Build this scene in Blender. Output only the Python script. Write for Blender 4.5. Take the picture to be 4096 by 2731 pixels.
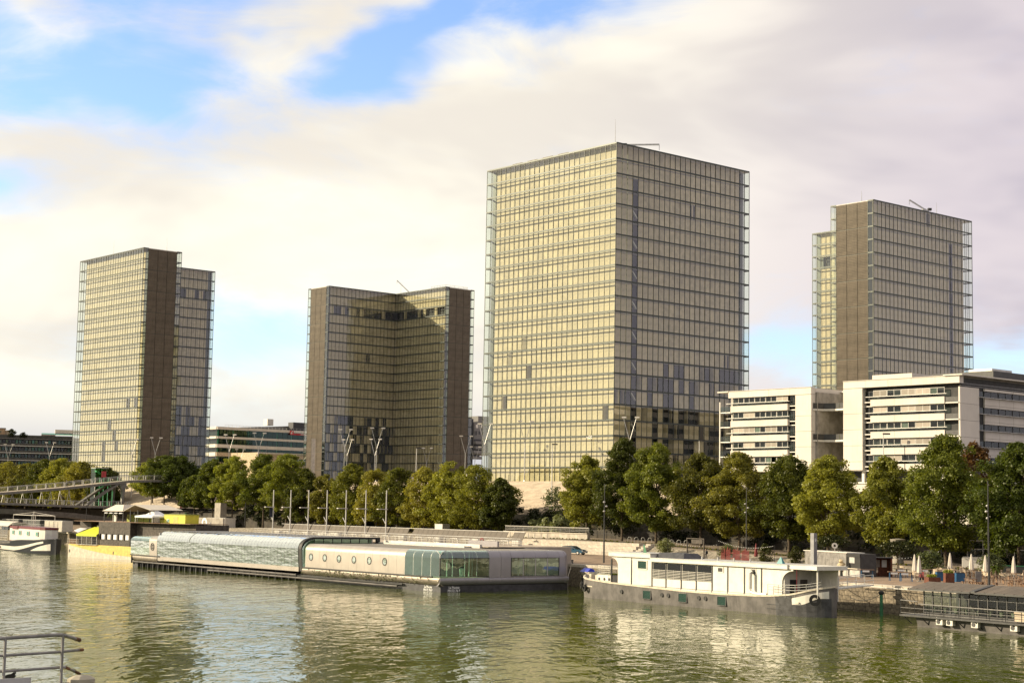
import bpy, bmesh, math, random
import numpy as np
from math import sin, cos, pi, radians, sqrt, atan2
from mathutils import Vector, Matrix

# ------------------------------------------------------------------ scene
for o in list(bpy.data.objects):
    bpy.data.objects.remove(o)
SC = bpy.context.scene
COL = SC.collection
random.seed(7)

# ------------------------------------------------------------------ camera
YAW, PITCH, ROLL = 0.71411, 0.10176, 0.017624
CAM = Vector((-263.874, -268.337, 10.397))
_f = Vector((sin(YAW)*cos(PITCH), cos(YAW)*cos(PITCH), sin(PITCH)))
_r = Vector((cos(YAW), -sin(YAW), 0)); _u = _r.cross(_f)
_r2 = _r*cos(ROLL)+_u*sin(ROLL); _u2 = -_r*sin(ROLL)+_u*cos(ROLL)
cam = bpy.data.cameras.new('camera'); cam.lens = 57.576; cam.sensor_width = 36
cam.clip_start = 1; cam.clip_end = 9000
camo = bpy.data.objects.new('camera', cam); COL.objects.link(camo)
camo.matrix_world = Matrix(((_r2.x, _u2.x, -_f.x, CAM.x), (_r2.y, _u2.y, -_f.y, CAM.y),
                            (_r2.z, _u2.z, -_f.z, CAM.z), (0, 0, 0, 1)))
SC.camera = camo

# ------------------------------------------------------------------ light
SUN_EL, SUN_AZ = radians(21), atan2(-0.72, 0.70)       # azimuth from +Y towards +X
SUND = Vector((sin(SUN_AZ)*cos(SUN_EL), cos(SUN_AZ)*cos(SUN_EL), sin(SUN_EL)))
sl = bpy.data.lights.new('sun', 'SUN'); sl.energy = 5.0; sl.angle = radians(0.6); sl.color = (1.0, 0.84, 0.58)
so = bpy.data.objects.new('sun', sl); COL.objects.link(so)
so.rotation_euler = SUND.to_track_quat('Z', 'Y').to_euler(); so.location = (0, 0, 300)
vs = SC.view_settings
vs.view_transform = 'Standard'; vs.look = 'None'; vs.gamma = 1; vs.use_curve_mapping = False
vs.exposure = 0.60
cy = SC.cycles
cy.max_bounces = 7; cy.diffuse_bounces = 2; cy.glossy_bounces = 3; cy.transmission_bounces = 4; cy.transparent_max_bounces = 14
cy.caustics_reflective = False; cy.caustics_refractive = False

# ------------------------------------------------------------------ node helper
class NT:
    def __init__(s, tree):
        s.t = tree; s.n = tree.nodes; s.l = tree.links
    def node(s, kind, **kw):
        n = s.n.new(kind)
        for k, v in kw.items():
            if k.startswith('i_'):
                n.inputs[k[2:].replace('_', ' ')].default_value = v
            else:
                setattr(n, k, v)
        return n
    def link(s, a, b): s.l.new(a, b)
    def val(s, sock, v):
        if isinstance(v, bpy.types.NodeSocket): s.l.new(v, sock)
        else: sock.default_value = v
    def math(s, op, a, b=0.0, c=None, clamp=False):
        n = s.n.new('ShaderNodeMath'); n.operation = op; n.use_clamp = clamp
        s.val(n.inputs[0], a); s.val(n.inputs[1], b)
        if c is not None: s.val(n.inputs[2], c)
        return n.outputs[0]
    def vmath(s, op, a, b=None):
        n = s.n.new('ShaderNodeVectorMath'); n.operation = op
        s.val(n.inputs[0], a)
        if b is not None: s.val(n.inputs[1], b)
        return n.outputs['Value'] if op == 'DOT_PRODUCT' else n.outputs[0]
    def mix(s, fac, a, b, mode='MIX'):
        n = s.n.new('ShaderNodeMix'); n.data_type = 'RGBA'; n.blend_type = mode
        s.val(n.inputs[0], fac); s.val(n.inputs[6], c4(a)); s.val(n.inputs[7], c4(b))
        return n.outputs[2]
    def ramp(s, v, a, b, lo=0.0, hi=1.0):
        n = s.n.new('ShaderNodeMapRange'); n.interpolation_type = 'SMOOTHSTEP'
        s.val(n.inputs[0], v); n.inputs[1].default_value = a; n.inputs[2].default_value = b
        n.inputs[3].default_value = lo; n.inputs[4].default_value = hi
        return n.outputs[0]
    def noise(s, vec, scale, detail=3.0, rough=0.5, dist=0.0):
        n = s.n.new('ShaderNodeTexNoise'); s.val(n.inputs['Vector'], vec)
        n.inputs['Scale'].default_value = scale; n.inputs['Detail'].default_value = detail
        n.inputs['Roughness'].default_value = rough; n.inputs['Distortion'].default_value = dist
        return n.outputs[0]
    def mapping(s, vec, scale=(1, 1, 1), loc=(0, 0, 0), rot=(0, 0, 0)):
        n = s.n.new('ShaderNodeMapping'); s.val(n.inputs[0], vec)
        n.inputs[1].default_value = loc; n.inputs[2].default_value = rot; n.inputs[3].default_value = scale
        return n.outputs[0]
def c4(c):
    if isinstance(c, (tuple, list)) and len(c) == 3: return (*c, 1.0)
    return c

# ------------------------------------------------------------------ sky with broken cloud
world = bpy.data.worlds.new('World'); SC.world = world; world.use_nodes = True
world.cycles.sampling_method = 'MANUAL'; world.cycles.sample_map_resolution = 256
w = NT(world.node_tree); w.n.clear()
sky = w.node('ShaderNodeTexSky', sky_type='NISHITA', sun_disc=False, sun_elevation=SUN_EL, sun_rotation=SUN_AZ)
sky.air_density = 1.0; sky.dust_density = 0.6; sky.ozone_density = 3.0
d = w.node('ShaderNodeTexCoord').outputs['Generated']
F0 = (sin(YAW), cos(YAW), 0); R0 = (cos(YAW), -sin(YAW), 0)
pp = w.vmath('DOT_PRODUCT', d, R0); qq = w.vmath('DOT_PRODUCT', d, (0, 0, 1)); ff = w.vmath('DOT_PRODUCT', d, F0)
front = w.ramp(ff, 0.2, 0.6)
wob = w.noise(w.mapping(d, (9, 9, 16)), 1.0, 3, 0.6)
wob2 = w.noise(w.mapping(d, (9, 9, 16), (5, 3, 1)), 1.0, 3, 0.6)
pw = w.math('ADD', pp, w.math('MULTIPLY', w.math('SUBTRACT', wob, 0.5), 0.10))
qw = w.math('ADD', qq, w.math('MULTIPLY', w.math('SUBTRACT', wob2, 0.5), 0.07))
# breaks in the cloud: centre (p, q), half axes, tilt, depth
holes = [(-.215, .292, .085, .032, .25, .95), (-.245, .245, .085, .032, -.12, .95), (-.300, .262, .06, .026, -.2, .8),
         (-.050, .282, .090, .024, .42, 1.0), (-.085, .262, .060, .022, .15, .95), (.010, .296, .08, .018, .25, .8),
         (-.156, .098, .065, .026, .1, .66), (.165, .096, .070, .022, .0, .68), (.300, .096, .06, .018, .0, .6),
         (-.310, .193, .035, .018, 0, .5)]
hole = None
for (cx, cy, a, b, t, dep) in holes:
    dx = w.math('SUBTRACT', pw, cx); dy = w.math('SUBTRACT', qw, cy)
    ux = w.math('MULTIPLY_ADD', dx, cos(t)/a, w.math('MULTIPLY', dy, sin(t)/a))
    uy = w.math('MULTIPLY_ADD', dy, cos(t)/b, w.math('MULTIPLY', dx, -sin(t)/b))
    g = w.math('MULTIPLY', w.math('EXPONENT', w.math('MULTIPLY', w.math('ADD', w.math('MULTIPLY', ux, ux), w.math('MULTIPLY', uy, uy)), -1.0)), dep)
    hole = g if hole is None else w.math('MAXIMUM', hole, g)
hole = w.math('MULTIPLY', hole, front)
big = w.noise(w.mapping(d, (2.2, 2.2, 4.0), (3.1, 1.7, 0.4)), 1.0, 4, 0.55, 0.2)
fine = w.noise(w.mapping(d, (8, 8, 24), (1, 0, 2)), 1.0, 6, 0.66, 0.6)
dens = w.math('ADD', w.math('MULTIPLY_ADD', big, 0.7, 0.42), w.math('MULTIPLY_ADD', fine, 1.05, -0.50))
dens = w.math('SUBTRACT', dens, w.math('MULTIPLY', hole, 1.05))
cloud = w.ramp(dens, -0.08, 0.78)
sunward = w.ramp(w.vmath('DOT_PRODUCT', d, tuple(SUND)), -0.16, 0.16)
puff = w.noise(w.mapping(d, (4.5, 4.5, 11), (7, 2, 5)), 1.0, 4, 0.55, 0.3)
lo = w.mix(sunward, (5.9, 5.3, 5.9), (8.9, 8.2, 7.1))
hi = w.mix(sunward, (7.9, 7.0, 7.2), (11.4, 10.7, 8.9))
ccol = w.mix(w.ramp(puff, 0.36, 0.62), lo, hi)
low = w.ramp(qq, 0.005, 0.085)
haze = w.mix(w.ramp(w.vmath('DOT_PRODUCT', d, tuple(SUND)), 0.32, 0.8), (5.8, 5.8, 6.5), (10.5, 10.0, 8.6))
ccol = w.mix(low, haze, ccol)
skyc = w.mix(1.0, sky.outputs[0], (2.55, 2.45, 2.7), 'MULTIPLY')
full = w.mix(w.math('MULTIPLY', cloud, 0.97), skyc, ccol)
bg = w.node('ShaderNodeBackground'); w.link(full, bg.inputs[0]); bg.inputs[1].default_value = 0.068
w.link(bg.outputs[0], w.node('ShaderNodeOutputWorld').inputs[0])

# ------------------------------------------------------------------ materials
MATS = {}
def mat(name, col, rough=0.6, metal=0.0, var=0.12, vs=1.5, bump=0.0, bs=20.0, streak=0.0, spec=0.5, rnd=0.0, col2=None, coat=0.0):
    """painted / mineral / metal surface: colour varied by noise, optional rain streaks and fine relief"""
    m = bpy.data.materials.new(name); m.use_nodes = True
    t = NT(m.node_tree); b = t.n['Principled BSDF']
    oc = t.node('ShaderNodeTexCoord').outputs['Object']
    n1 = t.noise(oc, vs, 5, 0.6)
    d2 = col2 or tuple(max(0, c*(1-2.2*var)) for c in col)
    c2 = tuple(min(1, c*(1+var)) for c in col)
    cc = t.mix(t.ramp(n1, 0.3, 0.7), d2, c2)
    if streak:
        n2 = t.noise(t.mapping(oc, (3, 3, 0.15)), 1.6, 4, 0.6)
        cc = t.mix(t.math('MULTIPLY', t.ramp(n2, 0.48, 0.75), streak), cc, tuple(c*0.35 for c in col))
    if rnd:
        oi = t.node('ShaderNodeObjectInfo').outputs['Random']
        isl = t.node('ShaderNodeNewGeometry').outputs['Random Per Island']
        k = t.math('MULTIPLY_ADD', t.math('FRACT', t.math('ADD', oi, isl)), 2*rnd, 1-rnd)
        mm = t.node('ShaderNodeVectorMath', operation='SCALE'); t.link(cc, mm.inputs[0]); t.link(k, mm.inputs['Scale'])
        cc = mm.outputs[0]
    t.link(cc, b.inputs['Base Color'])
    b.inputs['Roughness'].default_value = rough; b.inputs['Metallic'].default_value = metal
    b.inputs['Specular IOR Level'].default_value = spec
    if coat: b.inputs['Coat Weight'].default_value = coat; b.inputs['Coat Roughness'].default_value = 0.08
    if bump:
        bn = t.node('ShaderNodeBump'); bn.inputs['Strength'].default_value = bump; bn.inputs['Distance'].default_value = 0.05
        t.link(t.noise(oc, bs, 4, 0.6), bn.inputs['Height']); t.link(bn.outputs[0], b.inputs['Normal'])
    MATS[name] = m
    return m
def glass(name, tint=(0.88, 0.94, 0.88), ior=1.5, wav=0.0, wsc=0.5, rough=0.01, refl=(1, 1, 1), boost=1.0, wd=0.1):
    """thin pane: fresnel mirror over tinted see-through; the back face only transmits"""
    m = bpy.data.materials.new(name); m.use_nodes = True
    t = NT(m.node_tree); t.n.clear()
    tr = t.node('ShaderNodeBsdfTransparent'); tr.inputs[0].default_value = c4(tint)
    gl = t.node('ShaderNodeBsdfGlossy'); gl.inputs[0].default_value = c4(refl); gl.inputs['Roughness'].default_value = rough
    fr = t.node('ShaderNodeFresnel'); fr.inputs[0].default_value = ior
    geo = t.node('ShaderNodeNewGeometry')
    if wav:
        bn = t.node('ShaderNodeBump'); bn.inputs['Strength'].default_value = wav; bn.inputs['Distance'].default_value = wd
        pv = geo.outputs['Position'] if not isinstance(wsc, tuple) else t.mapping(geo.outputs['Position'], wsc, (0, 0, 0), (0.35, 0, 0))
        t.link(t.noise(pv, wsc if not isinstance(wsc, tuple) else 1.0, 2, 0.5), bn.inputs['Height'])
        t.link(bn.outputs[0], gl.inputs['Normal'])
    fac = t.math('MULTIPLY', fr.outputs[0], t.math('SUBTRACT', 1.0, geo.outputs['Backfacing']))
    fac = t.math('MULTIPLY', fac, boost, clamp=True)
    mx = t.node('ShaderNodeMixShader'); t.link(fac, mx.inputs[0]); t.link(tr.outputs[0], mx.inputs[1]); t.link(gl.outputs[0], mx.inputs[2])
    o = t.node('ShaderNodeOutputMaterial'); t.link(mx.outputs[0], o.inputs[0])
    MATS[name] = m
    return m
def leafmat(name, c1, c2, trans=0.40, gloss=0.45):
    m = bpy.data.materials.new(name); m.use_nodes = True
    t = NT(m.node_tree); t.n.clear()
    geo = t.node('ShaderNodeNewGeometry'); oc = t.node('ShaderNodeTexCoord').outputs['Object']
    oi = t.node('ShaderNodeObjectInfo').outputs['Random']
    f = t.math('ADD', t.math('MULTIPLY', t.noise(oc, 0.5, 3, 0.6), 0.6), t.math('MULTIPLY', t.noise(oc, 6.0, 2, 0.6), 0.6))
    f = t.math('ADD', f, t.math('MULTIPLY_ADD', oi, 0.5, -0.25))
    col = t.mix(t.ramp(f, 0.35, 0.85), c1, c2)
    di = t.node('ShaderNodeBsdfDiffuse'); t.link(col, di.inputs[0])
    tl = t.node('ShaderNodeBsdfTranslucent'); t.link(t.mix(1.0, col, (1.2, 1.15, 0.5), 'MULTIPLY'), tl.inputs[0])
    gl = t.node('ShaderNodeBsdfGlossy'); gl.inputs['Roughness'].default_value = gloss; gl.inputs[0].default_value = (0.9, 0.9, 0.8, 1)
    m1 = t.node('ShaderNodeMixShader'); m1.inputs[0].default_value = trans; t.link(di.outputs[0], m1.inputs[1]); t.link(tl.outputs[0], m1.inputs[2])
    m2 = t.node('ShaderNodeMixShader'); m2.inputs[0].default_value = 0.02; t.link(m1.outputs[0], m2.inputs[1]); t.link(gl.outputs[0], m2.inputs[2])
    t.link(m2.outputs[0], t.node('ShaderNodeOutputMaterial').inputs[0])
    MATS[name] = m
    return m

mat('shutter_wood', (0.53, 0.435, 0.275), 0.65, var=0.10, vs=0.8, rnd=0.10)
mat('mullion_metal', (0.045, 0.055, 0.048), 0.4, 0.3)
mat('slab_edge', (0.22, 0.22, 0.20), 0.6)
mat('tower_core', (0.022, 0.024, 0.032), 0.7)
mat('louvre_metal', (0.135, 0.113, 0.088), 0.5, 0.25, var=0.12, vs=0.35, rnd=0.10, streak=0.35)
mat('roof_light', (0.55, 0.52, 0.47), 0.6)
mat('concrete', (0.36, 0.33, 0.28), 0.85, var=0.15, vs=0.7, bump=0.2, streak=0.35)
mat('pale_stone', (0.46, 0.41, 0.34), 0.8, var=0.13, vs=0.9, rnd=0.10, bump=0.15)
mat('dark_stone', (0.20, 0.165, 0.12), 0.9, var=0.25, vs=1.6, rnd=0.18, bump=0.4, bs=9, streak=0.5)
mat('asphalt', (0.25, 0.175, 0.115), 0.9, var=0.2, vs=0.35, bump=0.1)
mat('road_asphalt', (0.055, 0.055, 0.055), 0.9, var=0.15)
mat('cobble', (0.27, 0.235, 0.18), 0.9, var=0.3, vs=2.2, bump=0.6, bs=5)
mat('deck_wood', (0.44, 0.37, 0.29), 0.8, var=0.12, vs=0.5, rnd=0.05)
mat('path', (0.27, 0.21, 0.15), 0.9, var=0.15, vs=0.5)
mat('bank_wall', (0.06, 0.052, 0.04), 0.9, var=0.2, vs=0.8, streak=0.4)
mat('earth', (0.05, 0.04, 0.02), 0.95, var=0.3, vs=0.8)
mat('white_wall', (0.64, 0.59, 0.52), 0.75, var=0.04, vs=0.25, rnd=0.03, streak=0.12)
mat('white_paint', (0.66, 0.63, 0.57), 0.45, var=0.05, vs=1.2, rnd=0.02, streak=0.08)
mat('grey_hull', (0.125, 0.115, 0.11), 0.7, var=0.18, vs=0.8, streak=0.4, bump=0.05)
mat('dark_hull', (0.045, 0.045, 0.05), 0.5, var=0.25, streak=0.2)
mat('navy_hull', (0.010, 0.012, 0.018), 0.5, var=0.2, spec=0.2)
mat('rail_grey', (0.24, 0.23, 0.22), 0.6, var=0.15, vs=4)
mat('cream_hull', (0.56, 0.50, 0.40), 0.6, var=0.10, streak=0.4)
mat('yellow_hull', (0.66, 0.48, 0.10), 0.6, var=0.10, streak=0.3)
mat('dark_wood', (0.075, 0.062, 0.050), 0.75, var=0.25, vs=2.5, rnd=0.12, streak=0.25)
mat('lime_cloth', (0.55, 0.62, 0.03), 0.7, var=0.08)
mat('lime_wall', (0.30, 0.34, 0.04), 0.6, var=0.08)
mat('yellow_paint', (0.62, 0.58, 0.05), 0.5, var=0.05)
mat('maroon', (0.14, 0.015, 0.02), 0.4)
mat('red_paint', (0.17, 0.014, 0.014), 0.5)
mat('canvas', (0.55, 0.50, 0.43), 0.8, var=0.06)
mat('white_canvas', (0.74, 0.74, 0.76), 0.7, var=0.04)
mat('steel', (0.42, 0.42, 0.41), 0.4, 0.7, var=0.1)
mat('galv', (0.52, 0.51, 0.48), 0.45, 0.35, var=0.08)
mat('dark_metal', (0.05, 0.05, 0.05), 0.5, 0.3)
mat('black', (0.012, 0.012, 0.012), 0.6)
mat('rust', (0.16, 0.07, 0.03), 0.8, var=0.3, vs=4)
mat('silver_skin', (0.40, 0.36, 0.315), 0.38, 0.4, var=0.04, vs=0.5, rnd=0.03, streak=0.1)
mat('silver_hull', (0.27, 0.235, 0.19), 0.4, 0.35, var=0.12, vs=0.8, streak=0.45)
mat('purple_skin', (0.30, 0.285, 0.30), 0.36, 0.35, var=0.03, vs=0.5, rnd=0.02)
mat('roof_membrane', (0.20, 0.18, 0.15), 0.8, var=0.15, vs=0.4)
mat('boat_roof', (0.10, 0.08, 0.062), 0.7, var=0.1, vs=1, rnd=0.1)
mat('guide_steel', (0.20, 0.20, 0.21), 0.5, 0.3, var=0.1)
mat('panel_brown', (0.085, 0.068, 0.052), 0.7, var=0.08, rnd=0.08)
mat('bridge_steel', (0.20, 0.19, 0.17), 0.5, 0.2, var=0.12)
mat('bridge_deck', (0.36, 0.30, 0.22), 0.7)
mat('blue_tarp', (0.015, 0.035, 0.42), 0.5, var=0.15)
mat('blue_paint', (0.015, 0.085, 0.19), 0.5)
mat('teal_paint', (0.02, 0.20, 0.22), 0.5)
mat('green_paint', (0.02, 0.14, 0.06), 0.5)
mat('car_blue', (0.03, 0.10, 0.17), 0.25, 0.3, var=0.02, coat=0.8)
mat('car_white', (0.70, 0.68, 0.64), 0.3, 0.0, var=0.02, coat=0.6)
mat('car_black', (0.01, 0.01, 0.012), 0.25, 0.0, var=0.02, coat=0.8)
mat('tyre', (0.015, 0.015, 0.015), 0.85)
mat('bark', (0.10, 0.075, 0.05), 0.9, var=0.3, vs=3, bump=0.5, bs=8)
mat('cloth_navy', (0.02, 0.025, 0.04), 0.85)
mat('cloth_red', (0.40, 0.05, 0.06), 0.85)
mat('cloth_grey', (0.16, 0.15, 0.14), 0.85)
mat('skin', (0.42, 0.24, 0.16), 0.6)
mat('hair', (0.03, 0.02, 0.015), 0.6)
mat('plush', (0.62, 0.50, 0.32), 0.95, var=0.12, vs=6, bump=0.6, bs=40)
mat('corten', (0.13, 0.042, 0.02), 0.85, var=0.2, vs=3)
mat('chair_tan', (0.52, 0.42, 0.30), 0.6, rnd=0.1)
mat('brown_wood', (0.20, 0.12, 0.07), 0.7, rnd=0.15)
mat('container_grey', (0.20, 0.19, 0.18), 0.6, var=0.2, streak=0.3)
mat('container_dark', (0.045, 0.05, 0.05), 0.6, var=0.2)
mat('slat_dark', (0.055, 0.055, 0.05), 0.6, var=0.2)
mat('brick_beige', (0.50, 0.40, 0.27), 0.85, var=0.12, vs=1.5)
mat('ochre_wall', (0.50, 0.33, 0.19), 0.8)
mat('grey_block', (0.17, 0.165, 0.165), 0.7, var=0.08)
mat('black_block', (0.03, 0.032, 0.04), 0.5)
mat('sign_red', (0.55, 0.02, 0.03), 0.5, var=0.02)
mat('letter_white', (0.80, 0.80, 0.78), 0.6, var=0.02)
mat('letter_black', (0.02, 0.02, 0.02), 0.6)
mat('blind', (0.34, 0.30, 0.25), 0.7, var=0.05, rnd=0.35)
mat('room_dark', (0.05, 0.05, 0.05), 0.8, rnd=0.4)
mat('rope', (0.42, 0.38, 0.30), 0.9)
mat('bulb_white', (0.85, 0.85, 0.8), 0.3)
mat('teal_panel', (0.02, 0.30, 0.33), 0.5)
glass('tower_glass', (0.965, 0.985, 0.955), 1.62, wav=0.05, wsc=0.35, boost=2.0)
glass('pool_glass', (0.76, 0.93, 0.85), 1.6, wav=0.25, wsc=0.55, boost=3.0, refl=(.85, 1, .93))
glass('hall_glass', (0.74, 0.93, 0.78), 1.75, wav=1.0, wsc=(0.5, 0.42, 1.5), boost=5.5, refl=(.98, 1, .94), wd=0.13)
glass('window_glass', (0.70, 0.78, 0.76), 1.55, wav=0.03)
glass('office_glass', (0.45, 0.72, 0.62), 1.55, wav=0.03, boost=1.6, refl=(.75, 1, .9))
glass('elevator_glass', (0.35, 0.75, 0.55), 1.5)
glass('clear_film', (0.80, 0.78, 0.72), 1.45, wav=0.6, wsc=3.0, rough=0.1)
leafmat('leaf_olive', (0.054, 0.068, 0.009), (0.250, 0.255, 0.036), 0.45)
leafmat('leaf_green', (0.052, 0.074, 0.009), (0.245, 0.270, 0.036), 0.45)
leafmat('leaf_autumn', (0.058, 0.064, 0.010), (0.255, 0.240, 0.040), 0.45)
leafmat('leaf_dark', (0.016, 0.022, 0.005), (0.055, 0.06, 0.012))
leafmat('leaf_pale', (0.08, 0.10, 0.04), (0.20, 0.22, 0.10))
leafmat('leaf_rust', (0.07, 0.035, 0.012), (0.17, 0.09, 0.03))
M = MATS

# ------------------------------------------------------------------ mesh builder
class MB:
    def __init__(s): s.v = []; s.f = []
    def add(s, vs, fs):
        k = len(s.v); s.v += [tuple(p) for p in vs]; s.f += [tuple(i+k for i in f) for f in fs]; return s
    def box(s, x0, x1, y0, y1, z0, z1):
        return s.add([(x0,y0,z0),(x1,y0,z0),(x1,y1,z0),(x0,y1,z0),(x0,y0,z1),(x1,y0,z1),(x1,y1,z1),(x0,y1,z1)],
                     [(3,2,1,0),(4,5,6,7),(0,1,5,4),(1,2,6,5),(2,3,7,6),(3,0,4,7)])
    def hexa(s, p): # bottom 4, top 4
        return s.add(p, [(3,2,1,0),(4,5,6,7),(0,1,5,4),(1,2,6,5),(2,3,7,6),(3,0,4,7)])
    def beam(s, a, b, wx, wz, up=(0,0,1)):
        a = Vector(a); b = Vector(b); t = (b-a).normalized(); r = t.cross(Vector(up))
        if r.length < 1e-4: r = t.cross(Vector((1,0,0)))
        r.normalize(); u = r.cross(t); r *= wx/2; u *= wz/2
        return s.hexa([a-r-u, a+r-u, b+r-u, b-r-u, a-r+u, a+r+u, b+r+u, b-r+u])
    def prism(s, poly, z0, z1):
        n = len(poly)
        return s.add([(x,y,z0) for x,y in poly]+[(x,y,z1) for x,y in poly],
                     [tuple(range(n-1,-1,-1)), tuple(range(n,2*n))]+[(i,(i+1)%n,n+(i+1)%n,n+i) for i in range(n)])
    def loft(s, secs, closed=True, caps=True):
        n = len(secs[0]); vs = [p for q in secs for p in q]; fs = []
        for k in range(len(secs)-1):
            for i in range(n if closed else n-1):
                j = (i+1) % n
                fs.append((k*n+i, k*n+j, (k+1)*n+j, (k+1)*n+i))
        if caps:
            fs.append(tuple(range(n-1,-1,-1))); o = (len(secs)-1)*n; fs.append(tuple(o+i for i in range(n)))
        return s.add(vs, fs)
    def tube(s, pts, r, n=6):
        pts = [Vector(p) for p in pts]; secs = []
        for i, p in enumerate(pts):
            t = (pts[min(i+1, len(pts)-1)]-pts[max(i-1, 0)])
            t = t.normalized() if t.length > 1e-9 else Vector((0,0,1))
            a = Vector((0,0,1)) if abs(t.z) < 0.9 else Vector((1,0,0))
            x = t.cross(a).normalized(); y = t.cross(x)
            rr = r[i] if isinstance(r, (list, tuple)) else r
            secs.append([tuple(p+(x*cos(2*pi*k/n)+y*sin(2*pi*k/n))*rr) for k in range(n)])
        return s.loft(secs)
    def lathe(s, prof, n=10, c=(0,0,0)):
        return s.loft([[(c[0]+r*cos(2*pi*k/n), c[1]+r*sin(2*pi*k/n), c[2]+z) for k in range(n)] for r, z in prof])
    def ball(s, c, r, n=8, m=5, sx=1, sy=1, sz=1):
        secs = []
        for j in range(m+1):
            a = -pi/2+pi*j/m; rr = max(cos(a), 0.02)*r
            secs.append([(c[0]+rr*cos(2*pi*k/n)*sx, c[1]+rr*sin(2*pi*k/n)*sy, c[2]+sin(a)*r*sz) for k in range(n)])
        return s.loft(secs)
    def disc(s, c, nrm, r, th, n=12, ry=None):
        c = Vector(c); t = Vector(nrm).normalized(); a = Vector((0,0,1)) if abs(t.z) < 0.9 else Vector((1,0,0))
        x = t.cross(a).normalized(); y = t.cross(x); ry = ry or r
        ring = [x*cos(2*pi*k/n)*r+y*sin(2*pi*k/n)*ry for k in range(n)]
        return s.loft([[tuple(c-t*th/2+q) for q in ring], [tuple(c+t*th/2+q) for q in ring]])
    def ring(s, c, nrm, r, w_, th, n=16):
        c = Vector(c); t = Vector(nrm).normalized(); a = Vector((0,0,1)) if abs(t.z) < 0.9 else Vector((1,0,0))
        x = t.cross(a).normalized(); y = t.cross(x); vs = []; fs = []
        for k in range(n):
            e = x*cos(2*pi*k/n)+y*sin(2*pi*k/n)
            vs += [c+e*(r-w_)-t*th/2, c+e*(r+w_)-t*th/2, c+e*(r+w_)+t*th/2, c+e*(r-w_)+t*th/2]
        for k in range(n):
            o = 4*k; q = 4*((k+1) % n)
            fs += [(o+i, o+(i+1) % 4, q+(i+1) % 4, q+i) for i in range(4)]
        return s.add(vs, fs)
    def mesh(s, name, smooth=False, fix=True):
        me = bpy.data.meshes.new(name); me.from_pydata(s.v, [], s.f)
        if fix:
            bm = bmesh.new(); bm.from_mesh(me); bmesh.ops.recalc_face_normals(bm, faces=bm.faces); bm.to_mesh(me); bm.free()
        if smooth:
            me.polygons.foreach_set('use_smooth', [True]*len(me.polygons)); me.set_sharp_from_angle(angle=radians(38))
        return me
    def build(s, name, m, parent=None, smooth=False, fix=True):
        me = s.mesh(name, smooth, fix); me.materials.append(M[m] if isinstance(m, str) else m)
        o = bpy.data.objects.new(name, me); COL.objects.link(o); o.parent = parent
        return o
def one(name, m, parent, *boxes):
    b = MB()
    for q in boxes: b.box(*q)
    return b.build(name, m, parent)
def tag(o, label=None, cat=None, group=None, kind=None):
    if label: o['label'] = label
    if cat: o['category'] = cat
    if group: o['group'] = group
    if kind: o['kind'] = kind
    return o
def thing(name, label, cat, loc=(0,0,0), rz=0.0, group=None, sc=1.0):
    o = bpy.data.objects.new(name, None); COL.objects.link(o); o.location = loc; o.rotation_euler = (0,0,rz); o.scale = (sc,)*3
    o.empty_display_size = 0.5
    return tag(o, label, cat, group)
def inst(name, mesh, parent=None, loc=(0,0,0), rz=0.0, sc=None):
    o = bpy.data.objects.new(name, mesh); COL.objects.link(o); o.parent = parent; o.location = loc; o.rotation_euler = (0,0,rz)
    if sc: o.scale = sc
    return o
def clone(src, label=None, loc=None, rz=None, sc=None, group=None):
    r = src.copy(); COL.objects.link(r)
    if label: r['label'] = label
    if group: r['group'] = group
    if loc is not None: r.location = loc
    if rz is not None: r.rotation_euler = (0,0,rz)
    if sc is not None: r.scale = sc if isinstance(sc, (tuple, list)) else (sc,)*3
    for c in src.children:
        k = c.copy(); COL.objects.link(k); k.parent = r
        for g in c.children:
            q = g.copy(); COL.objects.link(q); q.parent = k
    return r
def struct(name, mb, m, parent=None, **kw):
    o = mb.build(name, m, parent, **kw)
    if parent is None: o['kind'] = 'structure'
    return o
def text(name, body, size, m, parent, loc, rot, extrude=0.01, align='CENTER', bold=0.0):
    cu = bpy.data.curves.new(name, 'FONT'); cu.body = body; cu.size = size; cu.extrude = extrude; cu.align_x = align; cu.offset = bold
    cu.resolution_u = 2
    tmp = bpy.data.objects.new(name+'_tmp', cu); COL.objects.link(tmp)
    dg = bpy.context.evaluated_depsgraph_get(); me = bpy.data.meshes.new_from_object(tmp.evaluated_get(dg))
    bpy.data.objects.remove(tmp); bpy.data.curves.remove(cu)
    me.materials.clear(); me.materials.append(M[m])
    o = bpy.data.objects.new(name, me); COL.objects.link(o); o.parent = parent; o.location = loc; o.rotation_euler = rot
    return o
def camdist(p): return (Vector(p)-CAM).length
# ------------------------------------------------------------------ terrain lines (X as a function of Y)
def interp(tab):
    ys = [a for a, b in tab]; xs = [b for a, b in tab]
    return lambda y: float(np.interp(y, ys, xs))
XQ = interp([(-420,-162),(-260,-135),(-160,-117.5),(-105,-108.5),(-20,-98),(60,-89),(130,-80),(420,-40),(900,40)])
XT = interp([(-420,-131),(-260,-101),(-150,-80),(-89.6,-68.3),(-50.6,-60.9),(60,-54),(110,-50),(160,-44),(420,-5),(900,75)])
XF = interp([(-420,-133),(-260,-103),(-150,-82),(-90,-72.2),(-76,-69.6),(60,-58.5),(110,-51.5),(160,-44.8),(420,-6),(900,74)])
XR = interp([(-420,-122),(-150,-71),(-45,-51),(60,-45.5),(112,-44),(200,-40)])
XW = interp([(-420,-112),(-150,-61),(-45,-43.5),(60,-41),(105,-40.5),(130,-37),(160,-31),(420,6),(900,90)])
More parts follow.
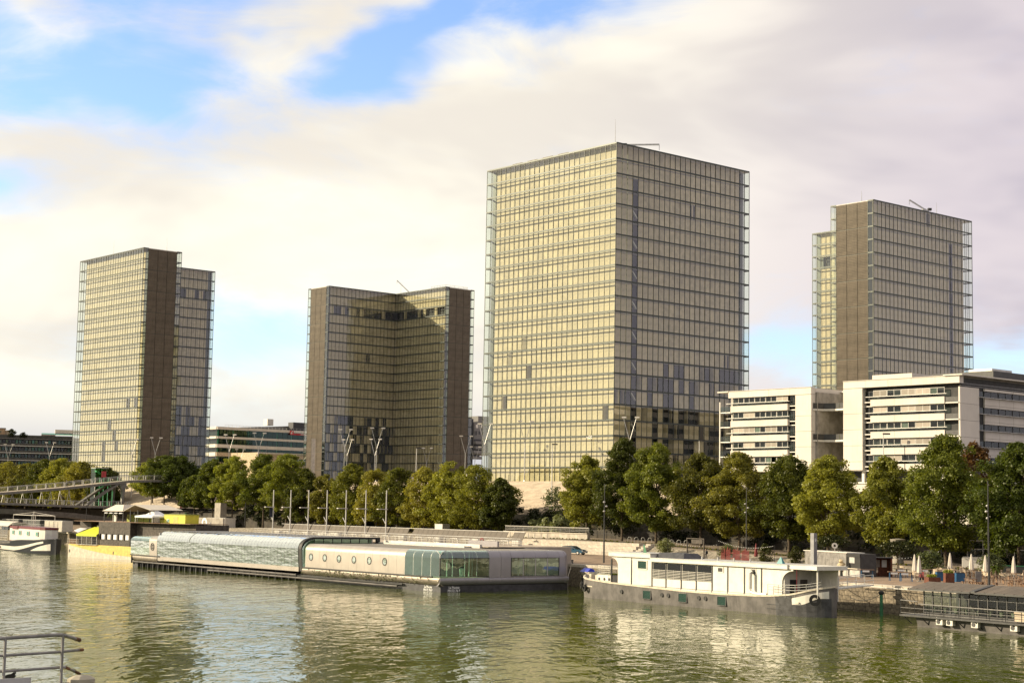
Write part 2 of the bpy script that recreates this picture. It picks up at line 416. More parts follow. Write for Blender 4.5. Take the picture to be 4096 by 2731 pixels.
ZP = interp([(-420,3.05),(-150,3.3),(-130,3.6),(-90,4.3),(-70,4.75),(-50,5.0),(60,5.0),(100,4.2),(120,3.1),(900,3.05)])
ST = [-420,-300,-260,-220,-190,-170,-160,-150,-140,-130,-120,-110,-105,-100,-95,-90,-85,-80,-76,-70,-62,-55,-50,-45,-42,-35,-28,-20,-10,0,15,30,45,60,80,100,110,120,130,145,160,200,260,330,420,900]
def strip(fa, fb, za, zb, ys=ST, sub=1):
    """sheet between two bank lines; heights given as functions or numbers"""
    g = lambda f, y: f(y) if callable(f) else f
    vs = []; fs = []
    for y in ys:
        for k in range(sub+1):
            t = k/sub
            vs.append((g(fa,y)*(1-t)+g(fb,y)*t, y, g(za,y)*(1-t)+g(zb,y)*t))
    n = sub+1
    for i in range(len(ys)-1):
        for k in range(sub):
            fs.append((i*n+k, i*n+k+1, (i+1)*n+k+1, (i+1)*n+k))
    m = MB(); m.add(vs, fs); return m

# water: one sheet
def water_material():
    m = bpy.data.materials.new('river_water'); m.use_nodes = True
    t = NT(m.node_tree); b = t.n['Principled BSDF']
    pos = t.node('ShaderNodeNewGeometry').outputs['Position']
    rot = t.mapping(pos, (1, 1, 1), (0, 0, 0), (0, 0, -0.72))
    sw = t.noise(t.mapping(rot, (0.10, 0.16, 1)), 1.0, 3, 0.55)           # broad calm and rough areas
    a = t.noise(t.mapping(rot, (0.42, 0.80, 1)), 1.0, 2, 0.5, 0.6)
    c = t.noise(t.mapping(rot, (1.2, 2.2, 1), (4, 1, 0)), 1.0, 2, 0.5, 0.4)
    e = t.noise(t.mapping(rot, (0.10, 0.24, 1), (9, 3, 0)), 1.0, 2, 0.5)
    h = t.math('ADD', t.math('MULTIPLY', a, 0.62), t.math('MULTIPLY', c, 0.10))
    h = t.math('MULTIPLY', h, t.math('MULTIPLY_ADD', t.ramp(sw, 0.3, 0.7), 0.7, 0.5))
    h = t.math('ADD', h, t.math('MULTIPLY', e, 0.45))
    bn = t.node('ShaderNodeBump'); bn.inputs['Strength'].default_value = 1.0; bn.inputs['Distance'].default_value = 0.17
    t.link(h, bn.inputs['Height']); t.link(bn.outputs[0], b.inputs['Normal'])
    col = t.mix(t.ramp(sw, 0.3, 0.7), (0.050, 0.066, 0.004), (0.075, 0.092, 0.008))
    t.link(col, b.inputs['Base Color'])
    b.inputs['Roughness'].default_value = 0.04; b.inputs['IOR'].default_value = 1.333
    b.inputs['Specular IOR Level'].default_value = 0.5; b.inputs['Specular Tint'].default_value = (0.96, 1.0, 0.70, 1)
    return m
wm = MB(); wm.add([(-2500,-2500,0),(400,-2500,0),(400,2500,0),(-2500,2500,0)], [(0,1,2,3)])
struct('water', wm, water_material(), fix=False)
rb = MB(); rb.add([(-2500,-2500,-4),(400,-2500,-4),(400,2500,-4),(-2500,2500,-4)], [(0,1,2,3)])
struct('river_bed', rb, 'earth', fix=False)

# lower quay, slope, path, planted bank, upper road and the ground out to the horizon
struct('lower_quay', strip(lambda y: XQ(y)+0.9, lambda y: XF(y)+0.05, 3.0, 3.0), 'asphalt')
struct('cobbled_slope', strip(XF, XT, 2.99, ZP), 'cobble')
struct('promenade_path', strip(lambda y: XT(y)-0.02, lambda y: XW(y)+0.02, lambda y: ZP(y)+0.004, lambda y: ZP(y)+0.1), 'path')
struct('grass_verge', strip(lambda y: XT(y)+3.2, lambda y: XT(y)+7.0, lambda y: ZP(y)+0.05, lambda y: ZP(y)+0.09, [y for y in ST if -170 <= y <= 60]), 'earth')
um = strip(XW, lambda y: XW(y)+0.35, lambda y: ZP(y)-0.1, lambda y: ZP(y)+1.5)
uw = MB()
for i in range(len(ST)-1):
    y0, y1 = ST[i], ST[i+1]; t0 = max(ZP(y0)+1.5, 7.9 if y0 >= 100 else 0); t1 = max(ZP(y1)+1.5, 7.9 if y1 >= 100 else 0)
    uw.hexa([(XW(y0),y0,2), (XW(y0)+0.4,y0,2), (XW(y1)+0.4,y1,2), (XW(y1),y1,2), (XW(y0),y0,t0), (XW(y0)+0.4,y0,t0), (XW(y1)+0.4,y1,t1), (XW(y1),y1,t1)])
uwall = uw.build('retaining_wall', 'bank_wall'); tag(uwall, 'long grey concrete retaining wall between the path and the upper road', 'wall')
ZU = interp([(-420,8.0),(-60,9.3),(900,9.3)])
struct('planted_bank', strip(lambda y: XW(y)+0.3, lambda y: XW(y)+4.0, lambda y: max(ZP(y)+1.4, 7.8 if y >= 100 else 0), ZU), 'earth')
struct('upper_road', strip(lambda y: XW(y)+3.98, lambda y: max(-20.0, XW(y)+10), lambda y: ZU(y)+0.01, lambda y: ZU(y)+0.01), 'road_asphalt')
gm = strip(lambda y: XW(y)+9.0, 3500, lambda y: ZU(y)-0.02, 9.28, [-2500]+ST+[3500]); struct('ground', gm, 'pale_stone')

# quay wall: stone courses, single blocks where they can be told apart
qw_ = thing('quay_wall', 'weathered stone quay wall along the water edge, stained green and brown', 'wall')
QB = MB()
for i in range(len(ST)-1):
    y0, y1 = ST[i], ST[i+1]
    QB.hexa([(XQ(y0)+0.12,y0,-3),(XQ(y0)+1.5,y0,-3),(XQ(y1)+1.5,y1,-3),(XQ(y1)+0.12,y1,-3),(XQ(y0)+0.12,y0,2.62),(XQ(y0)+1.5,y0,2.62),(XQ(y1)+1.5,y1,2.62),(XQ(y1)+0.12,y1,2.62)])
QB.build('backing', 'dark_stone', qw_)
def wall_dir(y): return atan2(-(XQ(y+1)-XQ(y-1)), 2.0)
rs = random.Random(3)
blk = [MB().box(-0.1, 0.25, -L/2, L/2, 0, 0.47).mesh('stone_block') for L in (0.80, 1.0, 1.22)]
cop = MB().box(-0.16, 0.95, -0.985, 0.985, 0, 0.38).mesh('coping_stone')
for me in blk: me.materials.append(M['dark_stone'])
cop.materials.append(M['pale_stone'])
restb = MB()
def course_blocks(y0, y1, z0, rows, single):
    for r in range(rows):
        y = y0 + rs.random()*0.6
        while y < y1:
            k = rs.randrange(3); L = (0.80, 1.0, 1.22)[k]; yc = y+L/2; off = rs.uniform(-0.03, 0.02)
            if single: inst('stone_block', blk[k], qw_, (XQ(yc)+0.02+off, yc, z0+r*0.5), wall_dir(yc))
            else:
                a = wall_dir(yc); c_, s_ = cos(a), sin(a)
                restb.add([(XQ(yc)+0.02+off+px*c_-py*s_, yc+px*s_+py*c_, z0+r*0.5+pz) for px, py, pz in
                           [(-.1,-L/2,0),(.25,-L/2,0),(.25,L/2,0),(-.1,L/2,0),(-.1,-L/2,.47),(.25,-L/2,.47),(.25,L/2,.47),(-.1,L/2,.47)]],
                          [(3,2,1,0),(4,5,6,7),(0,1,5,4),(1,2,6,5),(2,3,7,6),(3,0,4,7)])
            y += L+0.035
course_blocks(-176, -150, -0.35, 6, True)
course_blocks(-119, -101, -0.35, 6, True)
course_blocks(-200, -176.6, -0.35, 6, False); course_blocks(-149, -119.4, -0.35, 6, False); course_blocks(-100, 60, -0.35, 6, False)
tag(restb.build('stone_course', 'dark_stone', qw_, fix=False), kind='stuff')
y = -176.0
while y < -95:
    inst('coping_stone', cop, qw_, (XQ(y)+0.02, y, 2.64), wall_dir(y)); y += 2.0
cm = MB()
for i in range(len(ST)-1):
    for (y0, y1) in ((ST[i], ST[i+1]),):
        if y1 <= -177.0 or y0 >= -94.5:
            cm.hexa([(XQ(y0)-.12,y0,2.63),(XQ(y0)+.95,y0,2.63),(XQ(y1)+.95,y1,2.63),(XQ(y1)-.12,y1,2.63),(XQ(y0)-.12,y0,3.02),(XQ(y0)+.95,y0,3.02),(XQ(y1)+.95,y1,3.02),(XQ(y1)-.12,y1,3.02)])
cm.build('coping', 'pale_stone', qw_)

# stone seating tiers: blocks laid one by one
ti = thing('stone_tiers', 'wide pale stone seating steps rising from the quay behind the parked blue car', 'steps')
tb = [MB().box(-0.55, 1.25, -L/2, L/2, 0, 0.5).mesh('tier_block') for L in (1.1, 1.5, 1.9)]
for me in tb: me.materials.append(M['pale_stone'])
def XTI(y): return XF(y)-1.6
tdir = atan2(-(XF(-50)-XF(-74)), 24.0)
for r in range(4):
    y = -76.5+r*1.1
    while y < -36-r*1.5:
        k = rs.randrange(3); L = (1.1, 1.5, 1.9)[k]; yc = y+L/2
        inst('tier_block', tb[k], ti, (XTI(yc)+r*1.75+0.6, yc, 2.98+r*0.5+rs.uniform(0, .012)), tdir); y += L+0.03
fill = MB()
fill.prism([(XTI(-75)+7.4, -75), (XTI(-75)+9, -75), (XTI(-38)+9, -38), (XTI(-38)+7.4, -38)], 2.5, 4.92); fill.build('tier_backing', 'concrete', ti)
stp = MB().box(-0.7, 0.7, -0.6, 0.6, 0, 0.25).mesh('stair_block'); stp.materials.append(M['pale_stone'])
for (ys_, n) in ((-77.6, 8), (-46, 8)):
    for r in range(n): inst('stair_block', stp, ti, (XTI(ys_)+0.1+r*0.85, ys_+r*0.25, 2.98+r*0.25), tdir)

# esplanade with its timber steps
sp = MB(); N = 46; XS0, XS1 = -38.0, -12.5
prof = [(XS0, 9.0)]
for i in range(N):
    x = XS0+(XS1-XS0)*i/N; z0 = 9.25+(16.8-9.25)*i/N; z1 = 9.25+(16.8-9.25)*(i+1)/N
    prof += [(x, z0), (x, z1)]
prof += [(XS1, 16.8), (XS1, 9.0)]
sp.loft([[(x, -56, z) for x, z in prof], [(x, 330, z) for x, z in prof]])
struct('esplanade_steps', sp, 'deck_wood')
struct('esplanade', MB().box(-12.48, 200, -56, 340, 8.5, 16.8), 'deck_wood')
# ------------------------------------------------------------------ the four glass towers
P_, S_, D_, FH, NF = 1.8, 46.8, 14.4, 3.59, 22
LA, LB, EZ = 273.34, 144.85, 16.8
pane_me = MB().box(0.05, P_-0.05, -0.02, 0.02, 0.10, FH-0.10).mesh('pane'); pane_me.materials.append(M['tower_glass'])
shut_me = MB().box(-0.865, 0.865, -0.03, 0.03, 0.04, FH-0.13).mesh('shutter'); shut_me.materials.append(M['shutter_wood'])
def louvre_mesh(wd, ht):
    b = MB(); n = int(ht/0.42)
    for i in range(n):
        z = 0.06+i*ht/n; h = ht/n*0.86
        b.hexa([(0.07,-0.02,z),(wd-0.07,-0.02,z),(wd-0.07,0.14,z),(0.07,0.14,z),(0.07,-0.10,z+h),(wd-0.07,-0.10,z+h),(wd-0.07,0.14,z+h),(0.07,0.14,z+h)])
    me = b.mesh('louvre_panel'); me.materials.append(M['louvre_metal']); return me
louv_me = louvre_mesh(3.6, 2*FH-0.14)
def tower(label, cx, cy, sx, sy, seed):
    T = thing('library_tower', label, 'tower', (cx, cy, EZ), 0, 'four glass library towers')
    rn = random.Random(seed)
    G = lambda u, v: (sx*u, sy*v)
    # faces: start (u,v), end (u,v), outward normal (u,v), kind
    faces = [((0,0),(S_,0),(0,-1),'long'), ((S_,0),(S_,D_),(1,0),'end'), ((S_,D_),(D_,D_),(0,1),'inner'),
             ((D_,D_),(D_,S_),(1,0),'inner'), ((D_,S_),(0,S_),(0,1),'end'), ((0,S_),(0,0),(-1,0),'long')]
    poly = [(0,0),(S_,0),(S_,D_),(D_,D_),(D_,S_),(0,S_)]
    def inset(k): return [(k,k),(S_-k,k),(S_-k,D_-k),(D_-k,D_-k),(D_-k,S_-k),(k,S_-k)]
    def gp(pl): return [G(*q) for q in pl]
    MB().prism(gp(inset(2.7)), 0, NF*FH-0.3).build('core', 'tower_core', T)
    for i in range(NF):
        MB().prism(gp(inset(1.55)), i*FH-0.10, i*FH+0.02).build('floor_slab', 'slab_edge', T)
    rf = MB().prism(gp(inset(-0.06)), NF*FH-0.14, NF*FH+0.10).build('roof', 'roof_light', T)
    MB().prism(gp(inset(5.0)), NF*FH+0.1, NF*FH+0.5).build('roof_deck', 'roof_membrane', rf)
    frame = MB(); panes = []; shuts = []; louv = []
    camL = Vector((CAM.x-cx, CAM.y-cy, CAM.z-EZ))
    for (a, b, n, kind) in faces:
        A = Vector((*G(*a), 0)); B = Vector((*G(*b), 0)); Nn = Vector((sx*n[0], sy*n[1], 0)); t = (B-A).normalized()
        nb = round((B-A).length/P_); rz = atan2(t.y, t.x); see = (camL-A).dot(Nn) > 0
        if kind == 'inner': pass
        for k in range(nb+1):                                  # mullions
            if kind == 'end' and 1 < k < nb-1: continue
            p = A+t*(k*P_)+Nn*0.05
            w_ = t*0.04; dd = Nn*0.06
            frame.hexa([p-w_-dd, p+w_-dd, p+w_+dd, p-w_+dd]+[q+Vector((0,0,NF*FH)) for q in (p-w_-dd, p+w_-dd, p+w_+dd, p-w_+dd)])
        for i in range(NF+1):                                  # transoms
            if kind == 'end':
                segs = ((0, P_), (nb*P_-P_, nb*P_))
            else: segs = ((0, nb*P_),)
            for s0, s1 in segs:
                frame.beam(A+t*s0+Nn*0.06+Vector((0,0,i*FH)), A+t*s1+Nn*0.06+Vector((0,0,i*FH)), 0.16, 0.34)
        for i in range(NF):
            for k in range(nb):
                if kind == 'end' and 0 < k < nb-1: continue
                p = A+t*(k*P_)+Vector((0,0,i*FH)); panes.append(((p+t*0.9+Vector((cx,cy,EZ+1.8))-CAM).length if see else 1e6, p, rz+rn.gauss(0, .008)))
        if kind == 'end':
            if see:
                for i in range(NF//2):
                    for k in range(3): louv.append((A+t*(P_+k*3.6)+Vector((0,0,i*2*FH+0.03))-Nn*0.02, rz, Nn))
            q = MB(); c0 = A+t*(P_+0.02)-Nn*0.16; c1 = A+t*(nb*P_-P_-0.02)-Nn*0.16; dd = Nn*2.6
            q.hexa([c0, c1, c1-dd, c0-dd]+[v+Vector((0,0,NF*FH-0.2)) for v in (c0, c1, c1-dd, c0-dd)]); q.build('service_shaft', 'mullion_metal', T)
        # timber shutters stand one bay behind the glass
        off = 1.8; s0 = 1 if kind != 'inner' else -1; ns = nb-2 if kind == 'long' else (nb if kind == 'inner' else 0)
        if kind == 'inner' and a == (S_, D_): s0 = 1
        for i in range(NF):
            for k in range(ns):
                c = A+t*((s0+k)*P_+0.9)-Nn*off+Vector((0,0,i*FH))
                sc = 1.0; ang = rz; gone = False
                office = i < 8
                if kind == 'long' and a == (0,0) and k == 3 and i < 20 and see: gone = True
                if office:
                    r = rn.random()
                    lit = abs(Nn.x) > .5
                    if r < (0.035 if lit else 0.24): ang += radians(rn.choice((70, 80, 90, 60)))
                    elif r < (0.0 if lit else (0.26 if kind == 'long' and k < 6 else 0.60)): gone = True
                elif rn.random() < 0.003: ang += radians(rn.choice((30, 75)))
                if kind == 'inner' and i == 19:                # reading floor: half the shutters are folded away
                    if rn.random() < 0.6: gone = True
                if not gone: shuts.append(((c+Vector((cx,cy,EZ))-CAM).length if see else 1e6, c, ang))
    fo = frame.build('window_frame', 'mullion_metal', T, fix=False)
    for lst, me, nm in ((panes, pane_me, 'pane'), (shuts, shut_me, 'shutter')):
        lst.sort(key=lambda q: q[0])
        for q in lst[:300]: inst(nm, me, T, q[1], q[2])
        src = [tuple(v.co) for v in me.vertices]; fs = [tuple(p.vertices) for p in me.polygons]; b = MB()
        for q in lst[300:]:
            c_, s_ = cos(q[2]), sin(q[2])
            b.add([(q[1].x+x*c_-y*s_, q[1].y+x*s_+y*c_, q[1].z+z) for x, y, z in src], fs)
        o = b.build(nm, me.materials[0], T, fix=False); tag(o, kind='stuff')
    for p, rz, Nn in louv:
        # panel faces outward: local -y is outward
        ang = atan2(Nn.y, Nn.x)+pi/2
        tt = Vector((cos(ang), sin(ang), 0)); A2 = p
        e = p + (Vector((cos(rz), sin(rz), 0))*3.6 if tt.dot(Vector((cos(rz), sin(rz), 0))) < 0 else Vector((0,0,0)))
        inst('louvre_panel', louv_me, T, e, ang)
    return T
T1 = tower('nearest and tallest-looking glass tower, its sunlit and shaded facades meeting at a sharp corner', 0, 0, 1, 1, 11)
T3 = tower('leftmost glass tower with bright left facade and dark louvred end wall', 0, LA, 1, -1, 12)
T2 = tower('farthest glass tower opening towards the viewer like a book, between two louvred ends', LB, LA, -1, -1, 13)
T4 = tower('rightmost glass tower behind the white apartments with a wide louvred end wall', LB, 0, -1, 1, 14)
ZT = NF*FH+EZ
# stair flights glimpsed behind the open bay of the nearest tower
for i in range(9):
    z = i*2*FH+5
    MB().beam((4*P_+0.95+0.9, 2.2, z), (4*P_-0.55+0.9, 2.2, z+1.7), 0.5, 0.28).build('stair_flight', 'galv', T1)
def mast(x, y, h, label):
    b = MB(); b.tube([(0,0,0),(0,0,h*0.6),(0,0,h)], [0.09,0.06,0.03], 5); b.box(-.25,.25,-.25,.25,0,.12)
    o = b.build('roof_mast', 'steel'); o.location = (x, y, ZT+0.08); tag(o, label, 'mast', 'lightning masts on tower roofs')
mast(2, 2.6, 6.2, 'thin lightning mast at the front corner of the nearest tower roof')
mast(1.5, LA-22, 5.5, 'thin lightning mast above the bright facade of the leftmost tower')
mast(9, LA-46, 4.5, 'thin lightning mast above the dark louvred end of the leftmost tower')
mast(LB-10, LA-12, 5.5, 'thin lightning mast near the crane on the farthest tower')
mast(3, LB*0+40, 0.1, 'x') if False else None
mast(LB-13, 3, 4.2, 'thin lightning mast on the roof edge of the rightmost tower')
mast(LB-44, 6, 3.6, 'thin lightning mast over the louvred end of the rightmost tower')
def crane(name, label, loc, rz, tilt, L):
    t = thing(name, label, 'crane', loc, rz, 'facade maintenance cranes on tower roofs')
    MB().box(-1.1,1.1,-.8,.8,0,.35).box(-.5,.5,-.5,.5,.35,1.3).build('carriage', 'steel', t)
    e = (L*cos(tilt), 0, 1.3+L*sin(tilt)); k = (-1.6*cos(tilt), 0, 1.3-1.6*sin(tilt))
    MB().beam(k, e, 0.32, 0.36).build('boom', 'steel', t)
    MB().box(-2.2,-1.2,-.4,.4,.9,1.6).build('counterweight', 'dark_metal', t)
    MB().tube([e, (e[0], 0, e[2]-1.4)], 0.05, 4).build('hoist_cable', 'dark_metal', t)
crane('roof_crane', 'grey maintenance crane with level boom on the nearest tower roof', (8.5, 3.5, ZT+.1), -0.75, 0.02, 6.5)
crane('roof_crane', 'grey maintenance crane with raised boom on the farthest tower roof', (LB-7, LA-14, ZT+.1), 2.2, 0.75, 7.5)
crane('roof_crane', 'small maintenance crane with slanted boom on the rightmost tower roof', (LB-20, 2.4, ZT+.1), 2.6, 0.5, 5)
for i in range(4):
    t = MB(); t.box(0, 2.2, -1.6, 1.6, 0, 0.30); t.box(-.2, 2.4, -1.8, 1.8, 0.30, 0.38)
    o = t.build('roof_hatch', 'concrete'); o.location = (0.6, 19+5.6*i, ZT+0.1)
    tag(o, 'low flat hatch, '+('first','second','third','fourth')[i]+' from the corner, on the left roof edge of the nearest tower', 'roof hatch', 'hatches on the nearest tower roof')
g = thing('roof_railing', 'light guard railing around the right wing roof of the farthest tower', 'railing', (LB-38, LA-14, ZT+.1)) if False else None
rr = MB()
for (a, b) in (((LB-2, LA-45), (LB-13, LA-45)), ((LB-2, LA-45), (LB-2, LA-36)), ((LB-13, LA-45), (LB-13, LA-36))):
    for z in (0.6, 1.2): rr.tube([(a[0], a[1], ZT+z), (b[0], b[1], ZT+z)], 0.05, 4)
    for k in range(6): rr.tube([(a[0]+(b[0]-a[0])*k/5, a[1]+(b[1]-a[1])*k/5, ZT), (a[0]+(b[0]-a[0])*k/5, a[1]+(b[1]-a[1])*k/5, ZT+1.2)], 0.05, 4)
tag(rr.build('roof_railing', 'steel'), 'light guard railing on the right wing roof of the farthest tower', 'railing')
# totem banner on the left end of the farthest tower
tot = thing('banner_totem', 'tall narrow pale yellow banner standing before the farthest tower left end', 'banner', (69.1, 224.0, EZ))
MB().box(-.8, .8, -.25, .25, 2.4, 17.5).build('banner_panel', 'yellow_paint' if False else 'cream_hull', tot)
MB().box(-.2, .2, -.2, .2, 0, 3.2).build('post', 'dark_metal', tot)
text('lettering', 'votre bibliothèque' if False else 'vot', 1.5, 'letter_white', T1, (-0.12, 8.0, 10.2-3*0.0), (pi/2, 0, -pi/2), 0.02)
# ------------------------------------------------------------------ white apartment blocks on the right
def facade_window(par, x, y, z, wd, ht, kind, rn):
    """window facing -X: frame box set in the band, glass or blind in front of a dark room; y is its left end, runs to -Y"""
    wdw = one('window', 'white_paint' if kind != 'stair' else 'dark_metal', par,
              (x, x+.1, y-0.05, y, z, z+ht), (x, x+.1, y-wd, y-wd+0.05, z, z+ht), (x, x+.1, y-wd+.05, y-.05, z, z+.05), (x, x+.1, y-wd+.05, y-.05, z+ht-.06, z+ht),
              (x, x+.1, y-wd*0.5-.03, y-wd*.5+.03, z+.05, z+ht-.06))
    one('pane', 'window_glass', wdw, (x+.04, x+.06, y-wd+.05, y-.05, z+.05, z+ht-.06))
    if kind == 'blind':
        dr = 1.0
        one('blind', 'blind', wdw, (x+.01, x+.03, y-wd+.06, y-.06, z+.06, z+ht-.07))
    elif kind == 'half':
        one('blind', 'blind', wdw, (x+.08, x+.10, y-wd*.5+.03, y-.06, z+.06, z+ht-.07))
    return wdw
FLZ = [30.2-2.7*i for i in range(5)]
def apartment(label, Y0, Y1, top, wall_left, win0, win1, nwin, wall_right, x0, depth, seed, stair=None):
    rn = random.Random(seed)
    A = thing('apartment_building', label, 'building', (0, 0, 0), 0, 'white riverside apartment blocks')
    X0, X1 = x0, x0+depth
    one('inner_wall', 'room_dark', A, (X0+1.2, X1, Y1+0.4, Y0-0.4, 17.9, top-0.3))
    one('roof', 'roof_membrane', A, (X0+0.25, X1-.2, Y1+0.25, Y0-0.25, top-0.3, top-0.05))
    # big wall panels with open joints, storey by storey
    zs = [17.9, 19.35, 22.05, 24.75, 27.45, top-1.25]
    for (a, b) in ((wall_left, None), (wall_right, None)):
        if not a: continue
        ya, yb = a
        for i in range(len(zs)-1):
            one('wall_panel', 'white_wall', A, (X0, X0+1.15, yb, ya, zs[i]+.02, zs[i+1]-.02))
    edge = [Y0]; n = max(2, round((Y0-Y1)/5.0))
    for i in range(n):
        ya = Y0-(Y0-Y1)*i/n; yb = Y0-(Y0-Y1)*(i+1)/n
        one('wall_panel', 'white_wall', A, (X0, X0+1.15, yb+.02, ya-.02, top-1.2, top))
    one('roof_edge', 'white_wall', A, (X0-.12, X0+1.2, Y1, Y0, top+.0, top+.07))
    wd = (win0-win1)/nwin
    for i, z in enumerate(FLZ):
        hw = 1.05
        for k in range(nwin):
            kind = rn.choice(('blind', 'open', 'open', 'half', 'open', 'open', 'blind'))
            facade_window(A, X0+0.42, win0-k*wd-.04, z, wd-.08, hw, kind, rn)
        one('low_light', 'window_glass', A, (X0+.46, X0+.5, win1, win0, z-.45, z-.06))
        one('sunshade', 'galv', A, (X0-.45, X0-.05, win1-.9, win0+.9, z-.10, z-.02))
        for k in range(nwin+1):
            one('bracket', 'dark_metal', A, (X0-.4, X0+.42, win0-k*wd-.04, win0-k*wd+.04, z-.20, z-.11))
        for k in range(3):
            ya = win0+.25-(win0-win1+.5)*k/3; yb = win0+.25-(win0-win1+.5)*(k+1)/3
            one('spandrel', 'white_wall', A, (X0-.02, X0+.6, yb+.015, ya-.015, z-1.62, z-.5))
        one('floor_slab', 'white_paint', A, (X0+.5, X0+1.3, Y1+.1, Y0-.1, z-1.66, z-1.5))
    if stair:
        ya, yb = stair
        for i, z in enumerate(FLZ):
            facade_window(A, X0+.75, ya-.05, z-.6, ya-yb-.1, 1.55, 'stair', rn)
            one('landing', 'white_paint', A, (X0+.3, X0+1.2, yb, ya, z-.98, z-.82))
    return A
HB = apartment('white apartment block nearer the glass tower, with balconies at its left end', -68.4, -87.5, 32.4, None, -69.2, -82.0, 5, (-84.0, -87.5), -38, 16, 5, stair=(-82.1, -83.9))
# balcony rack at the left end of the first block
for i, z in enumerate(FLZ):
    one('balcony', 'galv', HB, (-37.4, -35.6, -68.3, -65.9, z-1.66, z-1.5))
    one('balcony_rail', 'window_glass', HB, (-37.4, -37.36, -68.3, -65.9, z-1.5, z-.5))
one('balcony_post', 'white_paint', HB, (-37.45, -37.25, -65.95, -65.75, 17.0, 30.6))
one('roof_canopy', 'white_wall', HB, (-38.1, -30, -68.4, -65.8, 32.25, 32.48))
one('side_wall', 'white_wall', HB, (-36.8, -22, -68.4, -68.1, 17.9, 32.2))
one('side_wall', 'white_wall', HB, (-36.8, -22, -87.5, -87.2, 17.9, 32.3))
HC = apartment('larger white apartment block at the right edge with open corner balconies', -94.4, -117.5, 33.0, (-94.4, -98.4), -100.3, -114.4, 5, None, -38, 30, 6, stair=(-98.5, -100.1))
one('side_wall', 'white_wall', HC, (-36.8, -8, -94.7, -94.4, 17.9, 32.9))
for i, z in enumerate(FLZ):
    one('balcony', 'white_paint', HC, (-37.9, -35.0, -117.4, -114.5, z-1.62, z-1.45))
    one('balcony_rail', 'dark_metal', HC, (-37.88, -37.84, -117.3, -114.5, z-1.45, z-.6))
    one('balcony_back', 'room_dark', HC, (-35.0, -34.9, -117.4, -114.5, z-1.45, z+1.0))
# shaded flank facing the viewer's right
for i in range(6):
    z0 = 17.9 if i == 0 else FLZ[5-i]-1.62 if i < 6 else 0
for i, z in enumerate(FLZ):
    one('wall_panel', 'white_wall', HC, (-37.9, -32.5, -117.5, -117.2, z-2.25+.02 if i == 4 else z-1.68+.02, z+1.02-.02))
    top = z+1.02
    wdw = one('window', 'dark_metal', HC, (-32.4, -31.2, -117.32, -117.22, z-.35, z+.6))
    one('pane', 'window_glass', wdw, (-32.35, -31.25, -117.35, -117.33, z-.3, z+.55))
    for k in range(5):
        a = -30.8+k*4.2
        wdw = one('window', 'dark_metal', HC, (a, a+4.05, -117.34, -117.24, z-.35, z-.3), (a, a+4.05, -117.34, -117.24, z+.55, z+.6), (a, a+.06, -117.34, -117.24, z-.3, z+.55), (a+2, a+2.06, -117.34, -117.24, z-.3, z+.55), (a+3.99, a+4.05, -117.34, -117.24, z-.3, z+.55))
        one('pane', 'window_glass', wdw, (a+.06, a+3.99, -117.3, -117.28, z-.3, z+.55))
        one('wall_panel', 'white_wall', HC, (a-.05, a+4.1, -117.5, -117.2, z-1.66 if i < 4 else z-2.2, z-.5))
        one('wall_panel', 'white_wall', HC, (a-.05, a+4.1, -117.5, -117.2, z+.64, z+1.0))
    one('sunshade', 'galv', HC, (-32.6, -10, -117.9, -117.52, z-.48, z-.4))
one('flank_core', 'room_dark', HC, (-36.6, -8.2, -116.9, -116.2, 17.9, 32.5))
one('penthouse_wall', 'louvre_metal', HC, (-36.6, -8.2, -116.85, -116.6, 31.2, 32.9))
for k in range(6):
    one('penthouse_window', 'office_glass', HC, (-34.6+k*3.2, -33.9+k*3.2, -116.95, -116.88, 31.3, 32.7))
one('roof_canopy', 'white_wall', HC, (-38.3, -8, -118.2, -114.6, 33.0, 33.2))
one('roof_box', 'white_wall', HC, (-36, -30, -107, -99, 33.1, 34.0))
one('plant_room', 'dark_metal', HC, (-26, -12, -116, -104, 33.2, 34.6))
one('plant_room', 'galv', HC, (-24, -18, -114.5, -110, 34.6, 35.2))
one('terrace_rail', 'steel', HC, (-37.8, -8, -117.46, -117.42, 31.75, 31.8), (-37.8, -8, -117.46, -117.42, 31.4, 31.44))
# recessed court between the blocks
RC = thing('linking_galleries', 'shadowed recess with curved balcony galleries between the two white blocks', 'gallery')
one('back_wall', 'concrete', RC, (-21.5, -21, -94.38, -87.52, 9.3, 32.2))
one('shaded_wall', 'concrete', RC, (-36.8, -21.5, -87.9, -87.55, 17.9, 31.6))  # both court walls: recess shade put into a grey colour, not the blocks' white
one('shade_roof', 'white_paint', RC, (-30, -21.5, -94.38, -87.52, 31.9, 32.1))  # roof added over the court to keep daylight out of it
for z in (28.35, 22.95, 17.6):
    b = MB(); pts = [(-37.6,-87.55),(-35.6,-88.3),(-35.0,-90.4),(-35.6,-92.8),(-37.4,-94.35),(-21.5,-94.35),(-21.5,-87.55)]
    b.prism(pts, z, z+.32); b.build('gallery_floor', 'white_paint', RC)
    q = MB()
    for i in range(4): q.beam((pts[i][0]+.1, pts[i][1], z+.85), (pts[i+1][0]+.1, pts[i+1][1], z+.85), .05, .95)
    q.build('gallery_rail', 'dark_metal', RC)
    for yy_ in (-88.3, -93.4):
        wdw = one('window', 'white_paint', RC, (-21.7, -21.6, yy_-.6, yy_+.6, z+.4, z+2.4)); one('pane', 'office_glass', wdw, (-21.74, -21.71, yy_-.5, yy_+.5, z+.5, z+2.3))
    one('planting', 'leaf_dark', RC, (-35.2, -34.8, -93.6, -91.4, z+.35, z+1.25))
PD = thing('podium_wall', 'long white podium wall under the apartment blocks, half hidden by trees', 'wall')
one('wall', 'white_wall', PD, (-39.6, -39.2, -260, -60, 9, 15.6))
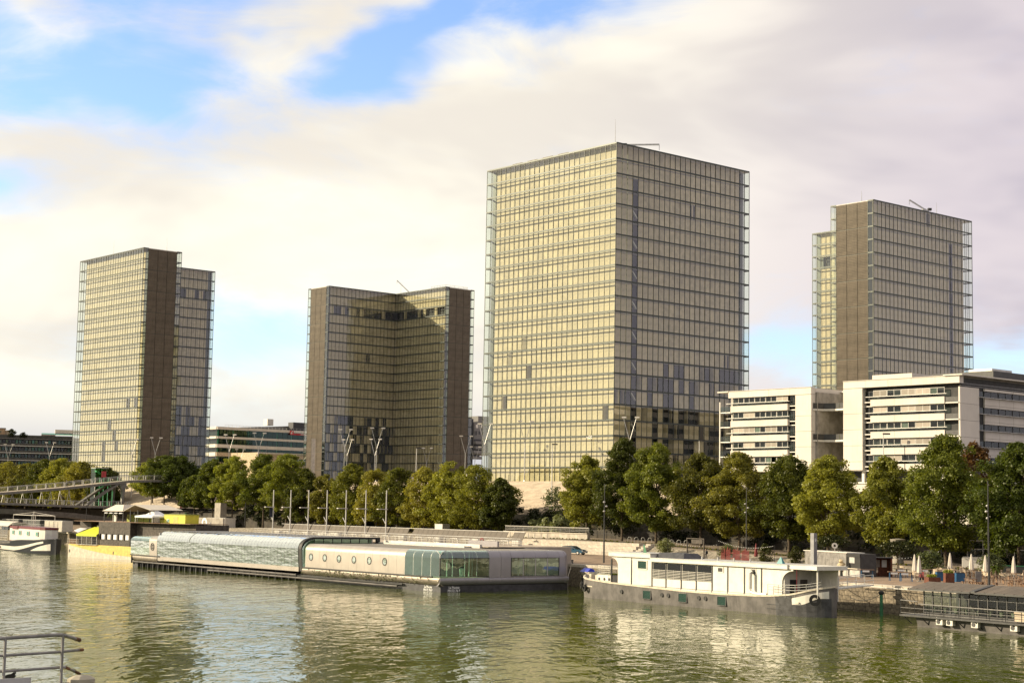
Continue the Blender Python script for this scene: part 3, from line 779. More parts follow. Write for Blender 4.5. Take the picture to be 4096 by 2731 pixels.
one('cap', 'white_paint', PD, (-39.8, -12, -260, -60, 15.6, 15.9))
one('ground_floor', 'room_dark', PD, (-35.5, -10, -250, -69, 15.9, 17.85))
for k in range(10): one('column', 'white_paint', PD, (-37, -36.5, -72-k*5.2, -71.5-k*5.2, 15.9, 17.9))

# ------------------------------------------------------------------ glass office block behind
rn = random.Random(21)
OF = thing('office_building', 'green glass office block with white bands between the left and middle towers', 'building', (92.4, 330, 0))
one('core', 'tower_core', OF, (1.5, 90, 1.6, 30, 9, 42))
bands = [(41.4, 42.4), (37.55, 38.5), (33.8, 35.2), (30.2, 31.8), (26.2, 27.6)]
for a, b in bands:
    for k in range(15): one('band_panel', 'white_wall' if b > 33 else 'brick_beige', OF, (k*6+.02, k*6+5.98, -.25, .4, a, b))
    one('band_panel', 'white_wall', OF, (-.25, .4, .42, 24, a, b))
for a, b in ((38.5, 41.4), (35.2, 37.55), (31.8, 33.8), (27.6, 30.2)):
    for k in range(36): one('pane', 'office_glass', OF, (k*2.5+.04, k*2.5+2.46, .1, .16, a+.02, b-.02))
    for k in range(9): one('pane', 'window_glass', OF, (.1, .16, .5+k*2.5, 2.94+k*2.5, a+.02, b-.02))
    m_ = MB()
    for k in range(37): m_.box(k*2.5-.04, k*2.5+.04, .02, .2, a, b)
    m_.build('mullion', 'mullion_metal', OF)
    for k in range(12): one('blind', 'white_canvas', OF, (k*7.3+1, k*7.3+1.5, 1.2, 1.3, a, b)) if rn.random() < .8 else None
one('roof', 'galv', OF, (-.2, 90, .2, 30, 42.4, 42.55))
rl = MB()
for k in range(46): rl.box(4+k*1.8-.04, 4+k*1.8+.04, .6, .7, 42.5, 43.4)
rl.box(4, 86, .6, .7, 43.35, 43.42); rl.build('parapet_glazing', 'steel', OF)
b = MB(); b.hexa([(15,6,42.5),(90,6,42.5),(90,26,42.5),(15,26,42.5),(15,6,43.0),(90,6,48.0),(90,26,48.0),(15,26,43.0)]); b.build('sloping_roof', 'grey_block', OF)
one('roof_box', 'galv', OF, (29, 32, 7, 10, 44.5, 47.3))
one('roof_cabin', 'black_block', OF, (39, 60, 2, 6, 42.5, 46.2))
SG = thing('bank_sign', 'red square sign with white lettering on the roof edge of the green office block', 'sign', (128.2, 329.4, 41.0))
one('emblem_square', 'sign_red', SG, (0, 1.7, -.12, .1, -.4, 1.4))
em = MB(); em.tube([(.35,-.16,-.05),(.45,-.16,.5),(.75,-.16,.95),(1.15,-.16,1.1),(1.4,-.16,.9)], [.10,.14,.16,.12,.05], 5); em.tube([(.6,-.16,.0),(.95,-.16,.35),(1.0,-.16,.7)], [.13,.16,.06], 5); em.build('emblem', 'letter_white', SG)
one('sign_board', 'sign_red', SG, (1.72, 14, -.1, .05, -.42, .1))
text('lettering', "CAISSE D'ÉPARGNE", 1.15, 'letter_white', SG, (2.0, -.14, .45), (pi/2, 0, 0), 0.03, 'LEFT', 0.02)
text('lettering', 'ILE-DE-FRANCE', .62, 'letter_white', SG, (5.4, -.14, -.28), (pi/2, 0, 0), 0.03, 'LEFT', 0.01)

# cinema building with a lattice end frame
CN = thing('cinema_building', 'low beige brick building with open white lattice end left of the middle tower', 'building', (88, 291, 0))
one('wall', 'brick_beige', CN, (0, 17.2, 0, 20, 9, 31.0))
one('top_rail', 'white_paint', CN, (-.2, 24, -.25, .0, 30.6, 31.1)); one('top_rail', 'white_paint', CN, (17.3, 24, 8, 8.3, 30.6, 31.1))
for x_ in (17.4, 23.6): one('post', 'white_paint', CN, (x_, x_+.4, -.25, .1, 9, 30.6))
br = MB(); br.beam((17.6,-.1,30.4),(23.6,-.1,24),.25,.25); br.beam((23.6,-.1,30.4),(17.6,-.1,24),.25,.25); br.beam((17.6,-.1,24),(23.6,-.1,17),.25,.25); br.build('lattice_brace', 'white_paint', CN)
one('back_screen', 'brick_beige', CN, (17.3, 24, 9, 9.3, 9, 29))
text('lettering', '5', 2.2, 'letter_white', CN, (15.9, -.1, 26.6), (pi/2, 0, 0), 0.05)
wv = MB(); wv.tube([(9.5+.0,-.15,29.6),(11,-.15,29.2),(13,-.15,29.5),(15.5,-.15,29.3)], .12, 5); wv.build('ribbon_sign', 'letter_white', CN)

# ------------------------------------------------------------------ dark slatted building, far left
ang = atan2(-.417, .909)
DK = thing('slatted_building', 'dark slatted building with planted roof at the far left edge', 'building', (20, 350, 0), ang)
one('core', 'tower_core', DK, (-60, 30, .9, 20, 9, 35.6))
for i, z in enumerate((34.75, 31.9, 29.1, 26.2, 23.3)):
    for k in range(12): one('slab_edge', 'galv' if i else 'grey_block', DK, (-60+k*7.5, -60+k*7.5+7.45, -.6, .2, z-.16, z+.1))
    for k in range(44):
        a = -30+k*1.25
        one('window', 'office_glass' if rn.random() < .5 else 'window_glass', DK, (a+.1, a+.95, .55, .6, z-2.6, z-.5))
        if rn.random() < .45: one('curtain_or_glint', rn.choice(('canvas', 'lime_wall', 'white_canvas', 'grey_block')), DK, (a+.12, a+.9, .7, .75, z-2.4, z-.6))
    m_ = MB()
    for k in range(90):
        a = -30+k*.62; m_.box(a, a+.09, .2, .35, z-2.75, z-.16)
    m_.build('slat', 'slat_dark', DK); one('guard_panel', 'slat_dark', DK, (-60, 30, -.5, -.42, z-2.7, z-1.9))
one('roof_screen', 'slat_dark', DK, (-60, 16, .5, .6, 35.0, 36.2))
one('roof_terrace', 'white_wall', DK, (8.8, 30, 4, 12, 37.4, 38.9)); one('roof_terrace', 'white_wall', DK, (3.5, 9, 3, 12, 36.5, 36.9)); one('terrace_glass', 'office_glass', DK, (3.6, 30, 5, 12, 36.9, 37.4))
OC = thing('penthouse', 'small ochre rooftop house at the far left behind the dark building', 'building', (20, 350, 0), ang)
one('wall', 'ochre_wall', OC, (-30, -10.6, 9, 20, 33, 38.9)); one('wing', 'brick_beige', OC, (-10.6, -8.9, 10, 20, 33, 38.3)); one('roof', 'galv', OC, (-30.2, -10.3, 8.8, 20.2, 38.9, 39.2)); one('window', 'window_glass', OC, (-12.4, -12.0, 8.93, 8.99, 37.1, 38.1))

# ------------------------------------------------------------------ grey flats between the towers
GB = thing('grey_flats', 'stepped grey apartment block in the gap between middle and nearest towers', 'building', (271, 380, 0))
one('wall', 'black_block', GB, (-14, 1.6, -.2, 20, 9, 56)); one('wall', 'grey_block', GB, (1.6, 25, -1, 20, 38, 54.2)); one('wall', 'grey_block', GB, (4.1, 25, -1, 20, 54.2, 57.6))
for (a, c, wd_, h_, m_) in ((7.2,55.2,.8,1.6,'black_block'),(2.6,51.4,1.5,1.7,'white_paint'),(6,51.6,1.0,1.6,'white_paint'),(1.9,47.7,.5,2.1,'black_block'),(2.8,47.7,.5,2.1,'black_block'),(4.6,48.2,.8,1.6,'black_block'),(7,48.3,.8,1.4,'black_block')):
    wdw = one('window', m_, GB, (a, a+wd_, -1.12, -1.01, c, c+h_))
for (z_, a, b_) in ((44.6,1.2,6.5),(42.0,1.2,8.2),(39.8,0,6.4),(36.8,0,5.6)):
    one('balcony', 'grey_block', GB, (a, b_, -3, -1.02, z_-1.5, z_)); one('opening', 'black_block', GB, (a+.2, b_-.2, -1.1, -1.02, z_, z_+1.0))
PV = thing('beige_pavilion', 'low beige wall with railing at the foot of the gap between towers', 'wall', (150, 215, EZ))
one('wall', 'brick_beige', PV, (0, 16, 0, .6, 0, 4.2)); one('opening', 'room_dark', PV, (3, 9, -.05, .02, 0, 2.2)); one('rail', 'white_paint', PV, (0, 16, -.05, .0, 4.9, 5.0), (0, 16, -.05, .0, 4.5, 4.58))
# garden parapet walls on the esplanade between the towers
GP = thing('garden_parapet', 'long pale parapet wall at the foot of the middle tower', 'wall', (0, 0, EZ))
for k in range(18): one('parapet_panel', 'pale_stone', GP, (60+k*5+.02, 60+k*5+4.98, 170, 170.4, 0, 2.6))
one('gate_box', 'white_wall', GP, (63, 68, 160, 163, 0, 3.4))
for (x_, y_) in ((40, 110), (62, 128)):
    o = MB().box(-.25,.25,-.1,.1,0,4.2).build('sign_post', 'white_paint'); o.location = (x_, y_, EZ)
    tag(o, 'white upright signboard on the esplanade beside the ' + ('left end' if y_ < 120 else 'right half') + ' of the middle tower parapet', 'sign')

# white block farther along the street, seen mirrored in the nearest tower's shaded facade
HD = thing('apartment_building', 'white banded apartment block behind, seen mirrored in the nearest tower', 'building', (0, 0, 0), 0, 'white riverside apartment blocks')
one('core', 'room_dark', HD, (46, 150, -84, -63.2, 9, 39.6))
for i in range(10):
    z = 38.9-2.9*i
    for k in range(9): one('spandrel', 'white_wall', HD, (45.5+k*11.6, 45.5+k*11.6+11.5, -63.2, -62.5, z-1.35, z))
    for k in range(18): one('window', 'window_glass', HD, (45.7+k*5.8, 45.7+k*5.8+5.5, -63.1, -63.0, z-2.85, z-1.4))
for k in range(5): one('pier', 'white_wall', HD, (45+k*26, 47.2+k*26, -63.6, -62.3, 9, 39.8))
one('roof', 'white_wall', HD, (45, 150, -84, -62.2, 39.6, 40.0))
# ------------------------------------------------------------------ boats: local x runs upstream (away), local +y faces the river
def frame_of(a, b):
    return atan2(b[1]-a[1], b[0]-a[0])
def curve_profile(z0, z1, r, n=7, y=0.0):
    """wall from z0 up to the roof turn, radius r, ending on the roof"""
    pts = [(y, z0), (y, z1-r)]
    for i in range(1, n+1):
        a = pi/2*i/n; pts.append((y-r+r*cos(a), z1-r+r*sin(a)))
    return pts
def shell_x(pts, x0, x1, th=0.08):
    """panel following a (y,z) profile, from x0 to x1"""
    inn = [(y-th, z-th*(0.0 if i == 0 else 0.8 if i > len(pts)//2 else 0.1)) for i, (y, z) in enumerate(pts)]
    loop = pts+inn[::-1]
    return MB().loft([[(x0, y, z) for y, z in loop], [(x1, y, z) for y, z in loop]])
def shell_y(pts, y0, y1, th=0.08):
    inn = [(y-th, z-th*(0.0 if i == 0 else 0.8 if i > len(pts)//2 else 0.1)) for i, (y, z) in enumerate(pts)]
    loop = pts+inn[::-1]
    return MB().loft([[(-y, y0, z) for y, z in loop], [(-y, y1, z) for y, z in loop]])

# ---- floating swimming pool
PA, PB = (-136.57, -108.6), (-132.56, -24.59)
PO = thing('floating_pool', 'long floating swimming pool barge with silver panels and curved green glass hall', 'barge', (*PA, 0), frame_of(PA, PB))
W_ = 21.1
hull = MB()
hull.box(0.25, 87, -W_+.25, -.35, -1.2, .78); hull.build('hull', 'dark_hull', PO)
bulge = [(-.45, .74), (-.12, .95), (.08, 1.25), (.08, 1.55), (0, 1.72)]
for k in range(17): shell_x(bulge, .1+k*1.92, .1+k*1.92+1.9, .3).build('hull_panel', 'silver_hull', PO, True)
for k in range(11): shell_y(bulge, -.02-k*1.92, -.02-k*1.92-1.9 if k < 10 else -W_+.25, .3).build('hull_panel', 'purple_skin', PO, True)
one('dark_strip', 'black', PO, (1.6, 33, -.12, .07, 1.70, 1.9))  # black strip stands in for the shaded slot recessed under the side panels
one('fender_rail', 'black', PO, (8, 60, -.3, .1, .55, .68)); 
for x0, x1, z_ in ((9, 60, .35), (34, 86, .75)):
    MB().tube([(x0, .12, z_), (x1, .12, z_)], .12, 6).build('fender_pipe', 'grey_hull', PO, True)
for k in range(28): one('fender_bracket', 'dark_metal', PO, (34+k*1.85, 34.08+k*1.85, -.3, .22, .0, .95))
wall = curve_profile(1.9, 5.12, .95)
flat = [(0, 1.9), (0, 4.17)]; turn = wall[1:]
# silver panels with round windows
for k in range(13):
    x0 = 7.6+k*1.877
    shell_x(wall, x0+.012, x0+1.865).build('side_panel', 'silver_skin', PO, True)
for x_ in (30.4, 26.83, 23.22, 19.52, 15.82, 12.21):
    pr_ = MB().ring((x_, .02, 3.33), (0,1,0), .46, .05, .07, 20).build('porthole', 'dark_metal', PO)
    MB().disc((x_, .015, 3.33), (0,1,0), .43, .03, 20).build('pane', 'hall_glass', pr_)
# glazed corner room
for k in range(4):
    shell_x(flat, .05+k*1.9+.03, .05+k*1.9+1.87, .03).build('pane', 'pool_glass', PO)
    shell_x(turn, .05+k*1.9+.03, .05+k*1.9+1.87, .03).build('roof_pane', 'pool_glass', PO, True)
    shell_y(flat, -.05-k*1.9-.03, -.05-k*1.9-1.87, .03).build('pane', 'pool_glass', PO)
    shell_y(turn, -.05-k*1.9-.03, -.05-k*1.9-1.87, .03).build('roof_pane', 'pool_glass', PO, True)
    shell_x(wall, .05+k*1.9-.025, .05+k*1.9+.025, .07).build('rib', 'galv', PO)
    shell_y(wall, -.05-k*1.9+.025, -.05-k*1.9-.025, .07).build('rib', 'galv', PO)
one('transom_bar', 'dark_metal', PO, (-.02, .06, -7.68, -.02, 4.14, 4.2)); one('transom_bar', 'dark_metal', PO, (-.02, .06, -7.68, -.02, 1.84, 1.92))
one('corner_post', 'dark_metal', PO, (-.02, .1, -.1, .02, 1.9, 4.2))
# plum-grey end wall with a long window
for (a, b, z0) in ((-7.7, -9.58, 1.76), (-9.6, -11.2, 1.76), (-19.22, -20.15, 1.76)):
    shell_y(curve_profile(z0, 5.12, .95), a, b+.02).build('end_panel', 'purple_skin', PO, True)
for k in range(4):
    shell_y(turn, -11.22-k*2.0, -11.22-k*2.0-1.98).build('end_panel', 'purple_skin', PO, True)
# rounded far corner
cr = MB(); secs = []
for j in range(9):
    a = pi/2*j/8; cx_, cy_ = .95, -20.15
    secs.append([(cx_-sin(pi/2-a)*(.95+q[0]) if False else cx_-cos(a)*(.95+q[0]), cy_-sin(a)*(.95+q[0]), q[1]) for q in curve_profile(.95, 5.12, .9)])
cr.loft(secs, closed=False, caps=False); cr.build('corner_panel', 'purple_skin', PO, True)
one('window_frame', 'dark_metal', PO, (-.03, .08, -19.22, -11.2, 1.84, 1.92), (-.03, .08, -19.22, -11.2, 4.12, 4.2), (-.03, .08, -11.28, -11.2, 1.92, 4.12), (-.03, .08, -19.22, -19.14, 1.92, 4.12))
for k in range(3): one('window_mullion', 'galv', PO, (-.02, .1, -13.2-k*2-.06, -13.2-k*2+.06, 1.92, 4.12))
for k in range(4): one('pane', 'pool_glass', PO, (.0, .03, -13.2-k*2+.07, -11.28-k*2-.05, 1.93, 4.11))
for k in range(10): one('sill_panel', 'purple_skin', PO, (-.06, .05, -7.7-1.24*(k+1)+.01, -7.7-1.24*k-.01, 1.70, 1.84))
one('floor', 'pale_stone', PO, (.3, 86, -W_+.4, -.3, 1.5, 1.75))
one('roof', 'roof_membrane', PO, (.9, 33, -W_+.9, -.9, 4.98, 5.1))
one('roof', 'roof_membrane', PO, (33, 86.5, -W_+.9, -10, 4.98, 5.08))
one('partition', 'white_paint', PO, (8.5, 8.7, -20, -.5, 1.75, 4.98)); one('partition', 'pale_stone', PO, (.8, 8.5, -11, -10.8, 1.75, 4.98)); one('partition', 'room_dark', PO, (8.7, 33, -6.2, -6.0, 1.75, 4.98))
for (x_, y_) in ((4, -4), (4, -8), (2, -6), (2, -14), (4, -17)): MB().tube([(x_, y_, 1.75), (x_, y_, 4.98)], .09, 8).build('column', 'white_paint', PO)
MB().tube([(3,-5.6,1.75),(3,-5.6,2.8)], .3, 8).build('reception_desk', 'white_paint', PO)
# tall glass hall
hw = [(.05, 1.85), (.22, 4.35)]; ht = [(.22, 4.35)]
for i in range(1, 9):
    a = pi/2*i/8; ht.append((.22-2.0+2.0*cos(a), 4.35+1.55*sin(a)))
full = hw[:1]+ht
n_h = 46; step = (77.3-33.6)/n_h
for k in range(n_h):
    x0 = 33.6+k*step
    if abs(x0-66.2) < step*.6: pass
    shell_x([hw[0], (.135, 3.1)], x0+.02, x0+step-.02, .03).build('pane', 'hall_glass', PO)
    shell_x([(.138, 3.14), hw[1]], x0+.02, x0+step-.02, .03).build('pane', 'hall_glass', PO)
    shell_x(ht, x0+.02, x0+step-.02, .03).build('roof_pane', 'hall_glass', PO, True)
rb_ = MB()
for k in range(n_h+1):
    x0 = 33.6+k*step; s_ = shell_x(full, x0-.022, x0+.022, .10); rb_.add(s_.v, s_.f)
rb_.build('glazing_rib', 'mullion_metal', PO)
for z_, y_ in ((3.12, .137), (4.36, .222)): one('glazing_rail', 'mullion_metal', PO, (33.6, 77.3, y_-.1, y_+.015, z_-.025, z_+.025))
for k in range(23): one('sill_panel', 'cream_hull' if False else 'silver_skin', PO, (33.6+k*1.9+.01, 33.6+k*1.9+1.89, -.25, .02, 1.22, 1.84))
for x_ in (33.3, 66.2): shell_x(full, x_-.16, x_+.16, .35).build('hall_frame', 'black', PO)
shell_x([(.10,1.3)]+[(y+.05, z+.05) for y, z in full], 32.6, 33.1, .25).build('hall_frame', 'black', PO)
shell_x([(.0,1.3)]+[(y, z-.15) for y, z in full], 32.0, 32.6, .06).build('end_pane', 'pool_glass', PO)
one('hall_roof', 'hall_glass', PO, (33.2, 77.3, -12, -1.78, 5.82, 5.88))
m_ = MB()
for k in range(47): m_.box(33.6+k*step-.03, 33.6+k*step+.03, -12, -1.78, 5.88, 5.93)
for k in range(9): m_.box(33.3, 77.3, -2.5-k*1.1, -2.44-k*1.1, 5.885, 5.92)
m_.build('roof_rib', 'galv', PO)
one('clerestory_frame', 'black', PO, (32.7, 33.2, -12.4, -1.6, 5.72, 5.98), (32.9, 33.1, -12.4, -1.6, 5.05, 5.14), (32.7, 33.2, -12.9, -12.4, 5.1, 5.98))
for k in range(6): one('clerestory_pane', 'pool_glass', PO, (32.95, 32.99, -3.5-k*1.5, -2.06-k*1.5, 5.14, 5.72))
m_ = MB()
for k in range(7): m_.box(32.9, 33.06, -2.02-k*1.5-.03, -2.02-k*1.5+.03, 5.14, 5.72)
m_.build('clerestory_mullion', 'black', PO)
one('pool_water', 'teal_paint', PO, (36, 74, -9, -2.5, 1.75, 1.8)); one('hall_back_wall', 'white_paint', PO, (33.6, 77, -12.2, -12, 1.75, 5.8))
one('hall_end_wall', 'white_paint', PO, (77.2, 77.3, -12, -.1, 1.3, 5.6))
# white pier with round emblem, then the low glass lobby
shell_x([(.12, 1.9), (.2, 4.3)]+[(.2-1.6+1.6*cos(pi/2*i/6), 4.3+.75*sin(pi/2*i/6)) for i in range(1, 7)], 77.35, 80.1, .1).build('pier_panel', 'silver_skin', PO, True)
em = MB().ring((78.9, .24, 3.35), (0,1,0), .55, .05, .05, 20).build('emblem', 'dark_metal', PO)
e2 = MB()
for z_ in (3.1, 3.35, 3.6): e2.tube([(78.55, .24, z_-.05), (78.75, .24, z_+.06), (79.0, .24, z_-.05), (79.25, .24, z_+.06)], .045, 5)
e2.build('wave_mark', 'dark_metal', em)
for k in range(4):
    x0 = 80.15+k*1.72
    shell_x([(.1, 1.95), (.16, 4.15)], x0+.02, x0+1.7, .03).build('pane', 'hall_glass', PO)
    shell_x([(.16, 4.2)]+[(.16-1.5+1.5*cos(pi/2*i/6), 4.2+.7*sin(pi/2*i/6)) for i in range(1, 7)], x0+.02, x0+1.7, .03).build('roof_pane', 'pool_glass', PO, True)
one('lobby_roof', 'silver_skin', PO, (77.3, 87, -12, -1.3, 4.82, 4.9)); one('lobby_back_wall', 'lime_wall', PO, (80, 87, -6, -5.8, 1.75, 4.8)); one('lobby_end', 'pool_glass', PO, (87.0, 87.04, -6, .1, 1.95, 4.2))
shell_x(bulge, 77.5, 86.6, .3).build('hull_panel', 'silver_hull', PO, True); one('dark_strip', 'dark_metal', PO, (76.6, 87.2, -.12, .14, 1.74, 1.92))
MB().ring((86.9, -.1, 1.15), (0.4,1,0), .55, .14, .2, 14).build('fender_tyre', 'tyre', PO)
# moss and creepers over the hull bulge
rn = random.Random(5); gv = MB()
for k in range(420):
    x_ = rn.choice((rn.uniform(2, 33), rn.gauss(24, 3), rn.gauss(15, 4))); z_ = rn.uniform(1.0, 1.7) if rn.random() < .8 else rn.uniform(.75, 1.1)
    if not 1 < x_ < 33: continue
    y_ = .10; s_ = rn.uniform(.04, .11)
    gv.add([(x_-s_, y_, z_), (x_, y_+.05, z_-s_*1.6), (x_+s_, y_, z_), (x_, y_+.03, z_+s_)], [(0,1,2,3)])
tag(gv.build('creeper', 'leaf_dark', PO, fix=False), kind='stuff')
# name and number on side and end
text('lettering', 'La Piscine', .42, 'letter_white', PO, (2.9, -.33, .42), (pi/2, 0, pi), .01, 'CENTER', .008)
text('lettering', 'P0172 76 F', .42, 'letter_white', PO, (2.9, -.33, .03), (pi/2, 0, pi), .01, 'CENTER', .008)
text('lettering', 'La Piscine', .42, 'letter_white', PO, (.23, -2.4, .42), (pi/2, 0, -pi/2), .01, 'CENTER', .008)
text('lettering', 'P0172 76 F', .42, 'letter_white', PO, (.23, -2.4, .03), (pi/2, 0, -pi/2), .01, 'CENTER', .008)
# rear deck with railings, benches and tilted brown screens
one('terrace', 'silver_skin', PO, (8.5, 86, -28.5, -W_+.9, 0, 5.25)); one('terrace_floor', 'deck_wood', PO, (8.5, 86, -28.4, -14, 5.25, 5.31))
one('terrace_edge', 'galv', PO, (10, 33, -14.1, -13.7, 5.1, 5.6)); one('terrace_edge', 'galv', PO, (12, 33, -13.7, -12.6, 5.1, 5.32))
rl = MB()
for z_ in (6.3, 5.95, 5.65): rl.tube([(12, -22.2, z_), (86, -22.2, z_)], .035, 4)
for k in range(75): rl.tube([(12+k, -22.2, 5.25), (12+k, -22.2, 6.3)], .03, 4)
rl.build('railing', 'galv', PO)
rl = MB()
for z_ in (6.25, 5.8): rl.tube([(18, -25.0, z_), (84, -25.0, z_)], .035, 4)
for k in range(34): rl.tube([(18+k*2, -25.0, 5.3), (18+k*2, -24.8, 6.25)], .035, 4)
rl.build('railing', 'galv', PO)
sc_ = MB().hexa([(0.02,0,0),(1.3,0,0),(1.3,.06,0),(.02,.06,0),(-.38,-.35,1.15),(.9,-.35,1.15),(.9,-.29,1.15),(-.38,-.29,1.15)]).mesh('screen_panel'); sc_.materials.append(M['panel_brown'])
for k in range(51):
    x_ = 18+k*1.32
    if 45 < x_ < 46.6 or 20.2 < x_ < 21.7: continue
    inst('screen_panel', sc_, PO, (x_, -27.4, 5.95))
one('screen_rail', 'galv', PO, (18, 86, -27.9, -27.75, 7.1, 7.16))
for k in range(7):
    x_ = 52.6+k*5.93
    ms = MB().tube([(x_, -27.2, 5.3), (x_, -27.2, 13.0)], [.11, .09], 8).build('mast', 'galv', PO)
    MB().beam((x_-.2, -27.2, 10.0), (x_-.2, -25.4, 10.0), .5, .12).build('lamp_arm', 'galv', ms)
    MB().beam((x_, -27.2, 7.6), (x_+.9, -27.2, 8.5), .1, .06).build('flag_stay', 'galv', ms)
    if k == 6: MB().hexa([(x_+.1,-27.3,8.5),(x_+.12,-26.6,8.0),(x_+.12,-26.6,8.0),(x_+.1,-27.3,8.5),(x_+.1,-27.25,9.9),(x_+.12,-26.5,9.9),(x_+.14,-26.5,9.9),(x_+.13,-27.25,9.9)]).build('furled_flag', 'cloth_navy', ms)
rn = random.Random(9)
for k in range(22):
    x_ = 17+k*3.0
    tbl = one('deck_table', 'galv', PO, (x_-.8, x_+.8, -24, -23.3, 5.95, 6.0), (x_-.6, x_-.5, -23.7, -23.6, 5.3, 5.95), (x_+.5, x_+.6, -23.7, -23.6, 5.3, 5.95))
for k in range(8):
    x_ = 13.5+k*9.3
    st_ = MB()
    for j in range(6): st_.box(x_-.7, x_+.7, -23.2, -22.5, 5.32+j*.13, 5.40+j*.13)
    st_.build('stacked_loungers', 'galv', PO)
gn = MB().ring((20.6, -22.1, 5.8), (0,1,0), .38, .08, .08, 16).build('lifebuoy', 'red_paint', PO)
one('light_bar', 'purple_skin', PO, (9, 15.5, -16.2, -15.9, 5.25, 6.05))
for k in range(4): one('spotlight', 'white_paint', PO, (9.4+k*1.7, 9.9+k*1.7, -15.8, -15.4, 5.12, 5.32))

# ---- grey and white houseboat
HA, HE = (-128.88-2.63, -163.01+.29), (-124.62-2.63, -123.94+.29)
HO = thing('houseboat', 'long grey steel houseboat with white panelled cabin moored beside the quay', 'boat', (*HA, 0), frame_of(HA, HE))
hx = [-.2, -.1, .0, .15, .35, .6, .9, 1.3, 1.8, 2.3, 3, 3.8, 5, 6.2, 8, 14, 20, 27, 33, 36.5, 38.5, 39.9, 40.7, 41.05]
hwf = interp([(-.2,.08),(.0,.5),(.35,1.0),(.9,1.5),(1.8,2.0),(3,2.35),(5,2.6),(8,2.65),(33,2.65),(36.5,2.5),(38.5,2.1),(39.9,1.4),(40.7,.7),(41.05,.12)])
hg = interp([(-.2,3.05),(0,3.0),(1.8,2.55),(3.4,2.15),(7,1.82),(13,1.65),(20,1.67),(26,1.8),(33,1.97),(38.8,2.22),(41.05,2.5)])
CY = -2.65
def hull_loft(xs, hwf, gf, cy, keel=-1.0, tuck=.86, z0=None, inset=0.0, t0=0.0, t1=1.0, n=6):
    secs = []
    for x in xs:
        h = hwf(x); g = gf(x); pts = []
        for k in range(n+1):
            z = keel+(g-keel)*k/n; f_ = tuck+(1-tuck)*min(1, max(0, (z-keel)/(g-keel)))**.6
            pts.append((x, cy+h*f_+inset, z))
        pts += [(q[0], 2*cy-q[1], q[2]) for q in pts[::-1]]
        secs.append(pts)
    return MB().loft(secs)
hull_loft(hx, hwf, hg, CY).build('hull', 'grey_hull', HO, True)
def gunwale(xs, hwf, gf, cy, th=.12, out=.06):
    b = MB()
    for s in (1, -1): b.loft([[(x, cy+s*(hwf(x)+out), gf(x)-.05), (x, cy+s*(hwf(x)+out), gf(x)+th), (x, cy+s*(max(hwf(x)-.22, .02)), gf(x)+th), (x, cy+s*(max(hwf(x)-.22, .02)), gf(x)-.05)] for x in xs])
    return b
gunwale(hx, hwf, hg, CY).build('gunwale', 'cream_hull', HO)
# bow: white paint flash above, shade of the curve put into a dark plate below
def plate(x0, x1, zt, zb, hwf, gf, cy, n=14, out=.025, tuck=.86, keel=-1.0, side=1):
    b = MB(); secs = []
    for i in range(n+1):
        x = x0+(x1-x0)*i/n; g = gf(x); h = hwf(x)
        def yat(z): return cy+side*(h*(tuck+(1-tuck)*min(1, max(0, (z-keel)/(g-keel)))**.6)+out)
        zs = [zb(x)+(zt(x)-zb(x))*k/5 for k in range(6)]
        secs.append([(x, yat(z), z) for z in zs]+[(x, yat(z)-side*.03, z) for z in zs[::-1]])
    return b.loft(secs)
plate(.0, 3.4, lambda x: hg(x)-.35, lambda x: hg(x)-.35-.75+.12*sin(x*2.2), hwf, hg, CY, n=24, out=.06).build('bow_flash', 'white_paint', HO)
plate(-.1, 5.6, lambda x: hg(x)-1.1 if x < 3.4 else hg(x)-.1, lambda x: -.2, hwf, hg, CY, n=30, out=.035).build('bow_shade', 'dark_hull', HO)
for z_ in (1.05, .6): plate(1.0, 6.9, lambda x: z_+.03, lambda x: z_-.03, hwf, hg, CY, out=.06).build('rubbing_bar', 'dark_hull', HO)
one('deck', 'cream_hull', HO, (2.5, 38.5, -4.9, -.3, 1.3, 1.45))
for x_, r_ in ((31, .19), (23.75, .19), (22.65, .19), (17.5, .19), (16.4, .19)):
    pr_ = MB().ring((x_, .03, 1.1), (0,1,0), .2, .04, .06, 12).build('porthole', 'dark_metal', HO); MB().disc((x_, .02, 1.1), (0,1,0), .18, .04, 12).build('pane', 'black', pr_)
for x_ in (26.4, 20.2, 13.8):
    wf_ = one('hull_window', 'grey_hull', HO, (x_-.72, x_+.72, -.06, .05, .46, .52), (x_-.72, x_-.66, -.06, .03, .52, 1.45), (x_+.66, x_+.72, -.06, .03, .52, 1.45), (x_-.72, x_+.72, -.06, .03, 1.42, 1.48))
    one('pane', 'office_glass', wf_, (x_-.66, x_+.66, -.01, .015, .52, 1.42)); one('lining', 'black', wf_, (x_-.66, x_+.66, -.05, -.02, .52, 1.42))
# cabin
YC = -.62
def wallpan(x0, x1, z0, z1, nm='wall_panel', m='white_paint', par=HO): return one(nm, m, par, (x0+.02, x1-.02, YC-.12, YC, z0, z1))
strips = [33.7, 29.93, 26.22, 23.75, 21.13, 18.6, 16.0, 13.49, 10.87, 8.26]
for x_ in strips: one('cover_strip', 'dark_metal', HO, (x_-.07, x_+.07, YC-.1, YC+.06, 1.75, 4.75))
wallpan(30.0, 32.5, 1.95, 5.1); wallpan(26.3, 29.86, 1.95, 5.1)
wn = one('window', 'white_paint', HO, (27.1, 28.8, YC, YC+.08, 3.75, 3.85), (27.1, 28.8, YC, YC+.08, 4.7, 4.8), (27.1, 27.2, YC, YC+.08, 3.85, 4.7), (28.7, 28.8, YC, YC+.08, 3.85, 4.7)); one('pane', 'office_glass', wn, (27.2, 28.7, YC+.01, YC+.03, 3.85, 4.7)); one('lining', 'black', wn, (27.2, 28.7, YC+.002, YC+.006, 3.85, 4.7))
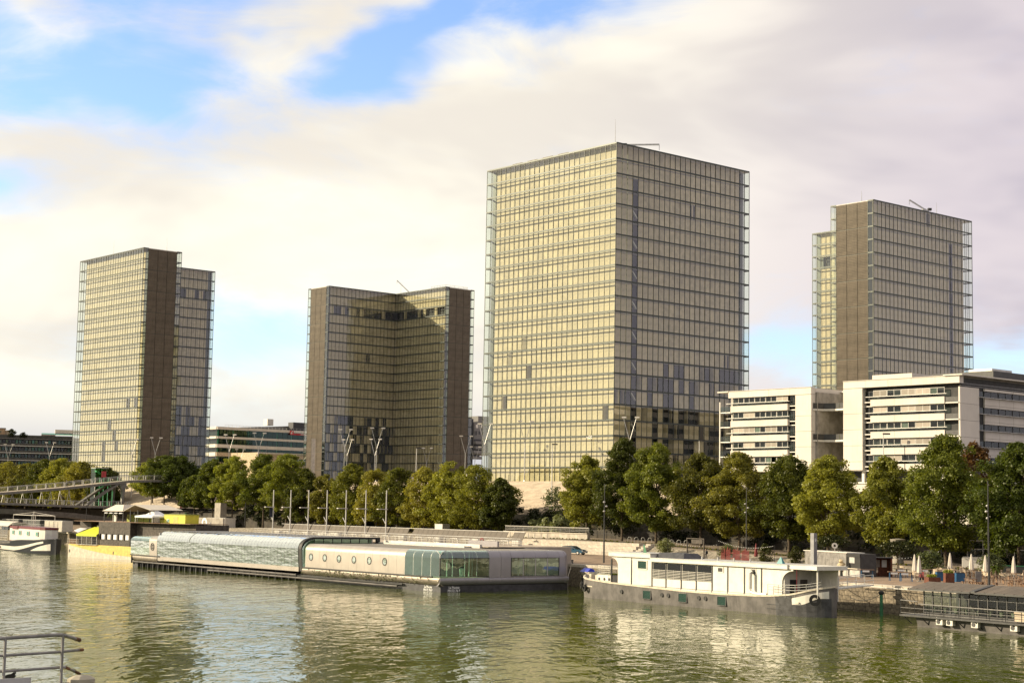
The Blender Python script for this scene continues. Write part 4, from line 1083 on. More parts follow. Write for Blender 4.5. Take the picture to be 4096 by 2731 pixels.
for i in range(4):
    x1, x0 = strips[2+i], strips[3+i]
    wallpan(x0+.08, x1-.08, 1.95, 2.85, 'low_panel'); one('base_rail', 'white_paint', HO, (x0, x1, YC-.05, YC+.05, 1.72, 1.9))
    wn = one('window', 'white_paint', HO, (x0+.08, x0+.16, YC-.12, YC-.02, 2.85, 4.7), (x1-.16, x1-.08, YC-.12, YC-.02, 2.85, 4.7), (x0+.16, x1-.16, YC-.12, YC-.02, 4.6, 4.7))
    one('pane', 'window_glass', wn, (x0+.16, x1-.16, YC-.08, YC-.06, 2.85, 4.6))
    rl = MB()
    for k in range(6): rl.tube([(x0+.1, YC+.04, 2.95+k*.17), (x1-.1, YC+.04, 2.95+k*.17)], .03, 4)
    rl.tube([((x0+x1)/2, YC+.04, 2.85), ((x0+x1)/2, YC+.04, 3.9)], .03, 4); rl.build('guard_rail', 'white_paint', HO)
for i in range(3):
    x1, x0 = strips[6+i], strips[7+i]
    wallpan(x0+.08, x1-.08, 1.95, 4.72)
wallpan(5.2, 8.18, 1.95, 4.72)
one('base_rail', 'white_paint', HO, (5.2, 16, YC-.05, YC+.05, 1.72, 1.92))
wn = one('window', 'white_paint', HO, (14.15, 15.15, YC, YC+.06, 3.95, 4.55)); one('pane', 'black', wn, (14.3, 15.0, YC+.06, YC+.075, 4.05, 4.45))
wn = one('window', 'white_paint', HO, (9.1, 10.0, YC, YC+.05, 3.9, 4.55)); one('pane', 'black', wn, (9.2, 9.9, YC+.05, YC+.065, 4.0, 4.5))
one('interior', 'room_dark', HO, (8, 31, -4.4, -4.2, 1.5, 4.7)); one('interior_floor', 'brown_wood', HO, (5, 33, -4.6, -.8, 1.45, 1.5))
for k in range(7): one('interior_plant', 'leaf_dark', HO, (17+k*1.3, 17.5+k*1.3, -1.6, -1.2, 1.5, 2.8+.35*(k % 3)))
one('far_wall', 'white_paint', HO, (5.2, 33.7, -4.75, -4.6, 1.5, 4.72)) if False else None
one('roof', 'white_paint', HO, (4.15, 26.25, -5.0, -.3, 4.72, 5.12)); one('raised_roof', 'white_paint', HO, (26.27, 33.95, -5.0, -.35, 5.1, 5.55)); one('roof_trim', 'galv', HO, (26.2, 34.0, -5.05, -.3, 5.55, 5.62)); one('roof_trim', 'galv', HO, (4.1, 26.2, -5.05, -.25, 5.12, 5.17))
one('porch_roof', 'white_paint', HO, (.1, 4.13, -4.9, -.5, 4.75, 5.15))
sk = MB(); sk.hexa([(21.2,-4.2,5.15),(26.1,-4.2,5.15),(26.1,-1.0,5.15),(21.2,-1.0,5.15),(21.8,-3.6,5.75),(26.1,-3.6,5.75),(26.1,-1.6,5.75),(21.8,-1.6,5.75)]); sk.build('skylight', 'dark_hull', HO)
# arched openings at both ends
def arch(x_in, x_out, ztop, zb, y_, nm):
    """wall piece with a quarter-arch cut, running from x_in (solid) to x_out (free edge)"""
    b = MB(); n = 10; vs = []; r = abs(x_out-x_in)
    for s in (0, .1):
        vs += [(x_in, y_-s, zb)]+[(x_in+(x_out-x_in)*(1-cos(pi/2*k/n)), y_-s, ztop-r*.75+r*.75*sin(pi/2*k/n)) for k in range(n+1)]+[(x_out, y_-s, ztop+.22), (x_in-(x_out-x_in)*.02, y_-s, ztop+.22)]
    m_ = len(vs)//2
    fs = [tuple(range(m_)), tuple(range(2*m_-1, m_-1, -1))]+[(i, (i+1) % m_, m_+(i+1) % m_, m_+i) for i in range(m_)]
    b.add(vs, fs); return b.build(nm, 'white_paint', HO)
arch(32.5, 33.65, 4.9, 3.7, YC, 'arch_panel'); arch(5.2, 3.6, 4.55, 3.6, YC, 'arch_panel')
one('porch_wall', 'white_paint', HO, (5.0, 5.15, -4.6, -.75, 1.5, 4.72)); one('porch_door', 'black', HO, (4.93, 4.98, -2.4, -1.5, 1.6, 3.6)); one('porch_window', 'dark_wood', HO, (4.93, 4.98, -4.0, -3.0, 2.2, 3.6))
one('porch_side', 'white_paint', HO, (1.2, 5.0, -4.7, -4.6, 1.5, 4.75))
MB().tube([(.5, -1.0, 1.9), (.5, -1.0, 4.76)], .09, 8).build('porch_post', 'white_paint', HO); MB().tube([(3.2, -.75, 1.9), (3.2, -.75, 4.76)], .05, 6).build('porch_post', 'maroon', HO)
rl = MB()
for z_ in (3.1, 2.85, 2.55): rl.tube([(6.85, -.15, z_), (5, -.05, z_), (3, -.3, z_+.05), (1.6, -.8, z_+.2), (.5, -1.5, z_+.45)], .03, 5)
for x_, y_ in ((6.85, -.15), (5.2, -.06), (4.2, -.1), (3, -.3), (1.8, -.7)): rl.tube([(x_, y_, 1.8), (x_, y_, 3.1 if x_ > 2.5 else 3.3)], .03, 5)
rl.build('bow_rail', 'galv', HO)
MB().tube([(9.5,YC-.1,4.25),(9.5,YC+.35,4.3),(9.5,YC+.45,4.1),(9.5,YC+.45,2.5),(9.35,YC+.45,2.15),(8.9,YC+.45,2.0),(7.0,YC+.45,1.98)], .17, 8).build('vent_pipe', 'galv', HO, True)
rl = MB()
for z_ in (3.9, 3.65, 3.4, 3.15, 2.95): rl.tube([(33.8, -.5, z_), (36.4, -.7, z_), (36.4, -4.6, z_)], .025, 4)
for x_ in (34.2, 35.1, 36.4): rl.tube([(x_, -.62, 2.1), (x_, -.62, 3.9)], .03, 4)
for k in range(10): rl.tube([(36.4, -.9-k*.4, 2.1), (36.4, -.9-k*.4, 3.9)], .02, 4)
rl.build('stern_rail', 'white_paint', HO)
one('stern_locker', 'white_paint', HO, (33.75, 36.5, -4.6, -.62, 1.5, 2.85)); one('stern_turf', 'leaf_green', HO, (33.8, 36.4, -4.5, -.7, 2.86, 2.95))
for x_ in (36.0, 35.0, 34.1): MB().disc((x_, -.6, 2.35), (0,1,0), .17, .06, 12).build('locker_port', 'black', HO)
for x_, z_ in ((38.8, 2.9), (37.6, 2.8)): one('deck_bitt', 'cream_hull', HO, (x_-.2, x_+.2, -1.9, -1.4, 1.8, z_-.1))
one('stern_winch', 'dark_hull', HO, (38.9, 39.5, -3.2, -2.6, 2.0, 3.1))
MB().ring((39.0, -.55+.28, 1.45), (.5,1,0), .3, .12, .2, 14).build('fender_tyre', 'tyre', HO); MB().ring((38.3, -.30+.12, 1.15), (.2,1,0), .3, .12, .2, 14).build('fender_tyre', 'tyre', HO)
MB().ring((.75, -1.0+.15, 1.75), (-.7,.7,0), .42, .16, .3, 14).build('fender_tyre', 'tyre', HO)
text('lettering', 'RHÔNE' if False else 'D0I81 F', .26, 'letter_black', HO, (35.4, -.57, 2.55), (pi/2, 0, pi), .005) if False else None
ch = one('mooring_guide', 'guide_steel', HO, (6.1, 6.6, -6.6, -6.1, -1, 8.4))
for z_ in (7.4, 6.6, 5.8): one('guide_clip', 'galv', ch, (6.6, 6.68, -6.5, -6.3, z_, z_+.6))
text('lettering', '9', .5, 'letter_white', HO, (6.09, -6.35, 7.5), (pi/2, 0, -pi/2), .005)
fl = MB(); fl.tube([(29.5,-2,5.5),(29.5,-2,6.6)], .02, 4); fl.build('flag_staff', 'steel', HO); MB().hexa([(28.9,-2.02,5.6),(29.5,-2.02,5.6),(29.5,-2.0,5.6),(28.9,-2,5.6),(29.3,-2.02,6.5),(29.5,-2.02,6.55),(29.5,-2,6.55),(29.3,-2,6.5)]).build('flag', 'green_paint', HO)
dv = MB(); dv.hexa([(7.2,-3,5.17),(8.1,-3,5.17),(8.1,-2.6,5.17),(7.2,-2.6,5.17),(7.6,-2.85,5.85),(7.7,-2.85,5.85),(7.7,-2.8,5.85),(7.6,-2.8,5.85)]); dv.build('folded_parasol', 'teal_paint', HO)
# gangway to the quay with its railing
gw = thing('gangway', 'sloping white gangway with railings between the houseboat bow and the quay', 'gangway', (*HA, 0), frame_of(HA, HE))
b = MB(); b.hexa([(2.2,-4.6,2.6),(3.6,-4.6,2.6),(3.6,-11.0,3.0),(2.2,-11.0,3.0),(2.2,-4.6,2.72),(3.6,-4.6,2.72),(3.6,-11,3.12),(2.2,-11,3.12)]); b.build('walkway', 'galv', gw)
for x_ in (2.25, 3.55):
    rl = MB()
    for dz in (.5, 1.05): rl.tube([(x_,-4.6,2.7+dz),(x_,-11,3.1+dz)], .035, 5)
    for k in range(6): rl.tube([(x_,-4.6-k*1.28,2.7+k*.08),(x_,-4.6-k*1.28,3.75+k*.08)], .03, 4)
    rl.build('railing', 'white_paint', gw)
bb = thing('rowing_boat', 'small boat under a bright blue tarpaulin lying against the quay wall', 'boat', (-114.9, -112.4, .75), 1.0)
hb2 = interp([(-2.4,.35),(-1.8,.8),(0,.95),(1.6,.8),(2.4,.1)]); hull_loft([-2.4,-1.8,-.8,0,.8,1.6,2.1,2.4], hb2, lambda x: 1.75, 0, keel=1.1, tuck=.5).build('hull', 'cream_hull', bb, True)
MB().loft([[(x, -hb2(x)-.05, 1.7), (x, -.3*hb2(x), 2.15), (x, .3*hb2(x), 2.15), (x, hb2(x)+.05, 1.7)] for x in (-2.2,-1.5,0,1.2,2.3)]).build('tarpaulin', 'blue_tarp', bb)
one('cradle', 'dark_metal', bb, (-1.5, -1.3, -.6, .6, -.4, 1.15)); one('cradle', 'dark_metal', bb, (1.2, 1.4, -.6, .6, -.4, 1.15))

# ---- restaurant boat, bottom right
RO = thing('restaurant_boat', 'glazed restaurant boat with brown pitched roof and deck railing at lower right', 'boat', (-134, -187.9, 0), frame_of((-134, -187.9), (-132.5, -174.6)))
rh = MB(); rh.loft([[(x, y, z) for y, z in ((-.9,-.8),(-.75,.15),(-.55,.95),(-6.4,.95),(-6.2,.15),(-6.0,-.8))] for x in (-14, 0, 8, 12.8)]+[[(13.4, y, z) for y, z in ((-1.6,-.8),(-1.4,.15),(-1.2,.95),(-5.6,.95),(-5.4,.15),(-5.2,-.8))]]); rh.build('hull', 'grey_hull', RO)
one('deck', 'dark_metal', RO, (-14, 14.3, -6.5, .05, .95, 1.12)); 
for k in range(13): MB().beam((13.8-k*2.1, .0, .95), (13.8-k*2.1-.3, -.75, .25), .08, .08).build('deck_brace', 'dark_metal', RO)
rl = MB(); nP = 14
rl.tube([(14.2, 0, 2.45), (12.1, 0, 2.4)], .04, 5)
rl.tube([(12.0, 0, 2.18), (-14, 0, 2.12)], .05, 5)
for z_ in (1.28, 1.75): rl.tube([(14.2, 0, z_), (-14, 0, z_-.03)], .025, 4)
rl.build('handrail', 'rail_grey', RO)
for k in range(16): MB().tube([(14.2-k*1.75, 0, 1.1), (14.2-k*1.75, 0, 2.4 if k < 2 else 2.16)], .035, 5).build('rail_post', 'dark_metal', RO)
for k in range(25):
    x_ = 12.1-k*1.07
    MB().box(x_-.05, x_+.05, -.95, -.85, 1.12, 3.6).build('post', 'dark_metal', RO)
    MB().box(x_-.045, x_+.045, -4.6, -4.5, 1.12, 3.6).build('post', 'dark_metal', RO)
    pn = one('pane', 'window_glass', RO, (x_-1.0, x_-.07, -.93, -.90, 1.5, 3.3)); one('transom', 'dark_metal', RO, (x_-1.02, x_-.05, -.95, -.87, 2.85, 2.9))
    one('low_panel', 'dark_metal', RO, (x_-1.02, x_-.05, -.95, -.87, 1.12, 1.45))
# pitched roof in two modules, standing-seam sheets
def roofmod(xa, xb):
    n = max(1, round((xa-xb)/1.05)); mid = (xa+xb)/2
    for k in range(n):
        x0 = xa-(xa-xb)*k/n; x1 = xa-(xa-xb)*(k+1)/n
        def ze(x): return 3.55+.22*(1-abs(x-mid)/((xa-xb)/2)) if False else 3.55
        b = MB(); b.hexa([(x0,.1,3.5),(x1+.02,.1,3.5),(x1+.02,-2.8,4.12),(x0,-2.8,4.12),(x0,.1,3.58),(x1+.02,.1,3.58),(x1+.02,-2.8,4.2),(x0,-2.8,4.2)]); b.build('roof_sheet', 'boat_roof', RO)
        b = MB(); b.hexa([(x0,-2.8,4.12),(x1+.02,-2.8,4.12),(x1+.02,-5.6,3.5),(x0,-5.6,3.5),(x0,-2.8,4.2),(x1+.02,-2.8,4.2),(x1+.02,-5.6,3.58),(x0,-5.6,3.58)]); b.build('roof_sheet', 'boat_roof', RO)
        one('roof_seam', 'panel_brown', RO, (x0-.03, x0+.03, -.02, .08, 3.56, 3.66))
roofmod(13.2, 5.8); roofmod(5.3, -14)
one('eave_fascia', 'dark_metal', RO, (5.8, 13.2, .1, .16, 3.44, 3.6)); one('eave_fascia', 'dark_metal', RO, (-14, 5.3, .1, .16, 3.44, 3.6))
gb = MB(); gb.hexa([(5.8,.1,3.5),(5.3,.1,3.5),(5.3,-2.8,4.1),(5.8,-2.8,4.1),(5.8,.1,3.7),(5.3,.1,3.7),(5.3,-2.8,4.25),(5.8,-2.8,4.25)]); gb.build('valley_flashing', 'dark_metal', RO)
for x_ in (9.65, 8.45, 5.55, 1.2):
    ac = one('air_conditioner', 'white_paint', RO, (x_-.38, x_+.38, -.55, -.15, .4, .95)); MB().disc((x_+.1, -.13, .68), (0,1,0), .2, .05, 14).build('fan_grille', 'dark_metal', ac)
rn = random.Random(2)
for k in range(12): 
    x_ = 11.4-k*1.3; MB().lathe([(.18,0),(.2,.5),(.24,.75)], 8, (x_, -1.6, 1.12)).build('tub_chair', 'chair_tan', RO)
for k in range(5): one('interior_table', 'brown_wood', RO, (10.5-k*2.6, 11.5-k*2.6, -2.6, -1.9, 1.8, 1.86), (10.95-k*2.6, 11.05-k*2.6, -2.3, -2.2, 1.12, 1.8))
one('back_wall', 'dark_wood', RO, (-14, 12, -5.4, -5.3, 1.12, 3.5))
one('bench', 'chair_tan', RO, (-2.5, 1.5, -.8, -.6, 1.2, 2.1))

# ---- yellow and cream barge with dark timber house
YO = thing('yellow_barge', 'yellow and cream barge carrying a dark timber deckhouse', 'barge', (-120.2, .4, 0), frame_of((-120.2, .4), (-123.2, 22.5)))
yh = MB(); yh.prism([(-16,0),(20.5,0),(22.2,-2),(22.4,-5),(22.2,-9),(-16,-9)], -1.2, 2.42); yh.build('hull', 'cream_hull', YO)
wave = interp([(-16,.55),(0,.62),(6,.8),(10,1.05),(14,1.45),(18,1.95),(20.4,2.3)])
secs = [[(x, .0, wave(x)), (x, .0, 2.43), (x, .02, 2.43), (x, .02, wave(x))] for x in np.linspace(-16, 20.4, 24)]
MB().loft(secs).build('yellow_flash', 'yellow_hull', YO)
for x_ in (20, 6.1): MB().disc((x_, .02, 1.15), (0,1,0), .16, .05, 10, .3).build('porthole', 'dark_metal', YO)
plank = lambda x0, x1, y_, z0, z1: one('timber_panel', 'dark_wood', YO, (x0+.015, x1-.015, y_-.12, y_, z0, z1))
for k in range(6):
    x0 = 1.4+k*1.62; plank(x0, x0+1.62, -.1, 2.44, 3.45); plank(x0, x0+1.62, -.1, 4.55, 5.78); plank(x0, x0+1.62, -.08, 5.8, 6.72)
for k in range(5):
    x0 = 1.75+k*1.85; wn = one('window', 'black', YO, (x0, x0+1.5, -.35, -.3, 3.45, 4.55)); one('pane', 'window_glass', wn, (x0+.1, x0+1.25, -.28, -.25, 3.5, 4.5)); one('curtain_or_glint', 'white_canvas', wn, (x0+.25, x0+1.2, -.248, -.24, 3.55, 4.45))  # white sheets before the panes imitate bright reflections in the glass
for k in range(6): x0 = 1.4+k*1.85-.02; one('window_pier', 'dark_wood', YO, (x0, x0+.33, -.22, -.1, 3.45, 4.55))
one('deckhouse_core', 'dark_wood', YO, (-15.7, 11, -8.9, -1.6, 2.42, 6.6)); one('deckhouse_core', 'dark_wood', YO, (1.5, 11, -1.6, -.36, 2.42, 6.6))
for k in range(10): plank(-15.8+k*1.72, -15.8+k*1.72+1.72, -1.5, 5.75, 6.72); plank(-15.8+k*1.72, -15.8+k*1.72+1.72, -1.52, 2.44, 5.7)
for k in range(2): plank(16.3+k*1.8, 18.1+k*1.8, -2.0, 5.75, 6.8); plank(16.3+k*1.8, 18.1+k*1.8, -2.02, 4.4, 5.72)
one('deckhouse_core', 'dark_wood', YO, (16.3, 19.9, -8, -2.2, 2.42, 6.7)); one('deckhouse_core', 'dark_wood', YO, (11, 16.4, -8.5, -3.6, 2.42, 6.75))
one('deck_terrace', 'brown_wood', YO, (-15.6, 19.5, -8.8, -.3, 6.72, 6.8))
aw = MB(); aw.hexa([(11.1,.35,4.25),(17.6,.35,4.25),(15.2,-2.0,5.6),(11.1,-2.0,5.6),(11.1,.35,4.33),(17.6,.35,4.33),(15.2,-2.0,5.7),(11.1,-2,5.7)]); aw.build('awning', 'lime_cloth', YO); one('awning_valance', 'lime_cloth', YO, (11.1, 17.5, .33, .38, 3.98, 4.26)); one('awning_box', 'white_paint', YO, (11.2, 14.5, -2.3, -2.0, 5.65, 5.95))
for k in range(4): one('clear_curtain', 'clear_film', YO, (11.2+k*1.6, 12.75+k*1.6, .2, .23, 2.3, 4.1))
one('curtain_frame', 'galv', YO, (11.1, 17.6, .18, .26, 2.42, 2.48), *[(11.1+k*1.6, 11.16+k*1.6, .18, .26, 2.42, 4.2) for k in range(5)])
one('veranda_wall', 'canvas', YO, (11, 17.5, -3.5, -3.4, 2.42, 5.6))
for k in range(5): one('veranda_chair', 'brown_wood', YO, (17.8+k*.65, 18.3+k*.65, -.9, -.4, 2.44, 3.3))
rl = MB()
for z_ in (2.9, 3.35): rl.tube([(11, .05, z_), (21, .0, z_)], .025, 4)
for k in range(7): rl.tube([(11+k*1.6, .05, 2.4), (11+k*1.6, .05, 3.35)], .025, 4)
rl.build('railing', 'galv', YO)
sl_ = MB(); sl_.hexa([(17.5,.0,4.6),(19.8,-.6,4.9),(19.8,-2.3,5.5),(17.5,-2,5.3),(17.5,.0,4.64),(19.8,-.6,4.94),(19.8,-2.3,5.54),(17.5,-2,5.34)]); sl_.build('shade_sail', 'white_canvas', YO)
# things on the barge roof
def ypt(x, y, z=6.8):
    a = frame_of((-120.2, .4), (-123.2, 22.5)); return (-120.2+x*cos(a)-y*sin(a), .4+x*sin(a)+y*cos(a), z)
YR = frame_of((-120.2, .4), (-123.2, 22.5))
TN = thing('roof_pavilion', 'pale canvas gable tent over lime green walls on the yellow barge roof', 'tent', ypt(0, 0), YR)
for (x0, x1, rg, y_) in ((9.5, -3.8, 0, 0),):
    tp = MB(); tp.loft([[(9.8, -.4, 1.85), (9.8, -4.2, 3.15), (9.8, -8, 1.85)], [(-4, -.4, 1.85), (-4, -4.2, 3.15), (-4, -8, 1.85)]], closed=False, caps=False); 
tp = MB(); z0 = 1.9
tp.hexa([(4.2,-.3,z0),(10.6,-.3,z0),(10.6,-7.5,z0),(4.2,-7.5,z0),(5.2,-1.2,z0+1.2),(7.6,-1.2,z0+1.2),(7.6,-6.6,z0+1.2),(5.2,-6.6,z0+1.2)]); tp.build('canopy', 'canvas', TN)
tp = MB(); tp.loft([[(4.15,-7.6,1.9),(4.15,-.4,1.9),(.8,-.4,3.1),(.8,-7.6,3.1)],[(4.15,-7.6,1.98),(4.15,-.4,1.98),(.8,-.4,3.18),(.8,-7.6,3.18)]]); tp.loft([[(.8,-7.6,3.1),(.8,-.4,3.1),(-4.0,-.4,2.2),(-4.0,-7.6,2.2)],[(.8,-7.6,3.18),(.8,-.4,3.18),(-4.0,-.4,2.28),(-4.0,-7.6,2.28)]]); tp.build('gable_canopy', 'canvas', TN)
for x_ in (10.2, 7.4, 4.4, 2.2, 0, -3.6):
    for y_ in (-.6, -7.2): MB().box(x_-.06, x_+.06, y_-.06, y_+.06, 0, 2.2).build('post', 'dark_metal', TN)
for k in range(3): one('bar_wall', 'lime_wall', TN, (.3+k*2.6, 2.8+k*2.6, -4.1, -4, 0, 1.35))
one('bar_wall', 'white_paint', TN, (8.3, 9.6, -2.1, -2, 0, 1.3)); 
for k in range(4): MB().ball((9.5-k*1.5, -.5, 1.55), .5, 8, 4, 1.3, .4, .25).build('swag', 'white_canvas', TN)
GZ = thing('gazebo', 'white pop-up gazebo with peaked roof beside the yellow cabin', 'tent', ypt(-3.5, -1.9), YR)
gp = MB(); gp.loft([[(-2.6,-2.6,.9),(2.6,-2.6,.9),(2.6,2.6,.9),(-2.6,2.6,.9)],[(-2.6,-2.6,1.2),(2.6,-2.6,1.2),(2.6,2.6,1.2),(-2.6,2.6,1.2)],[(-1.2,-1.2,1.5),(1.2,-1.2,1.5),(1.2,1.2,1.5),(-1.2,1.2,1.5)],[(-.1,-.1,2.3),(.1,-.1,2.3),(.1,.1,2.3),(-.1,.1,2.3)]]); gp.build('canopy', 'white_canvas', GZ)
for x_ in (-2.5, 2.5):
    for y_ in (-2.5, 2.5): MB().box(x_-.04, x_+.04, y_-.04, y_+.04, 0, 1).build('leg', 'galv', GZ)
YC_ = thing('yellow_cabin', 'bright yellow cabin with small hatch on the barge roof', 'cabin', ypt(-9.2, -1.4), YR)
one('wall', 'yellow_paint', YC_, (-3.6, 2.4, -3, 0, 0, 1.5)); one('hatch', 'white_paint', YC_, (.9, 1.6, 0, .06, .2, .75)); one('hatch_pane', 'office_glass', YC_, (1.0, 1.4, .06, .08, .28, .7)); one('door', 'yellow_hull', YC_, (-1.6, -.2, 0, .03, .0, 1.2)); one('wing', 'yellow_paint', YC_, (2.4, 4.4, -2.2, -.6, 0, 1.35)); one('roof_lip', 'lime_wall', YC_, (-3.7, 2.5, -3.1, .08, 1.5, 1.6))

# ---- black, white and maroon river boat, far left
BO = thing('river_boat', 'black and white river boat with maroon trim and white canopy at the left edge', 'boat', (-118.5-3.5, 32.5+1.2, -.40), frame_of((-118.5, 32.5), (-111, 78)))
bx = [-.5, -.2, 0, .3, .6, 1, 1.5, 2.2, 3, 4, 5, 6.5, 8, 10, 12, 15, 18, 26, 34, 42, 50]
bw = interp([(-.5,.08),(0,.35),(.6,.8),(1.5,1.4),(3,2.0),(5,2.4),(8,2.6),(50,2.6)]); bg_ = interp([(-.5,3.35),(0,3.3),(6,2.95),(17,2.75),(27,2.2),(40,1.8),(50,1.75)])
hull_loft(bx, bw, bg_, -2.6, tuck=.75).build('hull', 'navy_hull', BO, True)
bend = lambda x: max(0.0, (22-x)/19)
plate(2.5, 50, lambda x: min(bg_(x)-.2, 1.35+1.45*bend(x)**1.5), lambda x: .55+1.85*bend(x)**1.3, bw, bg_, -2.6, n=60, tuck=.75, out=.05).build('white_band', 'white_paint', BO)
plate(.7, 9, lambda x: .9+(9-x)/8.3*1.5, lambda x: .84+(9-x)/8.3*.25, bw, bg_, -2.6, n=30, tuck=.75, out=.05).build('bow_flash', 'white_paint', BO)
plate(24, 50, lambda x: bg_(x)-.05, lambda x: bg_(x)-.38, bw, bg_, -2.6, tuck=.75, out=.03).build('grey_strake', 'grey_hull', BO)
gunwale(bx, bw, bg_, -2.6).build('gunwale', 'dark_hull', BO)
for k in range(4): MB().ring((42.2-k*3.6+.0, .02, .95), (0,1,0), .17, .06, .1, 12).build('porthole', 'dark_metal', BO)
cs = [(3.2, -2.6), (3.6, -1.4), (5, -.75), (27, -.65), (27, -4.6), (5, -4.4), (3.6, -3.8)]
MB().prism(cs, 2.3, 5.05).build('cabin', 'white_paint', BO)
def grow(p, d): return [(x+(d if x > 10 else -d)*.6, y+(d if y > -2.6 else -d)) for x, y in p]
MB().prism(grow(cs, .06), 5.05, 5.5).build('maroon_band', 'maroon', BO); MB().prism(grow(cs, .04), 2.2, 2.55).build('maroon_base', 'maroon', BO)
for x_ in (24, 19, 13, 6.5):
    wn = one('window', 'galv', BO, (x_-.9, x_+.9, -.66, -.56, 3.75, 4.65)); one('pane', 'office_glass', wn, (x_-.75, x_+.75, -.56, -.54, 3.85, 4.55)); one('lining', 'black', wn, (x_-.75, x_+.75, -.565, -.561, 3.85, 4.55))
text('lettering', 'MY CAT' if False else '', .5, 'letter_white', BO, (22, -.5, 5.1), (pi/2, 0, pi)) if False else None
one('name_board', 'maroon', BO, (20.5, 24.5, -.58, -.5, 4.9, 5.5))
rl = MB()
for z_ in (5.8, 6.1): rl.tube([(27, -.7, z_), (5, -.8, z_), (3.4, -2.6, z_), (5, -4.4, z_)], .03, 4)
for k in range(14): rl.tube([(27-k*1.7, -.72, 5.5), (27-k*1.7, -.72, 6.1)], .025, 4)
rl.build('roof_rail', 'galv', BO)
fr = MB()
P4 = [(26, -1), (12, -1), (7, -4.2), (21, -4.2)]
for x_, y_ in P4: fr.tube([(x_, y_, 5.5), (x_, y_, 7.8)], .05, 5)
for i in range(4): fr.tube([(*P4[i], 7.8), (*P4[(i+1) % 4], 7.8)], .04, 4); fr.tube([(*P4[i], 7.8), (16.5, -2.6, 8.4)], .03, 4)
fr.tube([(16.5,-2.6,5.5),(16.5,-2.6,8.6)], .05, 5); fr.build('awning_frame', 'white_paint', BO)
cn = MB(); cn.loft([[(x, -.2, 5.35), (x, -1.2, 6.1), (x, -2.6, 6.35), (x, -4, 6.1), (x, -5, 5.35), (x, -4, 6.02), (x, -2.6, 6.27), (x, -1.2, 6.02)] for x in (27.1, 34, 42, 50)]); cn.build('canopy', 'canvas', BO)
for k in range(8): one('clear_curtain', 'clear_film', BO, (27.3+k*2.8, 29.9+k*2.8, -.35, -.32, 2.9, 5.3))
rl = MB()
for z_ in (2.5, 3.0, 3.5): rl.tube([(27, -.2, z_), (50, -.2, z_)], .035, 4)
for k in range(20): rl.tube([(27+k*1.2, -.2, 1.8), (27+k*1.2, -.2, 3.5)], .03, 4)
rl.build('side_rail', 'white_paint', BO); MB().ring((36, -.1, 3.2), (0,1,0), .33, .09, .1, 14).build('lifebuoy', 'red_paint', BO)

# ---- corner of a moored boat close to the bridge, lower left
def nearpt(px, py, D):
    t = _f*6551+_r2*(px-2048)+_u2*(1365.5-py); return CAM+t*(D/6551)
D0 = 30.0
FB = thing('moored_work_boat', 'corner of a nearby boat with bent white pipe railing and rusty ends', 'boat')
def npath(pts): return [nearpt(x, y, D0+dz) for x, y, dz in pts]
for pts, r_, nm in (([(-420,2575,-1.2),(18,2551,0),(220,2538,.5),(250,2538,.6),(302,2553,1.4)], .034, 'top_rail'), ([(-420,2645,-1.2),(18,2620,0),(250,2605,.6),(315,2598,1.0)], .026, 'middle_rail'), ([(-420,2710,-1.2),(18,2683,0),(245,2667,.6),(265,2668,.8),(300,2684,1.3),(312,2691,1.5)], .026, 'lower_rail')):
    MB().tube(npath(pts), r_, 8).build(nm, 'rail_grey', FB, True)
for pts, r_ in (([(300,2552.5,1.38),(318,2558,1.75)], .040), ([(310,2598.3,.97),(331,2597,1.2)], .030), ([(297,2682.5,1.25),(318,2693,1.6)], .030), ([(262,2667,.75),(276,2673,.95)], .030)):
    MB().tube(npath(pts), r_, 8).build('rusty_end', 'rust', FB)
for x0, x1 in ((22, 12), (252, 248)):
    a = nearpt(x0, 2546 if x0 < 100 else 2534, D0 if x0 < 100 else D0+.6); b = nearpt(x1, 2745, D0 if x0 < 100 else D0+.6); b.x, b.y = a.x, a.y; MB().tube([a, b-Vector((0,0,.5))], .03, 8).build('rail_post', 'rail_grey', FB, True)
c0 = nearpt(-400, 2760, D0-1.5); c1 = nearpt(18, 2727, D0); c2 = nearpt(285, 2722, D0+.7); zt = c1.z-.05
away = Vector((_f.x, _f.y, 0)).normalized()*-6.0
MB().hexa([(c0.x,c0.y,zt-1.0),(c2.x,c2.y,zt-1.0),(c2.x+away.x,c2.y+away.y,zt-1.0),(c0.x+away.x,c0.y+away.y,zt-1.0),(c0.x,c0.y,zt),(c2.x,c2.y,zt),(c2.x+away.x,c2.y+away.y,zt),(c0.x+away.x,c0.y+away.y,zt)]).build('deck', 'dark_hull', FB)
inn = Vector((_r.x, _r.y, 0))*-.6; 
hv = [c0+inn, c2+inn, c2+inn+away*1.0, c0+inn+away*1.0]
MB().hexa([(q.x,q.y,-.8) for q in hv]+[(q.x,q.y,zt-.98) for q in hv]).build('hull', 'grey_hull', FB)
q0 = nearpt(-60, 2722, D0-.3); q1 = nearpt(125, 2706, D0+.1)
MB().hexa([(q0.x,q0.y,zt-.1),(q1.x,q1.y,zt-.1),(q1.x+away.x*.01,q1.y+away.y*.01,zt-.1),(q0.x+away.x*.01,q0.y+away.y*.01,zt-.1),(q0.x,q0.y,q1.z-.02),(q1.x,q1.y,q1.z),(q1.x+away.x*.01,q1.y+away.y*.01,q1.z),(q0.x+away.x*.01,q0.y+away.y*.01,q1.z-.02)]).build('bulwark_plate', 'galv', FB)
k0 = [nearpt(x, y, D0+.25) for x, y in ((20,2712),(20,2702),(35,2694),(50,2692),(62,2684),(66,2688),(60,2698),(66,2700),(56,2712))]
bk = away.normalized()*.12
MB().loft([[tuple(q) for q in k0], [tuple(q+bk) for q in k0]]).build('bracket', 'black', FB)
